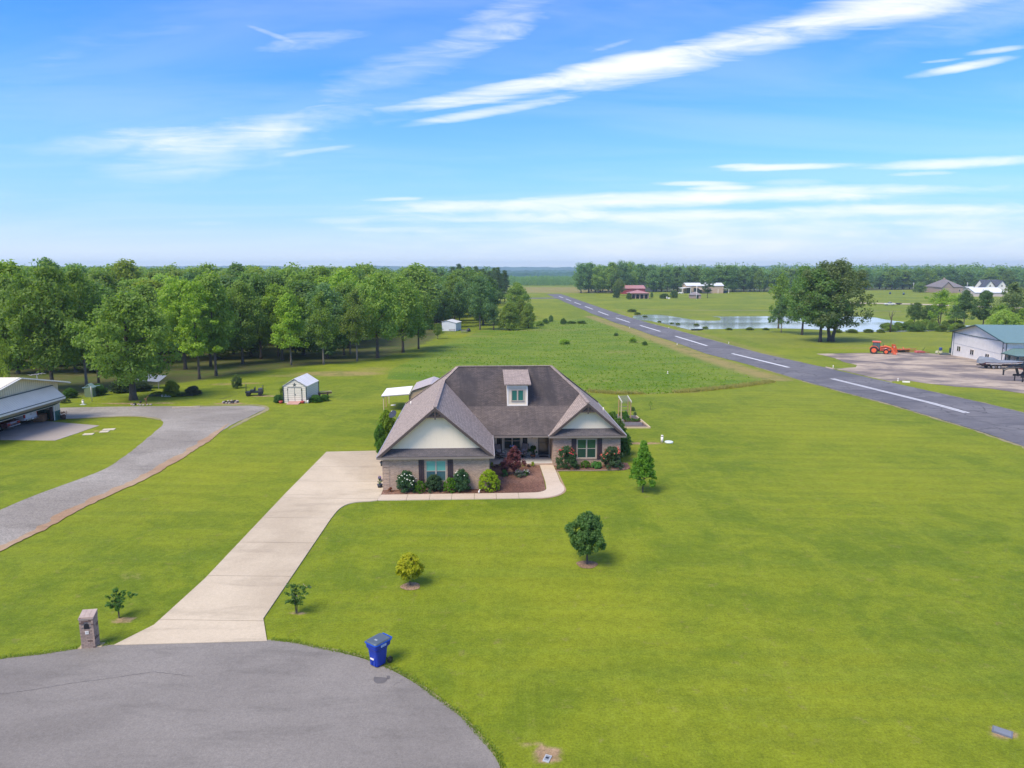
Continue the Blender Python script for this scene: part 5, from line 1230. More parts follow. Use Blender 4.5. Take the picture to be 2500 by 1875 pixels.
# --- satellite dish on the left eave
e = empty('satellite_dish', HW3(-.35, 13.1, 2.45), HTH, 'dark satellite dish on an arm at the left eave of the brick house', 'satellite dish')
MB().tube([(0, 0, 0), (-.15, 0, .2), (-.3, -.05, .45)], .03, 6).build('arm', DRIP, e)
m = MB(); m.lathe([(.02, 0), (.2, .02), (.38, .085), (.40, .09), (.40, .10), (.36, .095), (.02, .02)], n=20); m.xf(Matrix.Translation((-.42, -.1, .52)) @ Matrix.Rotation(R(-35), 4, 'Y') @ Matrix.Rotation(R(38), 4, 'X')); m.build('dish', mat('dish_dark', (.02, .028, .05), .8), e)
MB().box(-.62, -.5, .12, .26, .68, .80).build('receiver', WHITE, e)

# ---------------------------------------------------------------- things on the porch
CUSH = mat('cushion_taupe', (.23, .195, .19), .9, var=.1, bump=.004, bscale=60)
def porch_chair(loc, rz, label):
    e = empty('porch_chair', loc, rz, label, 'chair', 'cushioned porch chairs')
    m = MB()
    m.lathe([(.04, .06), (.04, .3)], n=8)
    for a in range(4):
        t = a * math.pi / 2 + .78; m.tube([(0, 0, .12), (.2 * math.cos(t), .2 * math.sin(t), .1), (.33 * math.cos(t), .33 * math.sin(t), .02)], .022, 6)
    m.build('base', BLACK, e)
    for s in (-1, 1):
        m = MB(); m.tube([(s * .33, .26, .34), (s * .35, .20, .62), (s * .35, 0, .64), (s * .35, -.26, .60), (s * .34, -.32, .48), (s * .33, -.22, .34)], .022, 6); m.build('armrest', BLACK, e)
    MB().box(-.31, .31, -.30, .27, .30, .35).build('seat_frame', BLACK, e)
    m = MB(); m.box(-.30, .30, -.30, .22, .355, .47); c = m.build('seat_cushion', CUSH, e); bv = c.modifiers.new('b', 'BEVEL'); bv.width = .04; bv.segments = 2
    m = MB(); m.box(-.30, .30, -.06, .05, 0, .72); m.xf(Matrix.Translation((0, .27, .44)) @ Matrix.Rotation(R(-14), 4, 'X')); c = m.build('back_cushion', CUSH, e); bv = c.modifiers.new('b', 'BEVEL'); bv.width = .04; bv.segments = 2
    m = MB(); m.box(-.20, .20, -.05, .05, 0, .28); m.xf(Matrix.Translation((0, .14, .48)) @ Matrix.Rotation(R(-20), 4, 'X')); c = m.build('pillow', mat('pillow', (.33, .29, .28), .9), e); bv = c.modifiers.new('b', 'BEVEL'); bv.width = .04; bv.segments = 2
    m = MB(); m.tube([(-.32, .26, .36), (-.32, .46, 1.16), (.32, .46, 1.16), (.32, .26, .36)], .022, 6); m.build('back_frame', BLACK, e)
porch_chair(HW3(8.75, 7.75, .19), HTH + R(35), 'left cushioned porch chair turned towards the front walk')
porch_chair(HW3(10.62, 7.95, .19), HTH + R(-38), 'right cushioned porch chair behind the red maple')
e = empty('side_table', HW3(9.72, 8.15, .19), HTH, 'small dark round side table between the porch chairs', 'table')
MB().lathe([(.25, .50), (.26, .51), (.26, .53), (.25, .54)], n=18).build('table_top', BLACK, e)
for a in range(3): t = a * 2.09; MB().tube([(.2 * math.cos(t), .2 * math.sin(t), .5), (.1 * math.cos(t), .1 * math.sin(t), .25), (.2 * math.cos(t), .2 * math.sin(t), 0)], .014, 5).build('leg', BLACK, e)
e = plant('tuft', HW3(9.72, 8.15, .82), .42, .42, (.05, .12, .02), 'potted blue hydrangea on the porch side table', 'potted_flowers', 'potted plant', None, FBLU, 16, .09)
MB().lathe([(.11, -.37 * 1), (.15, -.1), (.16, 0)], n=12).build('pot', mat('pot_dark', (.03, .03, .035), .5), e)
for c in e.children:
    if c.name.startswith('pot'): c.scale = (1.4, 1.4, .72 / .933)
e = plant('tuft', HW3(11.55, 8.15, .40), .98, .78, (.030, .080, .020), 'bushy fern in an orange terracotta pot beside the door', 'potted_fern', 'potted plant')
MB().lathe([(.14, -.36), (.21, -.06), (.225, -.06), (.225, 0), (.2, 0)], n=14).build('pot', mat('terracotta', (.34, .13, .06), .75), e)
for c in e.children:
    if c.name.startswith('pot'): c.scale = (.62, .62, .577)
MB().box(-.38, .38, -.22, .22, 0, .022).build('doormat', mat('doormat', (.05, .035, .032), .95, bump=.004, bscale=80), None, HW3(12.45, 8.25, .192), HTH, 'dark rectangular doormat in front of the storm door', 'doormat')
# pot at the garage corner, small ornament, edging bricks
e = plant('tuft', HW3(-.32, .62, .30), .42, .62, (.07, .12, .05), 'purple flowers in a black pot at the left garage corner', 'potted_flowers', 'potted plant', None, FPUR, 22, .05)
MB().lathe([(.16, -.30), (.22, 0), (.20, 0)], n=12).build('pot', BLACK, e)
for c in e.children:
    if c.name.startswith('pot'): c.scale = (1.35, 1.35, .70)
e = empty('garden_ornament', HW3(6.98, -.98, .05), HTH, 'tiny white garden ornament left of the golden green ball shrub', 'ornament')
MB().lathe([(.06, 0), (.07, .05), (.05, .12), (.03, .17)], n=8).build('body', WHITE, e); MB().tube([(0, 0, .13), (.05, 0, .22), (.10, 0, .24)], [.03, .035, .02], 6).build('head', WHITE, e)
BE = MB().box(-.098, .098, -.05, .05, 0, .07).mesh('brick', brickmat('edging_brick', (.30, .21, .15), (.25, .17, .12), (.3, .25, .2), .5, .5, .002))
e = empty('brick_edging', HW3(13.1, 4.40, .02), HTH, 'row of loose bricks edging the right hand flower bed', 'edging')
n = 27
for i in range(n):
    o = bpy.data.objects.new('brick', BE); COL.objects.link(o); o.parent = e; rs = random.Random(i); t = i / (n - 1)
    o.location = (.1 + i * .208, -.02 + .05 * math.sin(t * 9) + (max(0, t - .9) * 3), 0); o.rotation_euler = (0, 0, rs.uniform(-.05, .05) + max(0, t - .9) * 3)
# ================================================================ NEAR THINGS ON THE LAWN AND STREET
def wp(x, y, dz=0): p = W(x, y); return Vector((p.x, p.y, p.z + dz))
# --- brick mailbox pillar
p = wp(217, 1583); RZ = R(9)
e = empty('brick_mailbox', (p.x, p.y + .16, .02), RZ, 'brick mailbox pillar with sloping top at the kerb left of the driveway', 'mailbox')
MBK = [mat('mb_brick_%d' % i, c, .9, var=.22, scale=9, bump=.004) for i, c in enumerate([(.31, .225, .175), (.36, .26, .20), (.26, .19, .15), (.14, .09, .07)])]
MB().box(-.27, .27, -.21, .21, 0, 1.30).build('core', mat('mortar', (.25, .22, .19), .95, var=.1), e)
rsm = random.Random(4); BW, BH = .183, .066; cache = {}
def brick_mesh(w, d, h, k):
    key = (round(w, 3), round(d, 3), round(h, 3), k)
    if key not in cache: cache[key] = MB().box(-w / 2, w / 2, -d / 2, d / 2, 0, h).mesh('brick', MBK[k])
    return cache[key]
def put_brick(par, x, y, z, w, d, h, k=None):
    o = bpy.data.objects.new('brick', brick_mesh(w, d, h, rsm.choice([0, 0, 1, 1, 2, 3]) if k is None else k)); COL.objects.link(o); o.parent = par; o.location = (x, y, z); return o
row = 0; z = .005
while z < 1.34:
    off = 0 if row % 2 else -.095
    x = -.28 + (0 if off == 0 else -.095)
    while x < .28:
        a = max(x, -.28); b = min(x + .185, .28)
        if b - a > .03 and not (.86 < z < 1.16 and (a + b) / 2 > -.13 and (a + b) / 2 < .13):
            put_brick(e, (a + b) / 2, -.22, z, b - a - .008, .03, BH)
        x += .187
    y = -.2
    while y < .21:
        a = y; b = min(y + .19 if row % 2 else y + .19, .22)
        if b - a > .04: put_brick(e, .283, (a + b) / 2, z, .03, b - a - .008, BH)
        y += .194
    z += BH + .008; row += 1
m = MB(); m.prism([(-.245, 1.30), (-.245, 1.345), (.25, 1.52), (.25, 1.30)], -.29, .29, 'x'); m.build('cap_core', BRICK, e)
for i in range(3):
    m = MB(); x0 = -.30 + i * .2
    m.slab([(x0 + .004, -.26, 1.365), (x0 + .196, -.26, 1.365), (x0 + .196, .25, 1.55), (x0 + .004, .25, 1.55)], .035); m.build('cap_brick', mat('cap_brick', (.36, .28, .24), .9, var=.15, scale=5, bump=.004), e)
box = MB(); pts = [(-.10, .90), (.10, .90), (.10, 1.03)] + [(.10 * math.cos(R(a)), 1.03 + .10 * math.sin(R(a))) for a in range(15, 166, 15)] + [(-.10, 1.03)]
box.prism(pts, -.245, .05, 'y'); box.build('letter_box', BLACK, e)
plq = MB().box(-.075, .065, -.245, -.236, .66, .80).build('number_plate', WHITE, e)
def text(body, size, loc, rot, mt, par, name='lettering', ext=.0015):
    cu = bpy.data.curves.new(name, 'FONT'); cu.body = body; cu.size = size; cu.extrude = ext; cu.align_x = 'CENTER'; cu.align_y = 'CENTER'
    o = bpy.data.objects.new(name, cu); COL.objects.link(o); dg = bpy.context.evaluated_depsgraph_get()
    me = bpy.data.meshes.new_from_object(o.evaluated_get(dg)); bpy.data.objects.remove(o); me.materials.clear(); me.materials.append(mt)
    o = bpy.data.objects.new(name, me); COL.objects.link(o); o.location = loc; o.rotation_euler = rot; o.parent = par; return o
text('33', .10, (-.005, -.247, .73), (R(90), 0, 0), mat('plate_ink', (.10, .16, .10), .6), plq, 'number')
m = MB(); m.box(-.42, -.285, -.24, .12, -.02, .03); m.box(.30, .50, -.20, .16, -.02, .03); m.build('footing', mat('footing', (.42, .33, .20), .9, var=.1), e)

# --- blue wheelie bin
BLUE = mat('bin_blue', (.006, .034, .30), .42, var=.1, scale=4); BLUEL = mat('bin_blue_rim', (.010, .070, .42), .4)
LID = mat('bin_lid', (.075, .095, .11), .32, var=.2, scale=3)
p = W(921, 1632); e = empty('wheelie_bin', (p.x, p.y + .25, .045), R(-38), 'royal blue wheeled rubbish bin with grey lid on the street edge', 'bin')
def ring(w, d, z, ox=0, oy=0, r=.09, n=3):
    out = []
    for cx, cy, a0 in ((w / 2 - r, d / 2 - r, 0), (-w / 2 + r, d / 2 - r, 90), (-w / 2 + r, -d / 2 + r, 180), (w / 2 - r, -d / 2 + r, 270)):
        for i in range(n + 1): a = R(a0 + 90 * i / n); out.append((ox + cx + r * math.cos(a), oy + cy + r * math.sin(a), z))
    return out
def loft(rings, capb=True, capt=True):
    m = MB(); n = len(rings[0]); vs = [p for r_ in rings for p in r_]; fs = []
    for i in range(len(rings) - 1):
        for k in range(n): k2 = (k + 1) % n; fs.append((i * n + k, i * n + k2, (i + 1) * n + k2, (i + 1) * n + k))
    if capb: fs.append(tuple(range(n))[::-1])
    if capt: fs.append(tuple((len(rings) - 1) * n + k for k in range(n)))
    return m.add(vs, fs)
b = loft([ring(.46, .50, .03, 0, -.02), ring(.50, .56, .35), ring(.54, .62, .66), ring(.56, .66, .74), ring(.64, .80, .80, 0, .03), ring(.67, .85, .99, 0, .04)]).build('body', BLUE, e)
m = MB()
for s in (-1, 1): m.box(s * .10 - .05, s * .10 + .05, -.295, -.25, .05, .40)
MB().box(-.10, .10, -.335, -.30, .32, .37).build('lift_bar', WHITE, b)
m.build('front_rib', BLUE, b)
loft([ring(.71, .90, .985, 0, .04), ring(.72, .92, 1.0, 0, .04), ring(.72, .92, 1.025, 0, .04), ring(.69, .88, 1.03, 0, .04)]).build('rim', BLUEL, e)
l = loft([ring(.66, .84, 1.032, 0, .03), ring(.67, .85, 1.05, 0, .03), ring(.60, .78, 1.085, 0, .03), ring(.5, .68, 1.09, 0, .03)]).build('lid', LID, e); l.rotation_euler = (R(0), 0, 0)
MB().box(-.05, .09, -.14, -.06, 1.092, 1.095).build('lid_sticker', mat('sticker_grey', (.3, .33, .34), .6), l)
m = MB(); m.bar((-.28, .53, 1.02), (.28, .53, 1.02), .035, .035); [m.bar((x, .45, 1.0), (x, .53, 1.02), .03, .03) for x in (-.26, 0, .26)]; m.build('handle', BLUEL, e)
for s in (-1, 1):
    m = MB(); m.disc((s * .31, .36, .125), .135, 0, 'x', 20, .06); w_ = m.build('wheel', BLACK, e)
    MB().disc((s * .345, .36, .125), .05, 0, 'x', 12, .02).build('hub', mat('hub_grey', (.05, .05, .055), .5), w_)
MB().tube([(-.3, .36, .125), (.3, .36, .125)], .02, 8).build('axle', BLACK, e)
st = MB().box(.336, .3395, -.12, .16, .86, .96).build('sticker', mat('sticker_white', (.62, .68, .75), .5), b); st.rotation_euler = (0, 0, 0)

m = MB(); [m.box(.340, .3412, -.1, .13, z_, z_ + .008) for z_ in (.872, .892, .918, .936)]; m.build('sticker_lines', BLUEL, st)
text('III', .05, (0, -.3365, .345), (R(90), 0, 0), BLUEL, b) if False else None

# --- soil rings under the small trees
SOILR = road_material('soil_ring', (.20, .125, .070), (.28, .19, .11), .4, 0, .6, 11)
for (a, b_, r) in ((1003, 1432, .50), (1433, 1380, .58)):
    p = W(a, b_); pts = [(p.x + r * (1 + .1 * math.sin(3 * t + a)) * math.cos(t), p.y + r * .92 * math.sin(t)) for t in [i * .2618 for i in range(24)]]
    sheet('soil_ring', densify(pts, .1, .03, int(a)), .022, SOILR, 0)

# --- utility lids in the lawn
p = W(1336, 1853); e = empty('meter_box', (p.x, p.y, .0), R(-22), 'small grey meter box lid in bare soil near the kerb', 'lid')
MB().box(-.11, .11, -.17, .17, 0, .035).build('frame', mat('lid_concrete', (.36, .37, .38), .8, var=.1), e); m = MB(); m.box(-.07, .07, -.12, .12, .036, .045); m.build('lid', mat('lid_grey', (.20, .22, .24), .6), e)
MB().box(-.05, .05, -.04, .04, .046, .05).build('read_hole', BLACK, e)
p = W(2447, 1790); e = empty('utility_box', (p.x, p.y, 0), R(-38), 'dark grey flat utility box lid in the lawn at lower right', 'lid')
MB().box(-.30, .30, -.20, .20, 0, .05).build('frame', mat('lid_dark', (.13, .14, .16), .6, var=.15), e); MB().box(-.25, .25, -.16, .16, .051, .058).build('lid', mat('lid_dark2', (.17, .185, .21), .55, var=.1), e)

# --- septic riser with vent, right lawn and left lawn
def vent(x, y, top, label, lid=True):
    p = wp(x, y); h = Zat(top, p.y) - p.z; e = empty('septic_vent', p, 0, label, 'vent pipe')
    MB().lathe([(.12, 0), (.12, h * .78)], n=12).build('pipe', WHITE, e); MB().lathe([(.10, h * .78), (.10, h * .9)], n=12).build('grille', mat('grille', (.10, .11, .12), .6), e); MB().lathe([(.12, h * .9), (.12, h * .97), (.05, h)], n=12).build('cap', WHITE, e)
    if lid: MB().lathe([(.40, 0), (.40, .10), (.36, .13)], (.62, -.12, 0), 18).build('tank_lid', mat('tank_lid', (.55, .60, .58), .6), e)
    else: MB().box(-.3, .3, -.2, .2, 0, .04).build('tank_lid', MATS['tank_lid'], e)
vent(1616, 1080, 1062, 'white septic vent pipe beside a round pale lid on the right lawn')
vent(203, 988, 976, 'white septic vent pipe on a small pad by the gravel drive', False)

# --- arbor, raised beds and timber edged plot
RAW = mat('raw_timber', (.50, .40, .24), .8, var=.12); WEATH = mat('weathered_timber', (.20, .19, .20), .85, var=.15); TANP = mat('tan_post', (.40, .26, .12), .8, var=.15)
PA = [W(1587, 1046), W(1553, 1018), W(1500, 1017), W(1518, 1046)]
plot = empty('garden_plot', (0, 0, 0), 0, 'mulched garden plot framed by pale timbers right of the house', 'garden plot')
sheet('mulch', [tuple(q[:2]) for q in PA], .03, MULCHG, .03, parent=plot)
for a, b in ((PA[0], PA[1]), (PA[0], PA[3])): MB().bar((a.x, a.y, a.z + .07), (b.x, b.y, b.z + .07), .14, .14).build('timber', RAW, plot)
MB().bar((PA[1].x, PA[1].y, PA[1].z + .07), (PA[2].x, PA[2].y, PA[2].z + .07), .12, .12).build('timber', WEATH, plot)
def raised(x0, x1, y, d, label, pl):
    a = W(x0, y); b = W(x1, y); w = b.x - a.x; e = empty('raised_bed', (a.x, a.y, a.z + .03), 0, label, 'planter')
    for i, (q, r) in enumerate((((0, 0), (w, 0)), ((w, 0), (w, d)), ((w, d), (0, d)), ((0, d), (0, 0)))): MB().bar((q[0], q[1], .17), (r[0], r[1], .17), .05, .34).build('plank', WEATH if i != 1 else RAW, e)
    MB().box(.03, w - .03, .03, d - .03, .2, .26).build('soil', MULCH, e)
    rs = random.Random(int(x0))
    for i in range(pl): plant('tuft', (a.x + w * (i + .5) / pl, a.y + d * rs.uniform(.3, .7), a.z + .28), rs.uniform(.4, .6), rs.uniform(.3, .5), (.055, .12, .02), 'small leafy vegetable growing in the raised bed', 'vegetable', 'plant', 'vegetables in the raised beds')
raised(1524, 1567, 1040, 1.5, 'weathered raised bed with vegetables in front of the arbor', 7)
raised(1510, 1532, 1024, 1.2, 'smaller raised bed under the arbor', 3)
pa = W(1516, 1030); e = empty('garden_arbor', (pa.x, pa.y, 0), HTH, 'timber arbor with four posts and slatted top right of the house', 'arbor')
aw = 1.0; ad = 1.4; ah = 2.1
for x in (0, aw):
    for y in (0, ad): MB().bar((x, y, 0), (x, y, ah), .10, .10).build('post', TANP if (x + y) > 0 else RAW, e)
for x in (0, aw): MB().bar((x, -.35, ah + .02), (x, ad + .35, ah + .30), .06, .14).build('side_beam', mat('beam_white', (.60, .58, .50), .7), e)
for i in range(7): y = -.2 + i * .3; MB().bar((-.05, y, ah + .12 + y * .13), (aw + .05, y, ah + .12 + y * .13), .08, .03).build('slat', WEATH, e)
for z in (.9, 1.3, 1.7): MB().bar((0, ad + .06, z), (aw, ad + .06, z), .03, .05).build('rung', WEATH, e)
plant('shrub', wp(1527, 1030), .8, 1.2, (.05, .12, .025), 'climbing plant at the right arbor post', 'climber', 'plant')
small('shrub', 1545, 1003, 992, 12, (.07, .11, .04), 'small staked plant behind the arbor', 'staked_plant', 'plant')
small('shrub', 1550, 1014, 1004, 9, (.09, .12, .07), 'small grey plant right behind the garden plot', 'staked_plant', 'plant')

# --- white garden shed with star
SW = ribmat('shed_siding', (.68, .63, .52), .23, .03, .45, axis=1, dark=.62); SR = ribmat('shed_roof', (.76, .72, .66), .55, .03, .35, axis=0, dark=.72); TEAL = mat('dark_green_trim', (.016, .040, .045), .45)
a = W(693, 984); b = W(748, 985); c = W(767, 969)
ang = math.atan2(b.y - a.y, b.x - a.x); ww = (Vector(b[:2]) - Vector(a[:2])).length; dd = 4.4
# side wall direction as seen: from b to c
e = empty('garden_shed', (a.x, a.y, a.z), R(-4), 'white ribbed metal shed with dark trim and a star over its double doors', 'shed')
hh, pk = 2.1, 3.0
m = MB(); m.prism([(0, 0), (ww, 0), (ww, hh), (ww / 2, pk), (0, hh)], 0, dd, 'y'); m.build('wall', SW, e)
for s0, s1, z0, z1 in ((-.08, ww / 2, hh - .04, pk + .02), (ww + .08, ww / 2, hh - .04, pk + .02)):
    MB().slab([(s0, -.08, z0 + .03), (s1, -.08, z1 + .03), (s1, dd + .08, z1 + .03), (s0, dd + .08, z0 + .03)], .04).build('roof', SR, e)
for p0, p1 in (((0, -.02, 0), (0, -.02, hh)), ((ww, -.02, 0), (ww, -.02, hh)), ((ww + .01, dd, 0), (ww + .01, dd, hh)), ((-.05, -.03, hh - .02), (ww / 2, -.03, pk - .02)), ((ww + .05, -.03, hh - .02), (ww / 2, -.03, pk - .02))): MB().bar(p0, p1, .09, .09).build('trim', TEAL, e)
dx0, dx1 = ww * .20, ww * .80
for x0, x1 in ((dx0, ww / 2 - .02), (ww / 2 + .02, dx1)):
    d_ = MB().box(x0, x1, -.05, -.01, .08, 1.92).build('door', SW, e)
    xx = x0 if x0 == dx0 else x1
    for z in (.35, 1.6): MB().box(xx - .06, xx + .06, -.07, -.05, z, z + .12).build('hinge', TEAL, d_)
    MB().box(xx - .025, xx + .025, -.065, -.05, .08, 1.92).build('edge_trim', TEAL, d_)
MB().box(dx0, dx1, -.065, -.05, 1.92, 1.97).build('trim', TEAL, e); MB().box(ww / 2 - .02, ww / 2 + .02, -.065, -.045, .08, 1.92).build('trim', TEAL, e)
MB().box(ww / 2 + .03, ww / 2 + .10, -.10, -.06, 1.0, 1.14).build('latch', BLACK, e)
star = [(ww / 2 + (.27 if i % 2 == 0 else .11) * math.sin(i * math.pi / 5), 2.30 + (.27 if i % 2 == 0 else .11) * math.cos(i * math.pi / 5)) for i in range(10)]
m = MB(); vs = [(x, -.02, z) for x, z in star] + [(ww / 2, -.10, 2.30)]; m.add(vs, [(i, (i + 1) % 10, 10) for i in range(10)]); m.build('star', TEAL, e)
e2 = empty('wooden_ramp', (a.x + ww * .5, a.y - .05, a.z), R(-4), 'sloping wooden ramp of reddish boards before the shed doors', 'ramp')
for i in range(6):
    x = -.75 + i * .25; MB().slab([(x + .01, -1.15, .06), (x + .24, -1.15, .06), (x + .24, -.02, .26), (x + .01, -.02, .26)], .04).build('plank', mat('ramp_wood', (.42, .24, .19), .85, var=.2, scale=3), e2)
for x in (-.75, .73): MB().prism([(-1.15, 0), (-.02, 0), (-.02, .22), (-1.15, .02)], x, x + .03, 'x').build('side_board', mat('ramp_side', (.16, .07, .06), .8), e2)
for x, lab in ((-.25, 'red flower pot left of the shed ramp'), (ww * .5 + .95, 'red flower pot right of the shed ramp')):
    q = Vector((a.x + x, a.y - .35, a.z)); ee = empty('flower_pot', q, 0, lab, 'pot'); MB().lathe([(.17, 0), (.24, .32), (.22, .32)], n=12).build('pot', mat('red_pot', (.36, .05, .04), .6), ee)
    MB().lathe([(.2, .26), (.2, .28)], n=10).build('soil', MULCH, ee)
MB().lathe([(.13, 0), (.13, .36), (.1, .38)], n=10).build('white_bucket', WHITE, None, (a.x + ww + .12, a.y - .25, a.z), 0, 'white bucket at the right front corner of the shed', 'bucket')
plant('shrub', (a.x + ww + .85, a.y + .55, a.z), 1.7, .95, (.050, .115, .022), 'dark green hosta clump along the right shed wall', 'hosta_bed', 'plant')
plant('shrub', (a.x + ww + 1.7, a.y + 1.6, a.z), 1.4, .8, (.055, .12, .022), 'second leafy clump right of the shed under the bench', 'hosta_bed', 'plant')
plant('shrub', (a.x - .75, a.y + .3, a.z), 1.5, 1.0, (.045, .10, .03), 'low bush left of the shed front', 'shed_bush'); plant('tuft', (a.x - .45, a.y + .8, a.z), .8, 1.9, (.12, .16, .02), 'tall yellow green plant at the left shed wall', 'tall_plant', 'plant')
q = W(783, 972); e2 = empty('wooden_bench', (q.x, q.y, q.z), R(28), 'rough wooden rail bench standing right of the shed', 'bench')
WD = mat('old_wood', (.13, .07, .06), .85, var=.25)
MB().box(-1.4, 1.4, -.2, .2, .75, .82).build('seat', mat('bench_top', (.30, .25, .15), .85), e2); MB().bar((-1.4, -.15, .60), (1.4, -.15, .60), .06, .18).build('rail', WD, e2)
for x in (-1.1, -.1, .9): MB().box(x - .07, x + .07, -.12, .12, 0, .75).build('leg', WD, e2)

# --- lean-to canopy and tan metal garage behind the house
TANS = ribmat('tan_siding', (.42, .30, .19), .23, .03, .5, axis=1, dark=.55); TANR = ribmat('tan_roof', (.50, .42, .38), .24, .03, .4, axis=0, dark=.62)
tb = empty('tan_metal_garage', (-11.45, 78.0, g(78)), R(2.5), 'tan metal garage with ribbed roof half hidden behind the brick house', 'garage')
gw, gd, gh, gp = 4.8, 5.4, 2.15, 3.35
m = MB(); m.prism([(0, 0), (gw, 0), (gw, gh), (gw - .35, gh + .5), (gw / 2, gp), (.35, gh + .5), (0, gh)], 0, gd, 'y'); m.build('wall', TANS, tb)
for pts in ([(-.05, gh), (.33, gh + .55)], [(.33, gh + .55), (gw / 2, gp + .05)], [(gw - .33, gh + .55), (gw / 2, gp + .05)], [(gw + .05, gh), (gw - .33, gh + .55)]):
    (x0, z0), (x1, z1) = pts; MB().slab([(x0, -.12, z0 + .02), (x1, -.12, z1 + .02), (x1, gd + .1, z1 + .02), (x0, gd + .1, z0 + .02)], .04).build('roof', TANR, tb)
for p0, p1 in (((0, -.05, 0), (0, -.05, gh)), ((0, -.05, gh), (.33, -.05, gh + .5)), ((.33, -.05, gh + .5), (gw / 2, -.05, gp)), ((gw - .33, -.05, gh + .5), (gw / 2, -.05, gp)), ((gw, -.05, 0), (gw, -.05, gh))): MB().bar(p0, p1, .09, .12).build('trim', BROWN, tb)
w_ = MB().box(.9, 3.2, -.06, -.02, 1.2, 2.05).build('window', glassmat('glass_pale', (.40, .55, .62)), tb); m = MB(); m.bar((.85, -.07, 1.2), (.85, -.07, 2.1), .07, .05); m.bar((.85, -.07, 2.1), (3.25, -.07, 2.1), .07, .05); m.build('frame', BROWN, w_)
cn = empty('canopy', (0, 0, 0), 0, 'white sheet roofed lean-to canopy on thin timber posts behind the house', 'canopy')
ztop = 3.15
A_ = W(931, 966, 1.62); B_ = W(999, 961, 2.0); C_ = W(1008, 942, 2.05); D_ = W(944, 948, 1.62)
MB().slab([A_, B_, C_, D_], .05).build('roof', mat('white_sheet', (.80, .76, .70), .45, var=.03), cn)
MB().bar((A_.x, A_.y, A_.z - .1), (B_.x, B_.y, B_.z - .1), .05, .08).build('beam', WEATH, cn)
for x, y in ((937, 1003), (943, 994), (950, 985)):
    q = W(x, y); MB().bar((q.x, q.y, q.z), (q.x, q.y, 1.56), .10, .10).build('post', TANP if x == 943 else RAW, cn)
q = W(960, 990); MB().lathe([(.3, 0), (.3, .05)], n=10).build('white_basin', WHITE, None, (q.x, q.y, q.z), 0, 'white basin lying on the grass under the canopy', 'basin')

# --- fire ring and utility cart beyond the gravel
q = W(563, 983); e = empty('fire_ring', q, 0, 'ring of stones round a fire pit at the end of the gravel drive', 'fire pit')
ST = mat('pit_stone', (.33, .28, .24), .9, var=.25, scale=4, bump=.01)
for i in range(14):
    t = i * 2 * math.pi / 14; rs = random.Random(i + 5); m = MB(); m.lathe([(.12, 0), (.16, .08), (.12, .17), (.04, .19)], (.85 * math.cos(t), .85 * math.sin(t), 0), 6); m.build('stone', ST if i % 3 else mat('pit_stone_dark', (.05, .04, .04), .9), e)
MB().lathe([(.7, 0), (.7, .03)], n=16).build('ash', mat('ash', (.045, .04, .038), .95), e)
for i in range(3): MB().tube([(-.5 + i * .2, -.3, .08), (.3 + i * .1, .4 - i * .2, .14)], .06, 6).build('log', mat('charred_log', (.03, .025, .022), .9), e)
q = W(622, 966); e = empty('utility_cart', (q.x, q.y, q.z), R(12), 'black open utility cart frame parked on bare ground left of the shed', 'cart')
MB().box(-1.1, 1.1, -.5, .5, .42, .56).build('deck', BLACK, e)
for x in (-.75, .75):
    for y in (-.55, .55): MB().disc((x, y, .27), .27, 0, 'y', 14, .18).build('wheel', BLACK, e)
for x, h in ((-1.05, 1.5), (1.05, 1.3)):
    m = MB(); m.tube([(x, -.45, .5), (x, -.45, h), (x, .45, h), (x, .45, .5)], .03, 6); m.build('roll_bar', mat('dark_grey_metal', (.06, .06, .065), .5), e)
MB().box(-.5, .1, -.4, .4, .56, .78).build('seat', BLACK, e); MB().box(.0, .12, -.4, .4, .7, 1.1).build('backrest', BLACK, e); MB().box(.5, 1.0, -.4, .4, .56, .95).build('engine_box', MATS['dark_grey_metal'], e)

# --- flower bed bits, wellhouse, clothesline, birdbath
q = W(217, 970); e = empty('wellhouse', (q.x, q.y, q.z), R(6), 'small green wooden wellhouse with pitched top beyond the gravel drive', 'wellhouse')
GP_ = mat('faded_green', (.15, .20, .11), .8, var=.15); m = MB(); m.prism([(-.5, 0), (.5, 0), (.5, 1.25), (0, 1.65), (-.5, 1.25)], 0, .9, 'y'); m.build('wall', GP_, e)
for s in (-1, 1): MB().slab([(s * .6, -.08, 1.2), (0, -.08, 1.72), (0, 1.0, 1.72), (s * .6, 1.0, 1.2)], .05).build('roof', mat('pale_green', (.20, .30, .25), .7), e)
q = W(225, 981); e = empty('clothesline', (q.x, q.y, q.z), 0, 'clothesline T post standing before the green wellhouse', 'clothesline')
MB().tube([(0, 0, 0), (0, 0, 1.9)], .04, 8).build('post', DRIP, e); MB().bar((-1.2, .2, 1.7), (1.3, -.2, 2.1), .07, .07).build('crossbar', mat('blue_grey', (.16, .26, .30), .6), e)
q = W(417, 966); e = empty('bird_table', (q.x, q.y, q.z), 0, 'white bird table in the flower bed beyond the gravel drive', 'bird table')
MB().tube([(0, 0, 0), (0, 0, .9)], .05, 8).build('post', WHITE, e); MB().box(-.45, .45, -.3, .3, .9, 1.0).build('tray', WHITE, e); MB().slab([(-.5, -.35, 1.25), (.5, -.35, 1.25), (.5, .35, 1.35), (-.5, .35, 1.35)], .04).build('roof', WHITE, e)
for x in (-.4, .4): MB().bar((x, 0, 1.0), (x, 0, 1.3), .04, .04).build('upright', WHITE, e)
m = MB(); q0 = W(368, 968); q1 = W(470, 966)
for i in range(26):
    t = i / 25; pnt = q0.lerp(q1, t); m.box(pnt.x - .24, pnt.x + .24, pnt.y - .15, pnt.y + .15, pnt.z, pnt.z + .22)
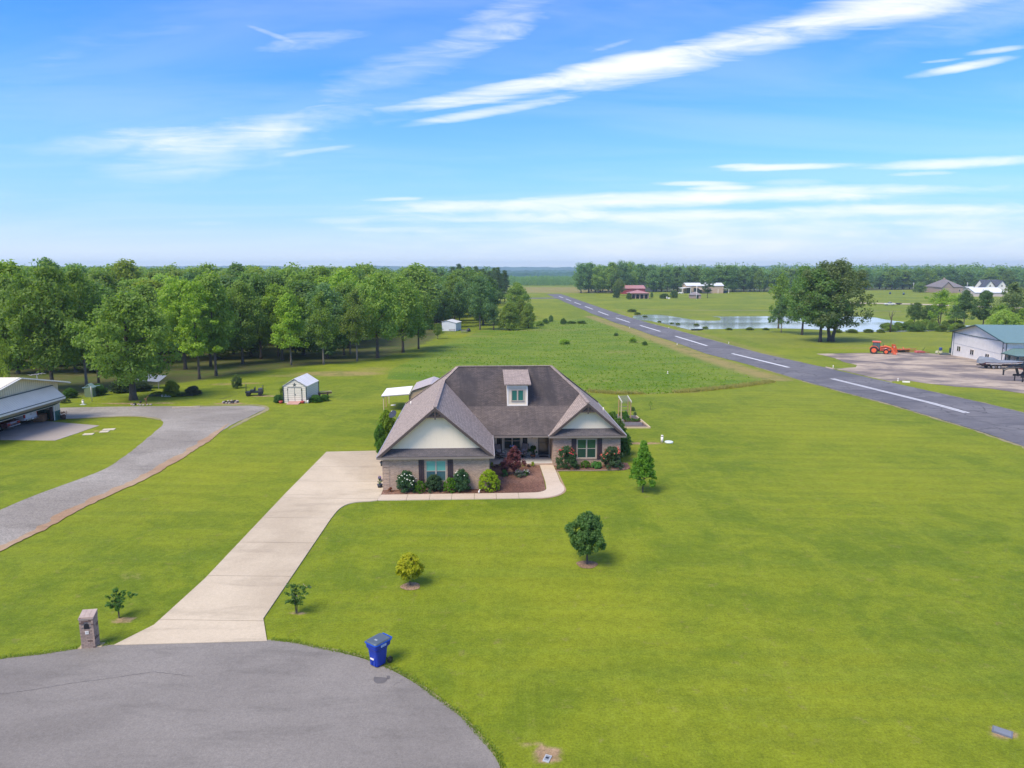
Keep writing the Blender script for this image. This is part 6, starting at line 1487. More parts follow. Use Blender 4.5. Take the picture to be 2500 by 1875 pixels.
m.build('stone_border', mat('border_stone', (.12, .11, .10), .9, var=.3), None, label='dark stone border along the front of the flower bed', cat='border')
q = W(412, 967); MB().box(-.6, .6, -.25, .25, 0, .3).build('bed_slab', WHITE, None, (q.x, q.y - .5, q.z), 0, 'pale stone block at the edge of the flower bed', 'stone')
e = empty('scrap_ornaments', wp(345, 990), 0, 'small rusty garden sculpture with stones beside the big tree trunk', 'ornament')
m = MB(); m.tube([(.6, 0, 0), (.65, 0, .9)], .04, 6); m.tube([(.65, 0, .85), (.9, .1, 1.15)], .03, 5); m.tube([(.65, 0, .6), (.4, 0, .85)], .03, 5); m.build('rusty_stem', mat('rust', (.20, .09, .05), .8), e)
for i in range(7): MB().lathe([(.14, 0), (.18, .07), (.08, .16)], (-1.2 + i * .38, random.Random(i).uniform(-.2, .2), 0), 6).build('stone', ST, e)
MB().lathe([(.1, 0), (.2, .1), (.1, .28)], (-.9, .2, 0), 8).build('iron_pot', BLACK, e); MB().lathe([(.1, .3), (.17, .42), (.05, .55)], (-.1, .1, 0), 8).build('iron_bird', BLACK, e)
MB().tube([(-.1, .1, 0), (-.1, .1, .35)], .02, 5).build('stand', BLACK, e)
q = W(452, 997); MB().bar((-1.4, -.25, .09), (1.5, .5, .09), .22, .18).build('timber_log', mat('pale_log', (.45, .38, .28), .85), None, (q.x, q.y, q.z), 0, 'pale log lying along the upper edge of the gravel drive', 'log')
for i, (x, y, w, lab) in enumerate(((266, 1050, 1.1, 'pale flat stone slab right of the concrete pad'), (255, 1055, .8, 'second pale stone slab right of the concrete pad'), (216, 1061, .9, 'pale slab left of the two close stone slabs'))):
    q = W(x, y); MB().box(-w / 2, w / 2, -.35, .35, 0, .05).build('stone_slab', mat('pale_stone', (.50, .44, .32), .9, var=.15), None, (q.x, q.y, q.z + .012), R(15), lab, 'stone slab')
# ================================================================ HANGAR ON THE LEFT WITH ITS LIFTED DOOR
BEIGE = ribmat('beige_siding', (.62, .545, .38), .30, .03, .5, 0, .72); WROOF = ribmat('white_ribbed_roof', (.80, .715, .56), .30, .03, .35, 0, .75); GREENW = ribmat('green_wainscot', (.022, .125, .095), .30, .03, .5, 0, .6)
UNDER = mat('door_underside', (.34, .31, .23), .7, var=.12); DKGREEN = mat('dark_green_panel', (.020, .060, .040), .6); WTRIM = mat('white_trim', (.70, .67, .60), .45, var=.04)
HX = -48.75; Ya, Yb = 61.9, 75.15; zb = g(74)
hg = empty('beige_hangar', (HX, 0, 0), 0, 'beige metal hangar with its big folding door lifted open', 'hangar')
ym = (Ya + Yb) / 2; ev, pk = 4.02, 5.42
def wall_x(x0, x1, poly, mt, nm, par): m = MB(); m.prism(poly, x0, x1, 'x'); return m.build(nm, mt, par)
DZ = 3.55; D0, D1 = 62.6, 74.05
wall_x(-.12, 0, [(Ya, DZ), (Yb, DZ), (Yb, ev), (ym, pk), (Ya, ev)], BEIGE, 'gable_wall', hg)
wall_x(-.12, 0, [(D1, .95), (Yb, .95), (Yb, DZ), (D1, DZ)], BEIGE, 'front_wall', hg)
wall_x(-.12, .004, [(D1, -.1), (Yb, -.1), (Yb, .95), (D1, .95)], GREENW, 'wainscot', hg)
wall_x(-.12, 0, [(Ya, -.1), (D0, -.1), (D0, DZ), (Ya, DZ)], BEIGE, 'front_wall', hg)
m = MB(); m.box(-18, -.12, Yb - .12, Yb, .95, ev); m.build('side_wall', BEIGE, hg); m = MB(); m.box(-18, -.12, Yb - .12, Yb + .004, -.1, .95); m.build('wainscot', GREENW, hg)
m = MB(); m.box(-18, -.12, Ya, Ya + .12, -.1, ev); m.build('side_wall', BEIGE, hg)
wall_x(-18.1, -18, [(Ya, -.1), (Yb, -.1), (Yb, ev), (ym, pk), (Ya, ev)], BEIGE, 'rear_wall', hg)
for y0, y1 in ((Yb + 1.0, ym), (Ya - 1.0, ym)):
    z0 = ev - (pk - ev) / (Yb - ym) * 1.0 + .05
    MB().slab([(.7, y0, z0), (.7, y1, pk + .06), (-18.3, y1, pk + .06), (-18.3, y0, z0)], .08).build('roof', WROOF, hg)
    MB().bar((.72, y0, z0 - .10), (.72, y1, pk - .04), .06, .26, up=(1, 0, 0)).build('rake_trim', WTRIM, hg)
MB().bar((.72, Yb + 1.02, ev - .28), (-18.3, Yb + 1.02, ev - .28), .10, .14).build('gutter', WTRIM, hg)
# folding door: upper leaf slopes out and down, lower leaf folds back in
hin, fold, bot = (.10, 3.72), (1.28, 2.62), (.02, 1.62)
up_ = MB().slab([(hin[0], D0, hin[1]), (hin[0], D1 + .12, hin[1]), (fold[0], D1 + .12, fold[1]), (fold[0], D0, fold[1])], .10).build('upper_door_leaf', WROOF, hg)
MB().bar((hin[0], D0, hin[1] + .05), (hin[0], D1 + .12, hin[1] + .05), .06, .08).build('hinge_line', TEAL, up_)
MB().bar((fold[0] + .02, D0, fold[1] - .03), (fold[0] + .02, D1 + .14, fold[1] - .03), .05, .07).build('seal', TEAL, up_)
m = MB(); m.box(fold[0] - .06, fold[0] + .05, D0, D1 + .14, fold[1] - .25, fold[1] - .07); m.build('edge_beam', WTRIM, up_)
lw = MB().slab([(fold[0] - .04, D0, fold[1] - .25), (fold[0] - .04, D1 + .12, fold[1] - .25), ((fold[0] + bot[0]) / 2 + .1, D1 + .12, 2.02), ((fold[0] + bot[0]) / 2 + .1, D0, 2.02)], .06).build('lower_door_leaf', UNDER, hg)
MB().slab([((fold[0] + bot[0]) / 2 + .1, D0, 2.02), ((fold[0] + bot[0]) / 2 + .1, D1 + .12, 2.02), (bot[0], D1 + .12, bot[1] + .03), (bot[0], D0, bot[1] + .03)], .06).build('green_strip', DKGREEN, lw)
MB().bar((bot[0], D0, bot[1] - .02), (bot[0], D1 + .1, bot[1] - .02), .10, .07).build('bottom_rail', WTRIM, lw)
MB().bar((.02, D1, 0), (.02, D1, 1.62), .07, .07).build('door_jamb', WTRIM, hg)
MB().bar((-.2, D1 - .1, 0), (-.2, D1 - .1, 3.5), .2, .2).build('inner_post', mat('rust_red', (.06, .025, .025), .7), hg)
m = MB(); m.tube([(-.6, 72.9, 4.45), (-.6, 72.9, 5.15)], .03, 6); m.bar((-.9, 72.3, 5.12), (-.3, 73.5, 5.18), .05, .04)
for i in range(5): t = i / 4; m.bar((-.9 + t * .6 - .35, 72.3 + t * 1.2 + .2, 5.15), (-.9 + t * .6 + .35, 72.3 + t * 1.2 - .2, 5.15), .025, .025)
m.build('antenna', DRIP, hg)

RED = mat('car_dark_red', (.10, .008, .012), .3, coat=.5); WCAR = mat('car_white', (.72, .69, .65), .35, var=.04, coat=.4); TYRE = mat('tyre', (.018, .018, .018), .85); RIM = mat('rim', (.35, .35, .36), .35, metal=.6)
TAIL = mat('tail_red', (.45, .012, .015), .3); CHROME = mat('chrome', (.55, .56, .58), .2, metal=.8); CGLASS = glassmat('car_glass', (.02, .025, .03))
def wheel(par, x, y, r, w, axis='y', rim=None):
    o = MB().disc((x, y, r), r, 0, axis, 20, w).build('wheel', TYRE, par); s = 1 if y > 0 else -1
    MB().disc((x, y + s * w * .42, r) if axis == 'y' else (x + s * w * .42, y, r), r * .6, 0, axis, 14, w * .22).build('rim', rim or RIM, o); return o
def pickup(loc, rz, paint, label, group=None, plate=None):
    """front towards +x"""
    e = empty('pickup_truck', loc, rz, label, 'pickup truck', group)
    L, w = 5.7, 1.96; b = MB(); z0, z1 = .55, 1.12
    prof = [(-L / 2, z0), (-L / 2 + .15, z0 - .05), (L / 2 - .2, z0 - .05), (L / 2, z0 + .08), (L / 2, 1.02), (L / 2 - .3, 1.16), (.85, 1.22), (-.95, 1.22), (-.95, z1 - .35), (-L / 2 + .06, z1 - .35), (-L / 2, z1 - .35)]
    b.prism(prof, -w / 2, w / 2, 'y')
    for y0, y1 in ((-w / 2, -w / 2 + .1), (w / 2 - .1, w / 2)): b.box(-L / 2 + .06, -.95, y0, y1, z1 - .35, 1.27)
    bo = b.build('body', paint, e); bv = bo.modifiers.new('b', 'BEVEL'); bv.width = .03; bv.segments = 2; bv.limit_method = 'ANGLE'
    c = MB(); vs = [(-.95, -w / 2 + .03, 1.2), (.95, -w / 2 + .03, 1.2), (.95, w / 2 - .03, 1.2), (-.95, w / 2 - .03, 1.2), (-.82, -w / 2 + .18, 1.84), (.25, -w / 2 + .18, 1.86), (.25, w / 2 - .18, 1.86), (-.82, w / 2 - .18, 1.84)]
    c.add(vs, [(0, 3, 2, 1), (4, 5, 6, 7), (0, 1, 5, 4), (1, 2, 6, 5), (2, 3, 7, 6), (3, 0, 4, 7)]); cb = c.build('cab', paint, e)
    def quad(a, b_, c_, d_, off): n = (Vector(b_) - Vector(a)).cross(Vector(d_) - Vector(a)).normalized() * off; return MB().add([Vector(p_) + n for p_ in (a, b_, c_, d_)], [(0, 1, 2, 3)])
    V8 = [Vector(v) for v in vs]
    def inset(i, j, k, l, s=.12):
        cc = (V8[i] + V8[j] + V8[k] + V8[l]) / 4; return [q.lerp(cc, s) for q in (V8[i], V8[j], V8[k], V8[l])]
    for f in ((1, 2, 6, 5), (3, 0, 4, 7), (0, 1, 5, 4), (2, 3, 7, 6)): quad(*inset(*f), .012).build('window', CGLASS, cb)
    tg = MB().box(-L / 2 - .02, -L / 2 + .06, -w / 2 + .12, w / 2 - .12, .72, 1.25).build('tailgate', paint, e)
    MB().box(-L / 2 - .03, -L / 2 - .02, -.09, .09, 1.14, 1.19).build('handle', BLACK, tg); MB().box(-L / 2 - .028, -L / 2 - .02, -.16, .16, 1.0, 1.03).build('badge', MATS['dark_grey_metal'], tg)
    for s in (-1, 1):
        MB().box(-L / 2 - .015, -L / 2 + .12, s * (w / 2 - .115) - .11, s * (w / 2 - .115) + .118, .80, 1.22).build('tail_light', TAIL, e)
        MB().box(L / 2 - .1, L / 2 + .012, s * (w / 2 - .2) - .17, s * (w / 2 - .2) + .17, .85, 1.02).build('headlight', CHROME, e)
        MB().box(.55, .72, s * (w / 2 + .12) - .1, s * (w / 2 + .12) + .1, 1.18, 1.36).build('mirror', BLACK, e)
    bp = MB().box(-L / 2 - .16, -L / 2 + .02, -w / 2 + .06, w / 2 - .06, .50, .66).build('rear_bumper', CHROME, e); MB().box(-L / 2 - .175, -L / 2 - .16, -.16, .16, .52, .64).build('licence_plate', WHITE, bp)
    MB().box(L / 2 - .04, L / 2 + .08, -w / 2 + .05, w / 2 - .05, .45, .66).build('front_bumper', CHROME, e)
    for x in (-1.75, 1.85):
        for y in (-.86, .86): wheel(e, x, y, .40, .26)
    return e
pickup((HX - 4.0, 72.15, .04), math.pi, WCAR, 'white pickup truck seen from behind inside the beige hangar')
# low dark red sports car beside it
e = empty('red_car', (HX - 3.35, 69.45, .04), math.pi, 'dark red low car parked nose in beside the white pickup', 'car')
m = MB(); m.prism([(-2.2, .35), (2.2, .3), (2.25, .6), (1.3, .82), (.5, .88), (-1.5, .95), (-2.2, .90), (-2.28, .6)], -.93, .93, 'y'); bo = m.build('body', RED, e); bv = bo.modifiers.new('b', 'BEVEL'); bv.width = .06; bv.segments = 2; bv.limit_method = 'ANGLE'
m = MB(); vs = [(-1.6, -.82, .9), (.7, -.82, .86), (.7, .82, .86), (-1.6, .82, .9), (-.95, -.62, 1.32), (.0, -.62, 1.34), (.0, .62, 1.34), (-.95, .62, 1.32)]
m.add(vs, [(0, 3, 2, 1), (4, 5, 6, 7), (0, 1, 5, 4), (1, 2, 6, 5), (2, 3, 7, 6), (3, 0, 4, 7)]); m.build('cabin', CGLASS, e)
MB().box(-.95, 0, -.6, .6, 1.325, 1.36).build('roof', RED, e)
for s in (-1, 1): MB().box(-2.3, -2.2, s * .68 - .17, s * .68 + .17, .62, .78).build('tail_light', TAIL, e)
MB().box(-2.36, -2.25, -.8, .8, .38, .5).build('rear_bumper', CHROME, e)
for x in (-1.4, 1.4):
    for y in (-.84, .84): wheel(e, x, y, .33, .22)
MB().box(-.5, .5, -.45, .45, 0, .75).build('wooden_crate', mat('crate_wood', (.22, .11, .05), .8, var=.25), None, (HX - 1.2, 73.6, .04), R(8), 'brown wooden crate inside the hangar door beside the pickup', 'crate')
MB().lathe([(.22, 0), (.28, .45), (.25, .45)], n=10).build('pot', mat('pot_brown', (.08, .04, .03), .7), empty('planter_pot', (HX + .35, 75.0, g(75)), 0, 'dark planter with rusty flowers at the green hangar corner', 'potted plant'))
pp = [o for o in COL.objects if o.name == 'planter_pot'][0]; m = MB(); rs = random.Random(3)
for i in range(24): m.lathe([(.02, 0), (.06, .05), (.02, .1)], (rs.uniform(-.3, .3), rs.uniform(-.3, .3), .45 + rs.uniform(0, .35)), 5)
m.build('flowers', mat('petal_rust', (.30, .11, .05), .8), pp)
MB().box(-2.5, 2.5, -.05, .05, .6, 2.3).build('shelf_rack', mat('dim_shelf', (.05, .06, .06), .8), None, (HX - 9, 73.8, 0), R(90), 'dim shelving along the hangar back', 'shelf')

# ================================================================ WHITE HANGAR WITH GREEN ROOF ON THE RIGHT
WW = ribmat('white_siding', (.82, .765, .69), .28, .02, .5, 0, .86); GR = ribmat('green_metal_roof', (.13, .215, .19), .28, .02, .35, 0, .82); NAVY = mat('dark_teal_trim', (.020, .050, .060), .45)
P1 = W(2321, 867); P2 = W(2453, 891); dv = Vector((P2.x - P1.x, P2.y - P1.y)); LW = dv.length; az = math.atan2(dv.y, dv.x)
wh = empty('white_hangar', (P1.x, P1.y, min(P1.z, P2.z)), az, 'white metal hangar with green roof and three small double windows', 'hangar')
zA = P1.z - wh.location.z; zB = P2.z - wh.location.z; EV, PK = 5.1, 7.35; XM = LW / 2; DEP = 26.0
# in this frame x runs along the gable front (far corner to near corner) and y runs into the building
m = MB(); m.prism([(0, -.3), (LW, -.3), (LW, EV), (XM, PK), (0, EV)], 0, .2, 'y'); gw_ = m.build('gable_wall', WW, wh)
MB().box(0, .2, .2, DEP, -.3, EV).build('side_wall', WW, wh); MB().box(LW - .2, LW, .2, DEP, -.3, EV).build('side_wall', WW, wh); m = MB(); m.prism([(0, -.3), (LW, -.3), (LW, EV), (XM, PK), (0, EV)], DEP, DEP + .2, 'y'); m.build('rear_wall', WW, wh)
for x0, x1 in ((-.9, XM), (LW + .9, XM)): z0 = EV - (PK - EV) / XM * .9 + .06; MB().slab([(x0, -.8, z0), (x1, -.8, PK + .08), (x1, DEP + .8, PK + .08), (x0, DEP + .8, z0)], .10).build('roof', GR, wh); MB().bar((x0, -.82, z0 - .12), (x1, -.82, PK - .04), .06, .26, up=(0, 1, 0)).build('rake_trim', NAVY, wh)
for p0, p1, w_ in (((0, -.04, EV - .12), (LW, -.04, EV - .12), .24), ((.02, -.04, -.3), (.02, -.04, EV), .16), ((LW - .02, -.04, -.3), (LW - .02, -.04, EV), .22), ((.85, -.03, 0), (.85, -.03, EV), .08), ((LW - 1.25, -.03, 0), (LW - 1.25, -.03, EV), .12)): MB().bar(p0, p1, w_, .07).build('trim', NAVY if w_ > .1 or p0[0] < 1 else BROWN, wh)
MB().bar((.9, -.02, 2.75), (LW - 1.3, -.02, 2.55), .03, .04).build('panel_seam', mat('seam', (.35, .36, .37), .5), wh)
for i, (fx, z) in enumerate(((.158, 1.75), (.42, 1.65), (.70, 1.50))):
    x = fx * LW; f = MB(); f.box(x - .75, x + .75, -.06, -.01, z - .55, z + .60); w_ = f.build('window', WHITE, wh)
    for s in (-1, 1): MB().box(x + s * .38 - .27, x + s * .38 + .27, -.085, -.06, z - .46, z + .50).build('pane', CGLASS, w_)
for x in (.55, LW - .55): MB().lathe([(.05, 0), (.13, -.12), (.12, -.2)][::-1], (x, -.3, 3.95), 8).build('wall_lamp', BLACK, wh)
MB().box(-.25, .0, -.3, .3, 0, 1.6).build('corner_box', NAVY, wh)
# annex: porch roof along the near side
an = empty('hangar_porch', (0, 0, 0), 0, None, None, None, wh); an.name = 'porch'
MB().slab([(LW + .2, 1.0, 3.9), (LW + 5.2, -.8, 3.0), (LW + 5.2, 22, 3.0), (LW + .2, 22, 3.9)], .10).build('porch_roof', GR, an)
MB().slab([(LW + .2, 1.0, 3.93), (LW + 5.2, -.8, 3.0), (LW + .3, -.9, 3.0)], .08).build('porch_roof', GR, an)
MB().bar((LW + .1, -.9, 2.92), (LW + 5.3, -.85, 2.92), .10, .16).build('fascia', NAVY, an); MB().bar((LW + 5.25, -.85, 2.92), (LW + 5.25, 22, 2.92), .10, .16).build('fascia', NAVY, an)
MB().box(LW, LW + 4.6, 3.0, 3.2, -.2, 3.2).build('porch_wall', WW, an); MB().box(LW, LW + 4.6, 2.985, 3.0, -.2, .9).build('wainscot', NAVY, an)
MB().box(LW + .003, LW + .02, .25, 3, -.2, .95).build('wainscot', NAVY, an)
for x in (LW + .9, LW + 3.2):
    d_ = MB().box(x - .5, x + .5, 2.94, 2.98, -.2, 2.15).build('door', WHITE, an); MB().box(x - .28, x + .28, 2.92, 2.94, .95, 1.95).build('pane', CGLASS, d_)
for x in (LW + 2.1, LW + 4.9): MB().bar((x, -.5, -.3), (x, -.5, 3.0), .28, .28).build('post', NAVY, an)
# red and white sign on a post
q = W(2443, 884); e = empty('round_sign', (q.x - 1.3, q.y - 2.2, g(q.y)), R(-25), 'red and white round no entry sign on a thin post at the white hangar', 'sign')
MB().tube([(0, 0, 0), (0, 0, 2.5)], .04, 6).build('post', BROWN, e); sg = MB().disc((0, -.06, 2.15), .42, 0, 'y', 20, .03).build('sign_plate', mat('sign_red', (.62, .05, .06), .5), e); MB().box(-.28, .28, -.09, -.078, 2.07, 2.23).build('white_bar', WHITE, sg)

# --- covered boat on its trailer
q = W(2440, 900); e = empty('boat_trailer', (q.x, q.y, q.z + .03), R(-2), 'black tandem boat trailer with chrome wheels in front of the white hangar', 'trailer')
MB().bar((-3.6, -.7, .55), (3.0, -.7, .55), .12, .16).build('frame_rail', BLACK, e); MB().bar((-3.6, .7, .55), (3.0, .7, .55), .12, .16).build('frame_rail', BLACK, e)
MB().bar((3.0, -.7, .55), (4.8, 0, .50), .10, .12).build('tongue', BLACK, e); MB().bar((3.0, .7, .55), (4.8, 0, .50), .10, .12).build('tongue', BLACK, e); MB().tube([(4.4, 0, .1), (4.4, 0, 1.15)], .05, 6).build('jack', BLACK, e)
for x in (-1.75, -.75):
    for y in (-1.0, 1.0): wheel(e, x, y, .36, .24)
for s in (-1, 1):
    m = MB(); m.prism([(-2.25, .75), (-2.1, .86), (-.4, .86), (-.25, .75), (-.4, .82), (-2.1, .82)], s * 1.0 - .14, s * 1.0 + .14, 'y'); m.build('fender', WHITE, e)
eb = empty('covered_boat', (q.x, q.y, q.z + .03), R(-2), 'dark red hulled boat under a grey cover on a trailer', 'boat')
def hull_ring(x, w, z0, z1, keel=.5): return [(x, -w, z1), (x, -w * .92, (z0 + z1) / 2), (x, -w * keel, z0), (x, w * keel, z0), (x, w * .92, (z0 + z1) / 2), (x, w, z1)]
b = loft([hull_ring(-3.2, 1.15, .68, 1.22), hull_ring(-1, 1.2, .66, 1.2), hull_ring(1.2, 1.12, .70, 1.2), hull_ring(2.8, .75, .80, 1.22, .3), hull_ring(3.9, .12, 1.0, 1.22, .2)]).build('hull', mat('hull_red', (.085, .012, .03), .25, coat=.6), eb)
m = MB()
for s in (-1, 1):
    pts = [(-3.15, 1.10), (-1, 1.155), (1.2, 1.085), (2.8, .72), (3.8, .14)]
    for (xa, wa), (xb, wb) in zip(pts[:-1], pts[1:]): m.add([(xa, s * (wa + .01), .93), (xb, s * (wb + .01), .95), (xb, s * (wb + .015), 1.05), (xa, s * (wa + .015), 1.02)], [(0, 1, 2, 3)])
m.build('white_stripe', WHITE, b)
CV = mat('boat_cover', (.19, .21, .24), .8, var=.12, scale=1.5, bump=.02, bscale=3)
def top_ring(x, w, z0, z1): return [(x, -w, z0), (x, -w * .8, z0 + (z1 - z0) * .7), (x, -w * .25, z1), (x, w * .25, z1), (x, w * .8, z0 + (z1 - z0) * .7), (x, w, z0)]
loft([top_ring(-3.9, .35, 1.0, 1.75), top_ring(-3.6, .55, .95, 2.15), top_ring(-3.2, .95, 1.15, 2.15), top_ring(-2.4, 1.2, 1.18, 2.0), top_ring(-1.4, 1.22, 1.18, 1.95), top_ring(-.4, 1.22, 1.18, 1.5), top_ring(1.0, 1.15, 1.18, 1.45), top_ring(2.2, .95, 1.18, 1.42), top_ring(3.95, .15, 1.18, 1.28)]).build('cover', CV, eb)

# --- gooseneck trailer entering from the right edge
q = W(2486, 932); e = empty('gooseneck_trailer', (q.x, q.y, q.z), R(-4), 'black gooseneck trailer neck and landing legs at the right picture edge', 'trailer')
MB().bar((-2.3, 0, 1.0), (-2.3, 0, 1.75), .16, .16).build('coupler', BLACK, e)
MB().tube([(-2.35, -.15, 1.75), (-1.7, -.25, 2.15), (-.4, -.9, 2.28)], .11, 4, smooth=False).build('neck_beam', BLACK, e); MB().tube([(-2.35, .15, 1.75), (-1.7, .25, 2.15), (-.4, .9, 2.28)], .11, 4, smooth=False).build('neck_beam', BLACK, e)
for y in (-.95, .95):
    MB().bar((-.5, y, 2.28), (2.2, y, 2.28), .14, .22).build('upper_rail', BLACK, e); MB().bar((0, y, 2.2), (.5, y, .75), .22, .28).build('riser', BLACK, e); MB().bar((1.8, y, 2.2), (.9, y, .9), .2, .24).build('riser', BLACK, e); MB().bar((.0, y, 0), (.0, y, 1.0), .12, .12).build('landing_leg', BLACK, e); MB().bar((1.45, y, 0), (1.45, y, 1.0), .12, .12).build('landing_leg', BLACK, e)
    MB().bar((-.3, y, .92), (9, y, .92), .14, .30).build('deck_beam', BLACK, e)
MB().box(1.9, 9, -1.2, 1.2, 1.08, 1.16).build('deck', mat('deck_wood', (.10, .07, .05), .8), e); MB().box(.1, .6, -.5, .5, 1.9, 2.12).build('tool_box', mat('tool_red', (.22, .05, .05), .5), e)
for x in (6.2, 7.1):
    for y in (-1.25, 1.25): wheel(e, x, y, .38, .26)

# --- orange tractor with loader
ORG = mat('tractor_orange', (.66, .105, .030), .4, var=.06, coat=.2); ORG2 = mat('loader_orange', (.62, .13, .055), .5, var=.1); GL = glassmat('cab_glass', (.07, .11, .12))
q = W(2146, 864); e = empty('orange_tractor', (q.x, q.y, q.z + .03), R(-28), 'orange farm tractor with cab and front loader bucket on the paved apron', 'tractor')
m = MB(); m.prism([(.1, .75), (2.0, .75), (2.1, 1.0), (2.05, 1.5), (1.6, 1.62), (.1, 1.72)], -.36, .36, 'y'); m.build('hood', ORG, e)
MB().box(2.06, 2.1, -.26, .26, .85, 1.45).build('grille', BLACK, e); MB().box(-1.4, 2.0, -.28, .28, .5, .80).build('chassis', BLACK, e)
cb = MB().box(-1.45, .12, -.72, .72, .80, 1.25).build('cab_floor', BLACK, e)
for x, xt in ((-1.4, -1.3), (-.5, -.5), (.1, -.02)):
    for y in (-.7, .7): MB().bar((x, y, 1.2), (xt, y * .93, 2.55), .07, .07).build('cab_post', BLACK, e)
for a, b_, c_, d_ in (((.11, -.66, 1.25), (.11, .66, 1.25), (0, .6, 2.5), (0, -.6, 2.5)), ((-1.38, -.66, 1.25), (-1.38, .66, 1.25), (-1.3, .6, 2.5), (-1.3, -.6, 2.5)), ((-1.35, -.69, 1.25), (.08, -.69, 1.25), (-.03, -.65, 2.5), (-1.28, -.65, 2.5)), ((-1.35, .69, 1.25), (.08, .69, 1.25), (-.03, .65, 2.5), (-1.28, .65, 2.5))): MB().add([a, b_, c_, d_], [(0, 1, 2, 3)]).build('cab_glass', GL, e)
m = MB(); m.prism([(-1.5, 2.55), (.2, 2.55), (.25, 2.65), (.1, 2.76), (-1.4, 2.76), (-1.55, 2.65)], -.78, .78, 'y'); m.build('cab_roof', ORG, e)
for s in (-1, 1):
    wheel(e, -1.05, s * .98, .82, .46, rim=ORG); wheel(e, 1.35, s * .85, .58, .34, rim=ORG)
    m = MB(); pts = [(-1.05 + .95 * math.cos(R(a)), .82 + .95 * math.sin(R(a))) for a in range(15, 171, 15)]; pin = [(-1.05 + .88 * math.cos(R(a)), .82 + .88 * math.sin(R(a))) for a in range(170, 14, -15)]
    m.prism(pts + pin, s * .95 - .28, s * .95 + .28, 'y'); m.build('rear_fender', ORG, e)
    m = MB(); m.tube([(.15, s * .52, 1.55), (1.2, s * .52, 1.75), (2.2, s * .52, 1.45), (2.75, s * .52, .45)], [.09, .11, .11, .09], 4, smooth=False); m.build('loader_arm', ORG, e)
    MB().bar((.2, s * .50, .7), (.2, s * .50, 1.6), .14, .2).build('loader_post', ORG, e); MB().tube([(.4, s * .46, 1.0), (1.9, s * .48, 1.45)], .05, 6).build('hydraulic_ram', CHROME, e)
m = MB(); m.prism([(2.6, .08), (3.45, .05), (3.5, .10), (2.75, .18), (2.72, .72), (2.62, .78)], -1.0, 1.0, 'y'); bk = m.build('bucket', ORG2, e)
for s in (-1, 1): m = MB(); m.prism([(2.6, .08), (3.45, .05), (2.72, .76)], s * .985 - .015, s * .985 + .015, 'y'); m.build('bucket_side', ORG2, bk)
MB().tube([(.7, .42, 1.6), (.7, .42, 2.3)], .045, 8).build('exhaust', BLACK, e); MB().tube([(.6, -.8, 2.1), (.55, -1.0, 2.2)], .03, 6).build('mirror_arm', BLACK, e)
# --- implements beside it
q = W(2180, 862); e = empty('orange_attachment', (q.x, q.y, q.z), R(15), 'upright orange loader attachment standing right of the tractor', 'farm implement')
m = MB(); m.prism([(-.7, .1), (.9, .1), (.5, 1.2), (.1, 1.95), (-.5, 2.0), (-.3, 1.1)], -.4, .1, 'y'); m.build('shield', ORG, e); MB().box(-.9, .9, -.2, .4, .1, .6).build('frame', BLACK, e); MB().tube([(-1.3, 0, .3), (-.5, 0, 1.0), (-.2, 0, 1.9)], .06, 6).build('hose', BLACK, e)
MB().disc((-.2, -.42, 1.4), .14, 0, 'y', 10, .02).build('label', WHITE, e)
q = W(2203, 861); e = empty('disc_harrow', (q.x, q.y, q.z), R(6), 'orange disc harrow with row of black discs on the apron edge', 'farm implement')
MB().bar((-1.7, 0, .75), (1.7, 0, .75), .2, .18).build('frame_bar', ORG, e); MB().bar((-1.2, -.7, .7), (1.5, -.5, .9), .12, .14).build('frame_bar', ORG2, e); MB().bar((0, -.6, .8), (.4, .6, 1.15), .12, .12).build('frame_bar', ORG, e)
for i in range(9): MB().disc((-1.5 + i * .37, 0, .32), .32, 0, 'x', 12, .06).build('disc', BLACK, e)
q = W(2222, 860.5); e = empty('rusty_frame', (q.x, q.y, q.z), R(3), 'rusty yellow brown frame lying at the apron edge', 'farm implement')
RUST = mat('rusty_yellow', (.35, .17, .05), .8, var=.2)
for y, z in ((-.5, .35), (.5, .45), (0, .8)): MB().bar((-1.4, y, z), (1.4, y, z), .08, .16).build('rail', RUST, e)
for x in (-1.3, 0, 1.3): MB().bar((x, -.5, .35), (x, .5, .5), .08, .1).build('cross_bar', RUST, e); MB().bar((x, .4, .0), (x, .4, .8), .08, .08).build('upright', RUST, e)
q = W(2247, 861.5); e = empty('red_mower_deck', (q.x, q.y, q.z), R(0), 'faded red mower deck with tall lever at the apron edge', 'farm implement')
FR = mat('faded_red', (.42, .10, .09), .7, var=.2); m = MB(); m.prism([(-1.2, .1), (.7, .1), (.9, .3), (.3, .5), (-1.0, .45)], -.6, .6, 'y'); m.build('deck', FR, e); MB().bar((.2, 0, .3), (2.0, 0, .12), .1, .1).build('drawbar', FR, e); MB().tube([(.3, 0, .4), (.9, 0, 1.2), (.95, 0, 1.4)], .05, 6).build('lever', mat('lever_green', (.04, .08, .04), .6), e)
for y in (-.5, .5): MB().disc((-.9, y, .2), .2, 0, 'y', 12, .1).build('wheel', TYRE, e)
q = W(2292, 865); e = empty('barrel_stand', (q.x, q.y, q.z), 0, 'blue barrel on a pale yellow stand near the hangar corner', 'barrel')
MB().lathe([(.25, .85), (.32, 1.0), (.32, 1.35), (.25, 1.5)], (.3, 0, 0), 12).build('barrel', mat('barrel_blue', (.03, .06, .20), .5), e)
for x, y in ((-.4, -.3), (.6, -.3), (-.4, .3), (.6, .3)): MB().bar((x, y, 0), (x * .7, y, .85), .10, .10).build('leg', mat('pale_yellow', (.60, .58, .35), .7), e)
MB().box(-.6, .6, -.35, .35, .3, .7).build('tray', MATS['pale_yellow'], e)
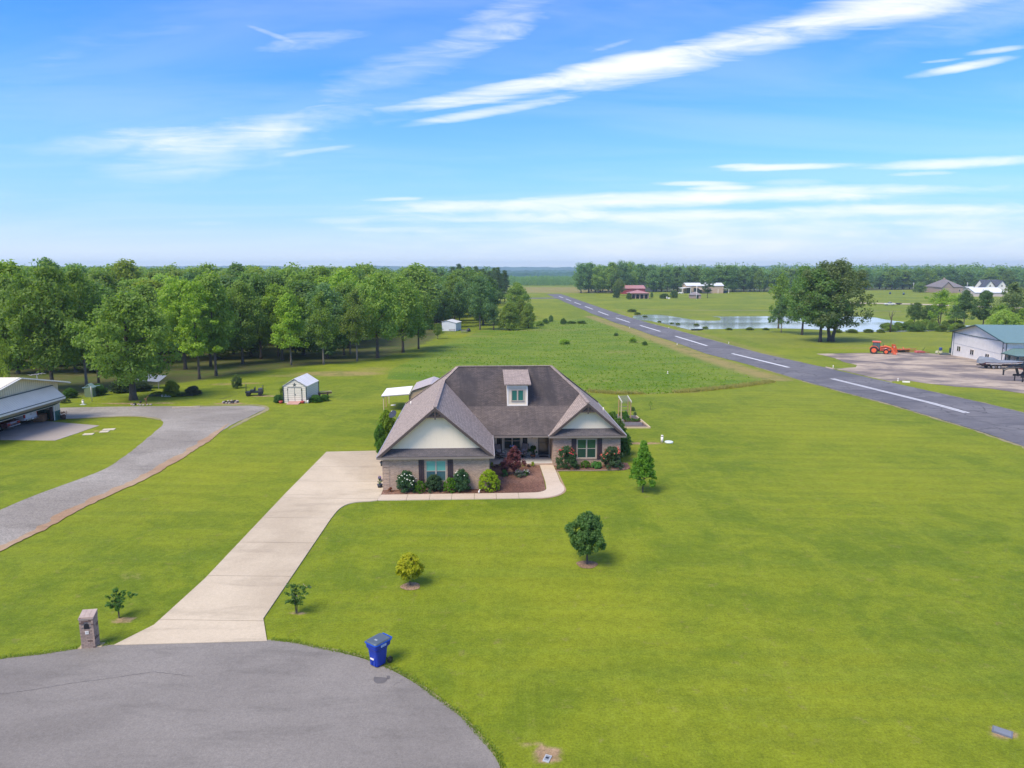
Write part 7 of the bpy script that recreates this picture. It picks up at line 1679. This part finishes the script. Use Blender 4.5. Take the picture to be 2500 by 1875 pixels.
q = W(2308, 867); m = MB(); m.lathe([(1.2, 0), (1.0, .25), (.5, .5), (.1, .55)], n=9); m.build('tarp_heap', mat('tarp_dark', (.05, .06, .065), .8, bump=.05, bscale=4), None, (q.x, q.y, q.z), 0, 'dark tarpaulin heap at the foot of the white hangar', 'tarpaulin')
q = W(2316, 866.5); m = MB(); m.box(-.3, .3, -.3, .3, 0, .45); m.build('concrete_block', mat('block_grey', (.42, .42, .42), .9, var=.15), None, (q.x - .2, q.y - .6, q.z), .3, 'pale concrete block at the far corner of the white hangar', 'block')

# --- runway markers
for x, y, lab in ((1630, 912, 'white runway edge marker at the near left side opposite the apron'), (1653, 842, 'white runway edge marker beside the green meadow bush'), (1537, 801, 'white runway edge marker at the far left side'), (2034, 897, 'pale runway marker on the grass wedge beside the apron'), (2192, 930.5, 'pale runway marker at the near apron corner'), (1633, 802, 'white runway edge marker between runway and pond'), (1779, 839, 'white runway marker between runway and oak')):
    q = W(x, y); e = empty('runway_marker', q, 0, lab, 'marker', 'runway edge markers'); MB().lathe([(.14, 0), (.16, .02), (.07, .05), (.06, .25), (.10, .28), (.09, .38), (.03, .42)], n=8).build('marker_light', WHITE, e)
q = W(2212, 934); MB().box(-.5, .5, -.15, .15, 0, .2).build('white_stone', WHITE, None, (q.x, q.y, q.z), R(-20), 'white painted stone at the near apron corner', 'stone')
# --- rowing boat at the pond shore
q = W(1702, 807); e = empty('small_boat', (q.x, q.y, q.z + .1), R(4), 'small dark boat pulled up on the near pond shore', 'boat')
loft([hull_ring(-2, .3, .0, .35), hull_ring(-1, .65, 0, .4), hull_ring(1, .6, 0, .4), hull_ring(2, .1, .1, .45)]).build('hull', mat('boat_dark', (.03, .04, .03), .6), e); MB().box(-.2, .2, -.55, .55, .3, .36).build('bench', BLACK, e)

# ================================================================ FAR BUILDINGS
def fpt(x, y): return W(x, y)
def house_far(name, x0, x1, by, label, cat, wallm, roofm, eave, ridge, depth, kind='gable', over=.5, wins=(), rz=0., doors=(), wm=None, parent=None, ridge_in=None):
    """building seen square on; x0,x1 pixel edges, by foot row; metres otherwise"""
    a = W(x0, by); w = (x1 - x0) / FPX * math.hypot(a.y, CAMH); e = empty(name, a, rz, label, cat)
    m = MB(); m.box(0, w, 0, depth, -1, eave); m.build('wall', wallm, e)
    i = depth / 2 if ridge_in is None else ridge_in
    if kind == 'side':      # ridge parallel to the picture
        for y0 in (-over, depth + over): MB().slab([(-over, y0, eave - .1), (w + over, y0, eave - .1), (w + over, depth / 2, ridge), (-over, depth / 2, ridge)], .15).build('roof', roofm, e)
        m = MB(); m.prism([(0, eave - .05), (depth, eave - .05), (depth / 2, ridge - .15)], 0, .2, 'x'); m.prism([(0, eave - .05), (depth, eave - .05), (depth / 2, ridge - .15)], w - .2, w, 'x'); m.build('gable', wallm, e)
    elif kind == 'front':
        for s, x in ((-1, -over), (1, w + over)): MB().slab([(x, -over, eave - .1), (w / 2, -over, ridge), (w / 2, depth + over, ridge), (x, depth + over, eave - .1)], .15).build('roof', roofm, e)
        m = MB(); m.prism([(0, eave - .05), (w, eave - .05), (w / 2, ridge - .15)], 0, .2, 'y'); m.build('gable', wallm, e)
    else:                    # hip
        A = [(-over, -over, eave), (w + over, -over, eave), (w + over, depth + over, eave), (-over, depth + over, eave)]; r0 = (i, depth / 2, ridge); r1 = (w - i, depth / 2, ridge)
        m = MB(); m.add(A + [r0, r1], [(0, 1, 5, 4), (1, 2, 5), (2, 3, 4, 5), (3, 0, 4), (3, 2, 1, 0)]); m.build('roof', roofm, e)
    for (fx, z, ww_, hh_) in wins:
        o = MB().box(fx * w - ww_ / 2 - .1, fx * w + ww_ / 2 + .1, -.06, 0, z - .1, z + hh_ + .1).build('window', wm or WHITE, e); MB().box(fx * w - ww_ / 2, fx * w + ww_ / 2, -.1, -.06, z, z + hh_).build('pane', CGLASS, o)
    for (fx, ww_, hh_) in doors: MB().box(fx * w - ww_ / 2, fx * w + ww_ / 2, -.12, 0, 0, hh_).build('door', CGLASS, e)
    return e, w
REDW = mat('red_metal', (.26, .03, .035), .5, var=.08); REDR = mat('pale_red_roof', (.36, .17, .16), .5, var=.1); STUC = mat('pink_stucco', (.36, .25, .18), .8, var=.1); GREYW = ribmat('grey_siding', (.40, .42, .40), .6, .02, .5, 0, .85); TEALR = mat('pale_teal_roof', (.30, .42, .40), .5); TANW = mat('tan_wall', (.42, .31, .21), .7, var=.06); WR_ = mat('white_metal_roof', (.62, .63, .63), .45, var=.05); SHG = mat('grey_shingle', (.17, .15, .15), .9, var=.15, scale=.6); BRF = mat('far_brick', (.33, .24, .19), .85, var=.1); SIDF = mat('far_siding', (.50, .50, .42), .7); DARKR = mat('dark_shingle', (.06, .065, .085), .9, var=.15, scale=.5)
e, w = house_far('red_hangar', 1520, 1574, 718, 'red metal hangar with pale red roof behind the arched house', 'hangar', REDW, REDR, 4.6, 7.0, 18, 'side')
e, w = house_far('grey_hangar', 1557, 1601, 712, 'grey hangar with pale teal roof behind the red roofed building', 'hangar', GREYW, TEALR, 7.6, 9.6, 24, 'front')
a = W(1540, 729.5); e = empty('arched_house', a, R(2), 'low pinkish house front with four round arches near the runway end', 'house')
w = 44 / FPX * math.hypot(a.y, 16); na = 4; pier = .8; aw_ = (w - pier * (na + 1)) / na
m = MB()
for i in range(na + 1): x = i * (aw_ + pier); m.box(x, x + pier, 0, .5, -1, 3.8)
for i in range(na):
    x = pier + i * (aw_ + pier); r = aw_ / 2; poly = [(x, 3.8), (x, 2.0)] + [(x + r - r * math.cos(R(t)), 2.0 + min(r, 1.5) * math.sin(R(t))) for t in range(15, 180, 15)] + [(x + aw_, 2.0), (x + aw_, 3.8)]
    m.prism(poly, 0, .5, 'y')
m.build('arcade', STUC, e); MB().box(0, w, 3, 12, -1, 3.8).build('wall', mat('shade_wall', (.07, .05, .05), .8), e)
m = MB(); A = [(-1.2, -1.2, 3.8), (w + 1.2, -1.2, 3.8), (w + 1.2, 13, 3.8), (-1.2, 13, 3.8), (6, 6, 6.0), (w - 8, 6, 6.0)]; m.add(A, [(0, 1, 5, 4), (1, 2, 5), (2, 3, 4, 5), (3, 0, 4), (3, 2, 1, 0)]); m.build('roof', REDR, e)
e, w = house_far('tan_hangar', 1676, 1765, 716, 'long tan hangar with white roof and open dark bay behind the pine', 'hangar', TANW, WR_, 6.4, 8.6, 16, 'side', doors=((.06, 3.5, 4.5), (.30, 7, 4.4)))
MB().slab([(-5, -4, 4.2), (3, -4, 5.2), (3, 10, 5.2), (-5, 10, 4.2)], .15).build('lean_to_roof', WR_, e)
for x in (-4.6, 2.6): MB().bar((x, -3.6, 0), (x, -3.6, 4.5), .4, .4).build('post', WHITE, e)
MB().slab([(9.5, -9, 3.4), (19, -9, 3.4), (19, -1, 4.2), (9.5, -1, 4.2)], .15).build('awning', mat('awning_tan', (.5, .40, .30), .7), e)
MB().slab([(w, -2, 4.0), (w + 4.5, -2, 3.6), (w + 4.5, 12, 3.6), (w, 12, 4.0)], .15).build('lean_to_roof', WR_, e)
for x in (w - 5, w + 4): MB().bar((x, -2, 0), (x, -2, 3.6), .3, .3).build('post', WHITE, e)
MB().box(w - 8, w + 4, 2, 3, 0, 1.8).build('teal_panel', NAVY, e)
e, w = house_far('brick_outbuilding', 1688, 1711, 729, 'small low brown outbuilding in front of the tan hangar', 'outbuilding', BRF, mat('brown_grey_roof', (.22, .19, .19), .7), 2.6, 4.6, 7, 'hip', doors=((.62, 1.6, 2.1),), ridge_in=2.5)
e = empty('white_car', W(1662, 717), 0, 'small white car parked at the left end of the tan hangar', 'car'); m = MB(); m.prism([(-2.2, .3), (2.2, .3), (2.2, .8), (1.2, .95), (.6, 1.4), (-1.2, 1.4), (-2.1, .9)], -.9, .9, 'y'); m.build('body', WCAR, e)
for x in (-1.3, 1.3): MB().disc((x, -.9, .33), .33, 0, 'y', 12, .2).build('wheel', TYRE, e)
def pole(x, by, top, label, r=.22, mt=None, arm=True):
    p = W(x, by); h = Zat(top, p.y) - p.z; e = empty('utility_pole', p, 0, label, 'pole'); MB().tube([(0, 0, -.5), (0, 0, h)], [r, r * .75], 7).build('shaft', mt or mat('pole_grey', (.42, .41, .40), .8), e)
    if arm: MB().box(-.9, .9, -.08, .08, h - .9, h - .7).build('crossarm', mat('pole_grey', (.42, .41, .40), .8), e)
pole(1700, 731, 697, 'tall white pole in front of the tan hangar', .2, WHITE); pole(1620, 729, 718, 'white lamp post near the arched house', .14, WHITE, False); pole(2229, 713, 690, 'pale utility pole left of the dormered house'); pole(2360, 712, 689, 'pale utility pole right of the brick house'); pole(2388, 712, 694, 'second pale utility pole beside the white carport')
e = empty('white_statue', W(1628, 729.5), 0, 'small white lawn statue beside the white lamp post', 'statue'); MB().lathe([(.4, 0), (.5, .6), (.3, 1.4), (.1, 1.8)], n=7).build('figure', WHITE, e); MB().box(.6, 2.2, -.3, .3, 0, .9).build('base', WHITE, e)
# houses far right
e, w = house_far('dormer_house', 2254, 2293, 704, 'pale two storey house with small front dormers and grey roof', 'house', SIDF, SHG, 6.5, 13.5, 15, 'side', wins=((.2, 1.2, 1.4, 2.2), (.5, 1.2, 1.4, 2.2), (.8, 1.2, 1.4, 2.2)))
MB().slab([(-1, -4, 4.0), (w + 1, -4, 4.0), (w + 1, 0, 6.4), (-1, 0, 6.4)], .2).build('porch_roof', SHG, e)
for f in (.1, .4, .7, .95): MB().bar((f * w, -3.7, -1), (f * w, -3.7, 4), .35, .35).build('porch_post', WHITE, e)
for f in (.12, .45, .78):
    d_ = MB().prism([(f * w - 1.5, 7), (f * w + 1.5, 7), (f * w + 1.5, 9.3), (f * w, 10.7), (f * w - 1.5, 9.3)], .8, 6, 'y').build('dormer', WHITE, e); MB().box(f * w - .6, f * w + .6, .7, .8, 7.8, 9.2).build('pane', CGLASS, d_)
e, w = house_far('far_brick_house', 2292, 2350, 715, 'wide tan brick house with large hipped grey roof', 'house', BRF, SHG, 5.0, 11.5, 22, 'hip', wins=((.3, 1.4, 1.5, 1.6), (.85, 1.2, 1.2, 1.6)), ridge_in=9)
m = MB(); m.prism([(0, 4.8), (9.5, 4.8), (4.75, 9.2)], -4, 6, 'y'); m.build('front_gable', BRF, e); MB().box(0, 9.5, -3.9, 0, -1, 4.8).build('wall', BRF, e)
for s, x in ((-1, -.6), (1, 10.1)): MB().slab([(x, -4.6, 4.5), (4.75, -4.6, 9.5), (4.75, 8, 9.5), (x, 8, 4.5)], .2).build('gable_roof', SHG, e)
MB().box(w * .45, w * .45 + 1.2, 10, 11.2, 8, 12.6).build('chimney', BRF, e)
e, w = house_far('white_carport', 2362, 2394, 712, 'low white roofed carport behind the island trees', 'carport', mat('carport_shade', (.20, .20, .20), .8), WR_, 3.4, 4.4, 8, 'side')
e, w = house_far('white_gabled_house', 2402, 2446, 714, 'white house with two steep front gables and dark roof', 'house', WHITE, DARKR, 4.0, 11.0, 14, 'side', wins=((.5, 1.2, 1.6, 1.6),))
for f in (.18, .82):
    x = f * w; m = MB(); m.prism([(x - 5.5, -1), (x + 5.5, -1), (x + 5.5, 4), (x, 10.2), (x - 5.5, 4)], -3, 3, 'y'); gb = m.build('front_gable', WHITE, e); m = MB(); m.prism([(x - .9, 5.2), (x + .9, 5.2), (x, 6.8)], -3.1, -3, 'y'); m.build('gable_window', CGLASS, gb)
    for s in (-1, 1): MB().slab([(x + s * 6.3, -3.6, 3.2), (x, -3.6, 10.5), (x, 5, 10.5), (x + s * 6.3, 5, 3.2)], .2).build('gable_roof', WHITE if False else DARKR, gb)
e, w = house_far('low_white_building', 2380, 2450, 724, 'long low white roofed building seen through the island trees', 'building', mat('pale_pink_wall', (.55, .46, .42), .7), WR_, 3.0, 6.5, 16, 'side', doors=((.25, 4, 2.4),))
pickup(W(2172, 745.5), math.pi, WCAR, 'white pickup truck parked on the far lawn beyond the pond')
q = W(2193, 744); e = empty('small_trailer', q, 0, 'small dark trailer behind the far white pickup', 'trailer'); MB().box(-1.6, 1.6, -.9, .9, .5, 1.0).build('box', BLACK, e); MB().bar((-1.6, 0, .5), (-3, 0, .5), .12, .12).build('tongue', BLACK, e)
for y in (-.9, .9): MB().disc((.2, y, .35), .35, 0, 'y', 12, .2).build('wheel', TYRE, e)
MB().lathe([(.7, 0), (.8, .9), (.5, 1.8)], n=8).build('blue_barrel', mat('barrel_navy', (.03, .06, .12), .5), None, W(2173, 718.5), 0, 'left dark blue barrel beside the far road', 'barrel', 'barrels beside the far road')
MB().lathe([(.7, 0), (.8, .9), (.5, 1.8)], n=8).build('blue_barrel', MATS['barrel_navy'], None, W(2206, 720), 0, 'right dark blue barrel beside the far road', 'barrel', 'barrels beside the far road')
# white shed and picnic things past the left wood
q = W(1079, 808); e = empty('field_shed', (q.x, q.y, q.z), R(-12), 'small white metal shed at the edge of the wood beyond the meadow', 'shed')
sw = 4.6; m = MB(); m.prism([(0, 0), (sw, 0), (sw, 2.6), (sw * .35, 3.3), (0, 2.9)], 0, 6, 'y'); m.build('wall', ribmat('shed_white_wall', (.58, .62, .68), .3, .02, .5, 0, .85), e); MB().slab([(-.2, -.2, 2.95), (sw * .35, -.2, 3.36), (sw * .35, 6.2, 3.36), (-.2, 6.2, 2.95)], .05).build('roof', WR_, e); MB().slab([(sw + .2, -.2, 2.6), (sw * .35, -.2, 3.36), (sw * .35, 6.2, 3.36), (sw + .2, 6.2, 2.6)], .05).build('roof', WR_, e)
def picnic(px_, py_, lab):
    q = W(px_, py_); e = empty('picnic_table', q, R(10), lab, 'table', 'tables near the field shed'); MB().box(-1, 1, -.4, .4, .7, .78).build('table_top', WEATH, e)
    for y in (-.7, .7): MB().box(-1, 1, y - .14, y + .14, .42, .48).build('seat', WEATH, e)
    for x in (-.7, .7): MB().bar((x, -.7, 0), (x, .7, 0), .08, .08).build('leg', WEATH, e); MB().bar((x, 0, 0), (x, 0, .7), .08, .08).build('leg', WEATH, e)
picnic(1104, 810, 'picnic table right in front of the white field shed'); picnic(1133, 812, 'picnic table on the grass right of the white field shed')
q = W(1144, 810); MB().lathe([(.5, 0), (.7, .4), (.4, .9), (.1, 1.2)], n=8).build('dark_fire_bowl', BLACK, None, q, 0, 'dark iron fire bowl beside the right picnic table', 'fire bowl')
# blue grey tarp under the big grey green tree
q = W(352, 953); m = MB(); m.slab([(-2.2, 1, 1.3), (1.6, 1, 1.0), (1.8, 3, 1.6), (-2, 3, 1.9)], .04); e = empty('tarp_shelter', q, 0, 'pale tarpaulin shelter half hidden behind the big grey green tree', 'shelter'); m.build('tarp', mat('pale_tarp', (.20, .22, .25), .6, bump=.05, bscale=2), e)
for x in (-2.1, 1.5): MB().bar((x, 1.1, 0), (x, 1.1, 1.1), .07, .07).build('pole', WEATH, e)
# ---------------------------------------------------------------- the air
hz = MB(); hz.box(-7400, 7400, -60, 6900, -60, 75)
hm = bpy.data.materials.new('haze'); hm.use_nodes = True; t = NT(hm.node_tree); t.n.clear()
o_ = t.add('ShaderNodeOutputMaterial'); pv = t.add('ShaderNodeVolumePrincipled'); pv.inputs['Density'].default_value = HAZE_DENSITY; pv.inputs['Color'].default_value = (.72, .92, 1.0, 1); pv.inputs['Anisotropy'].default_value = .2
t.l.new(pv.outputs[0], o_.inputs['Volume'])
ho = hz.build('haze', hm, kind='stuff'); ho['label'] = 'thin blue summer haze in the distance'
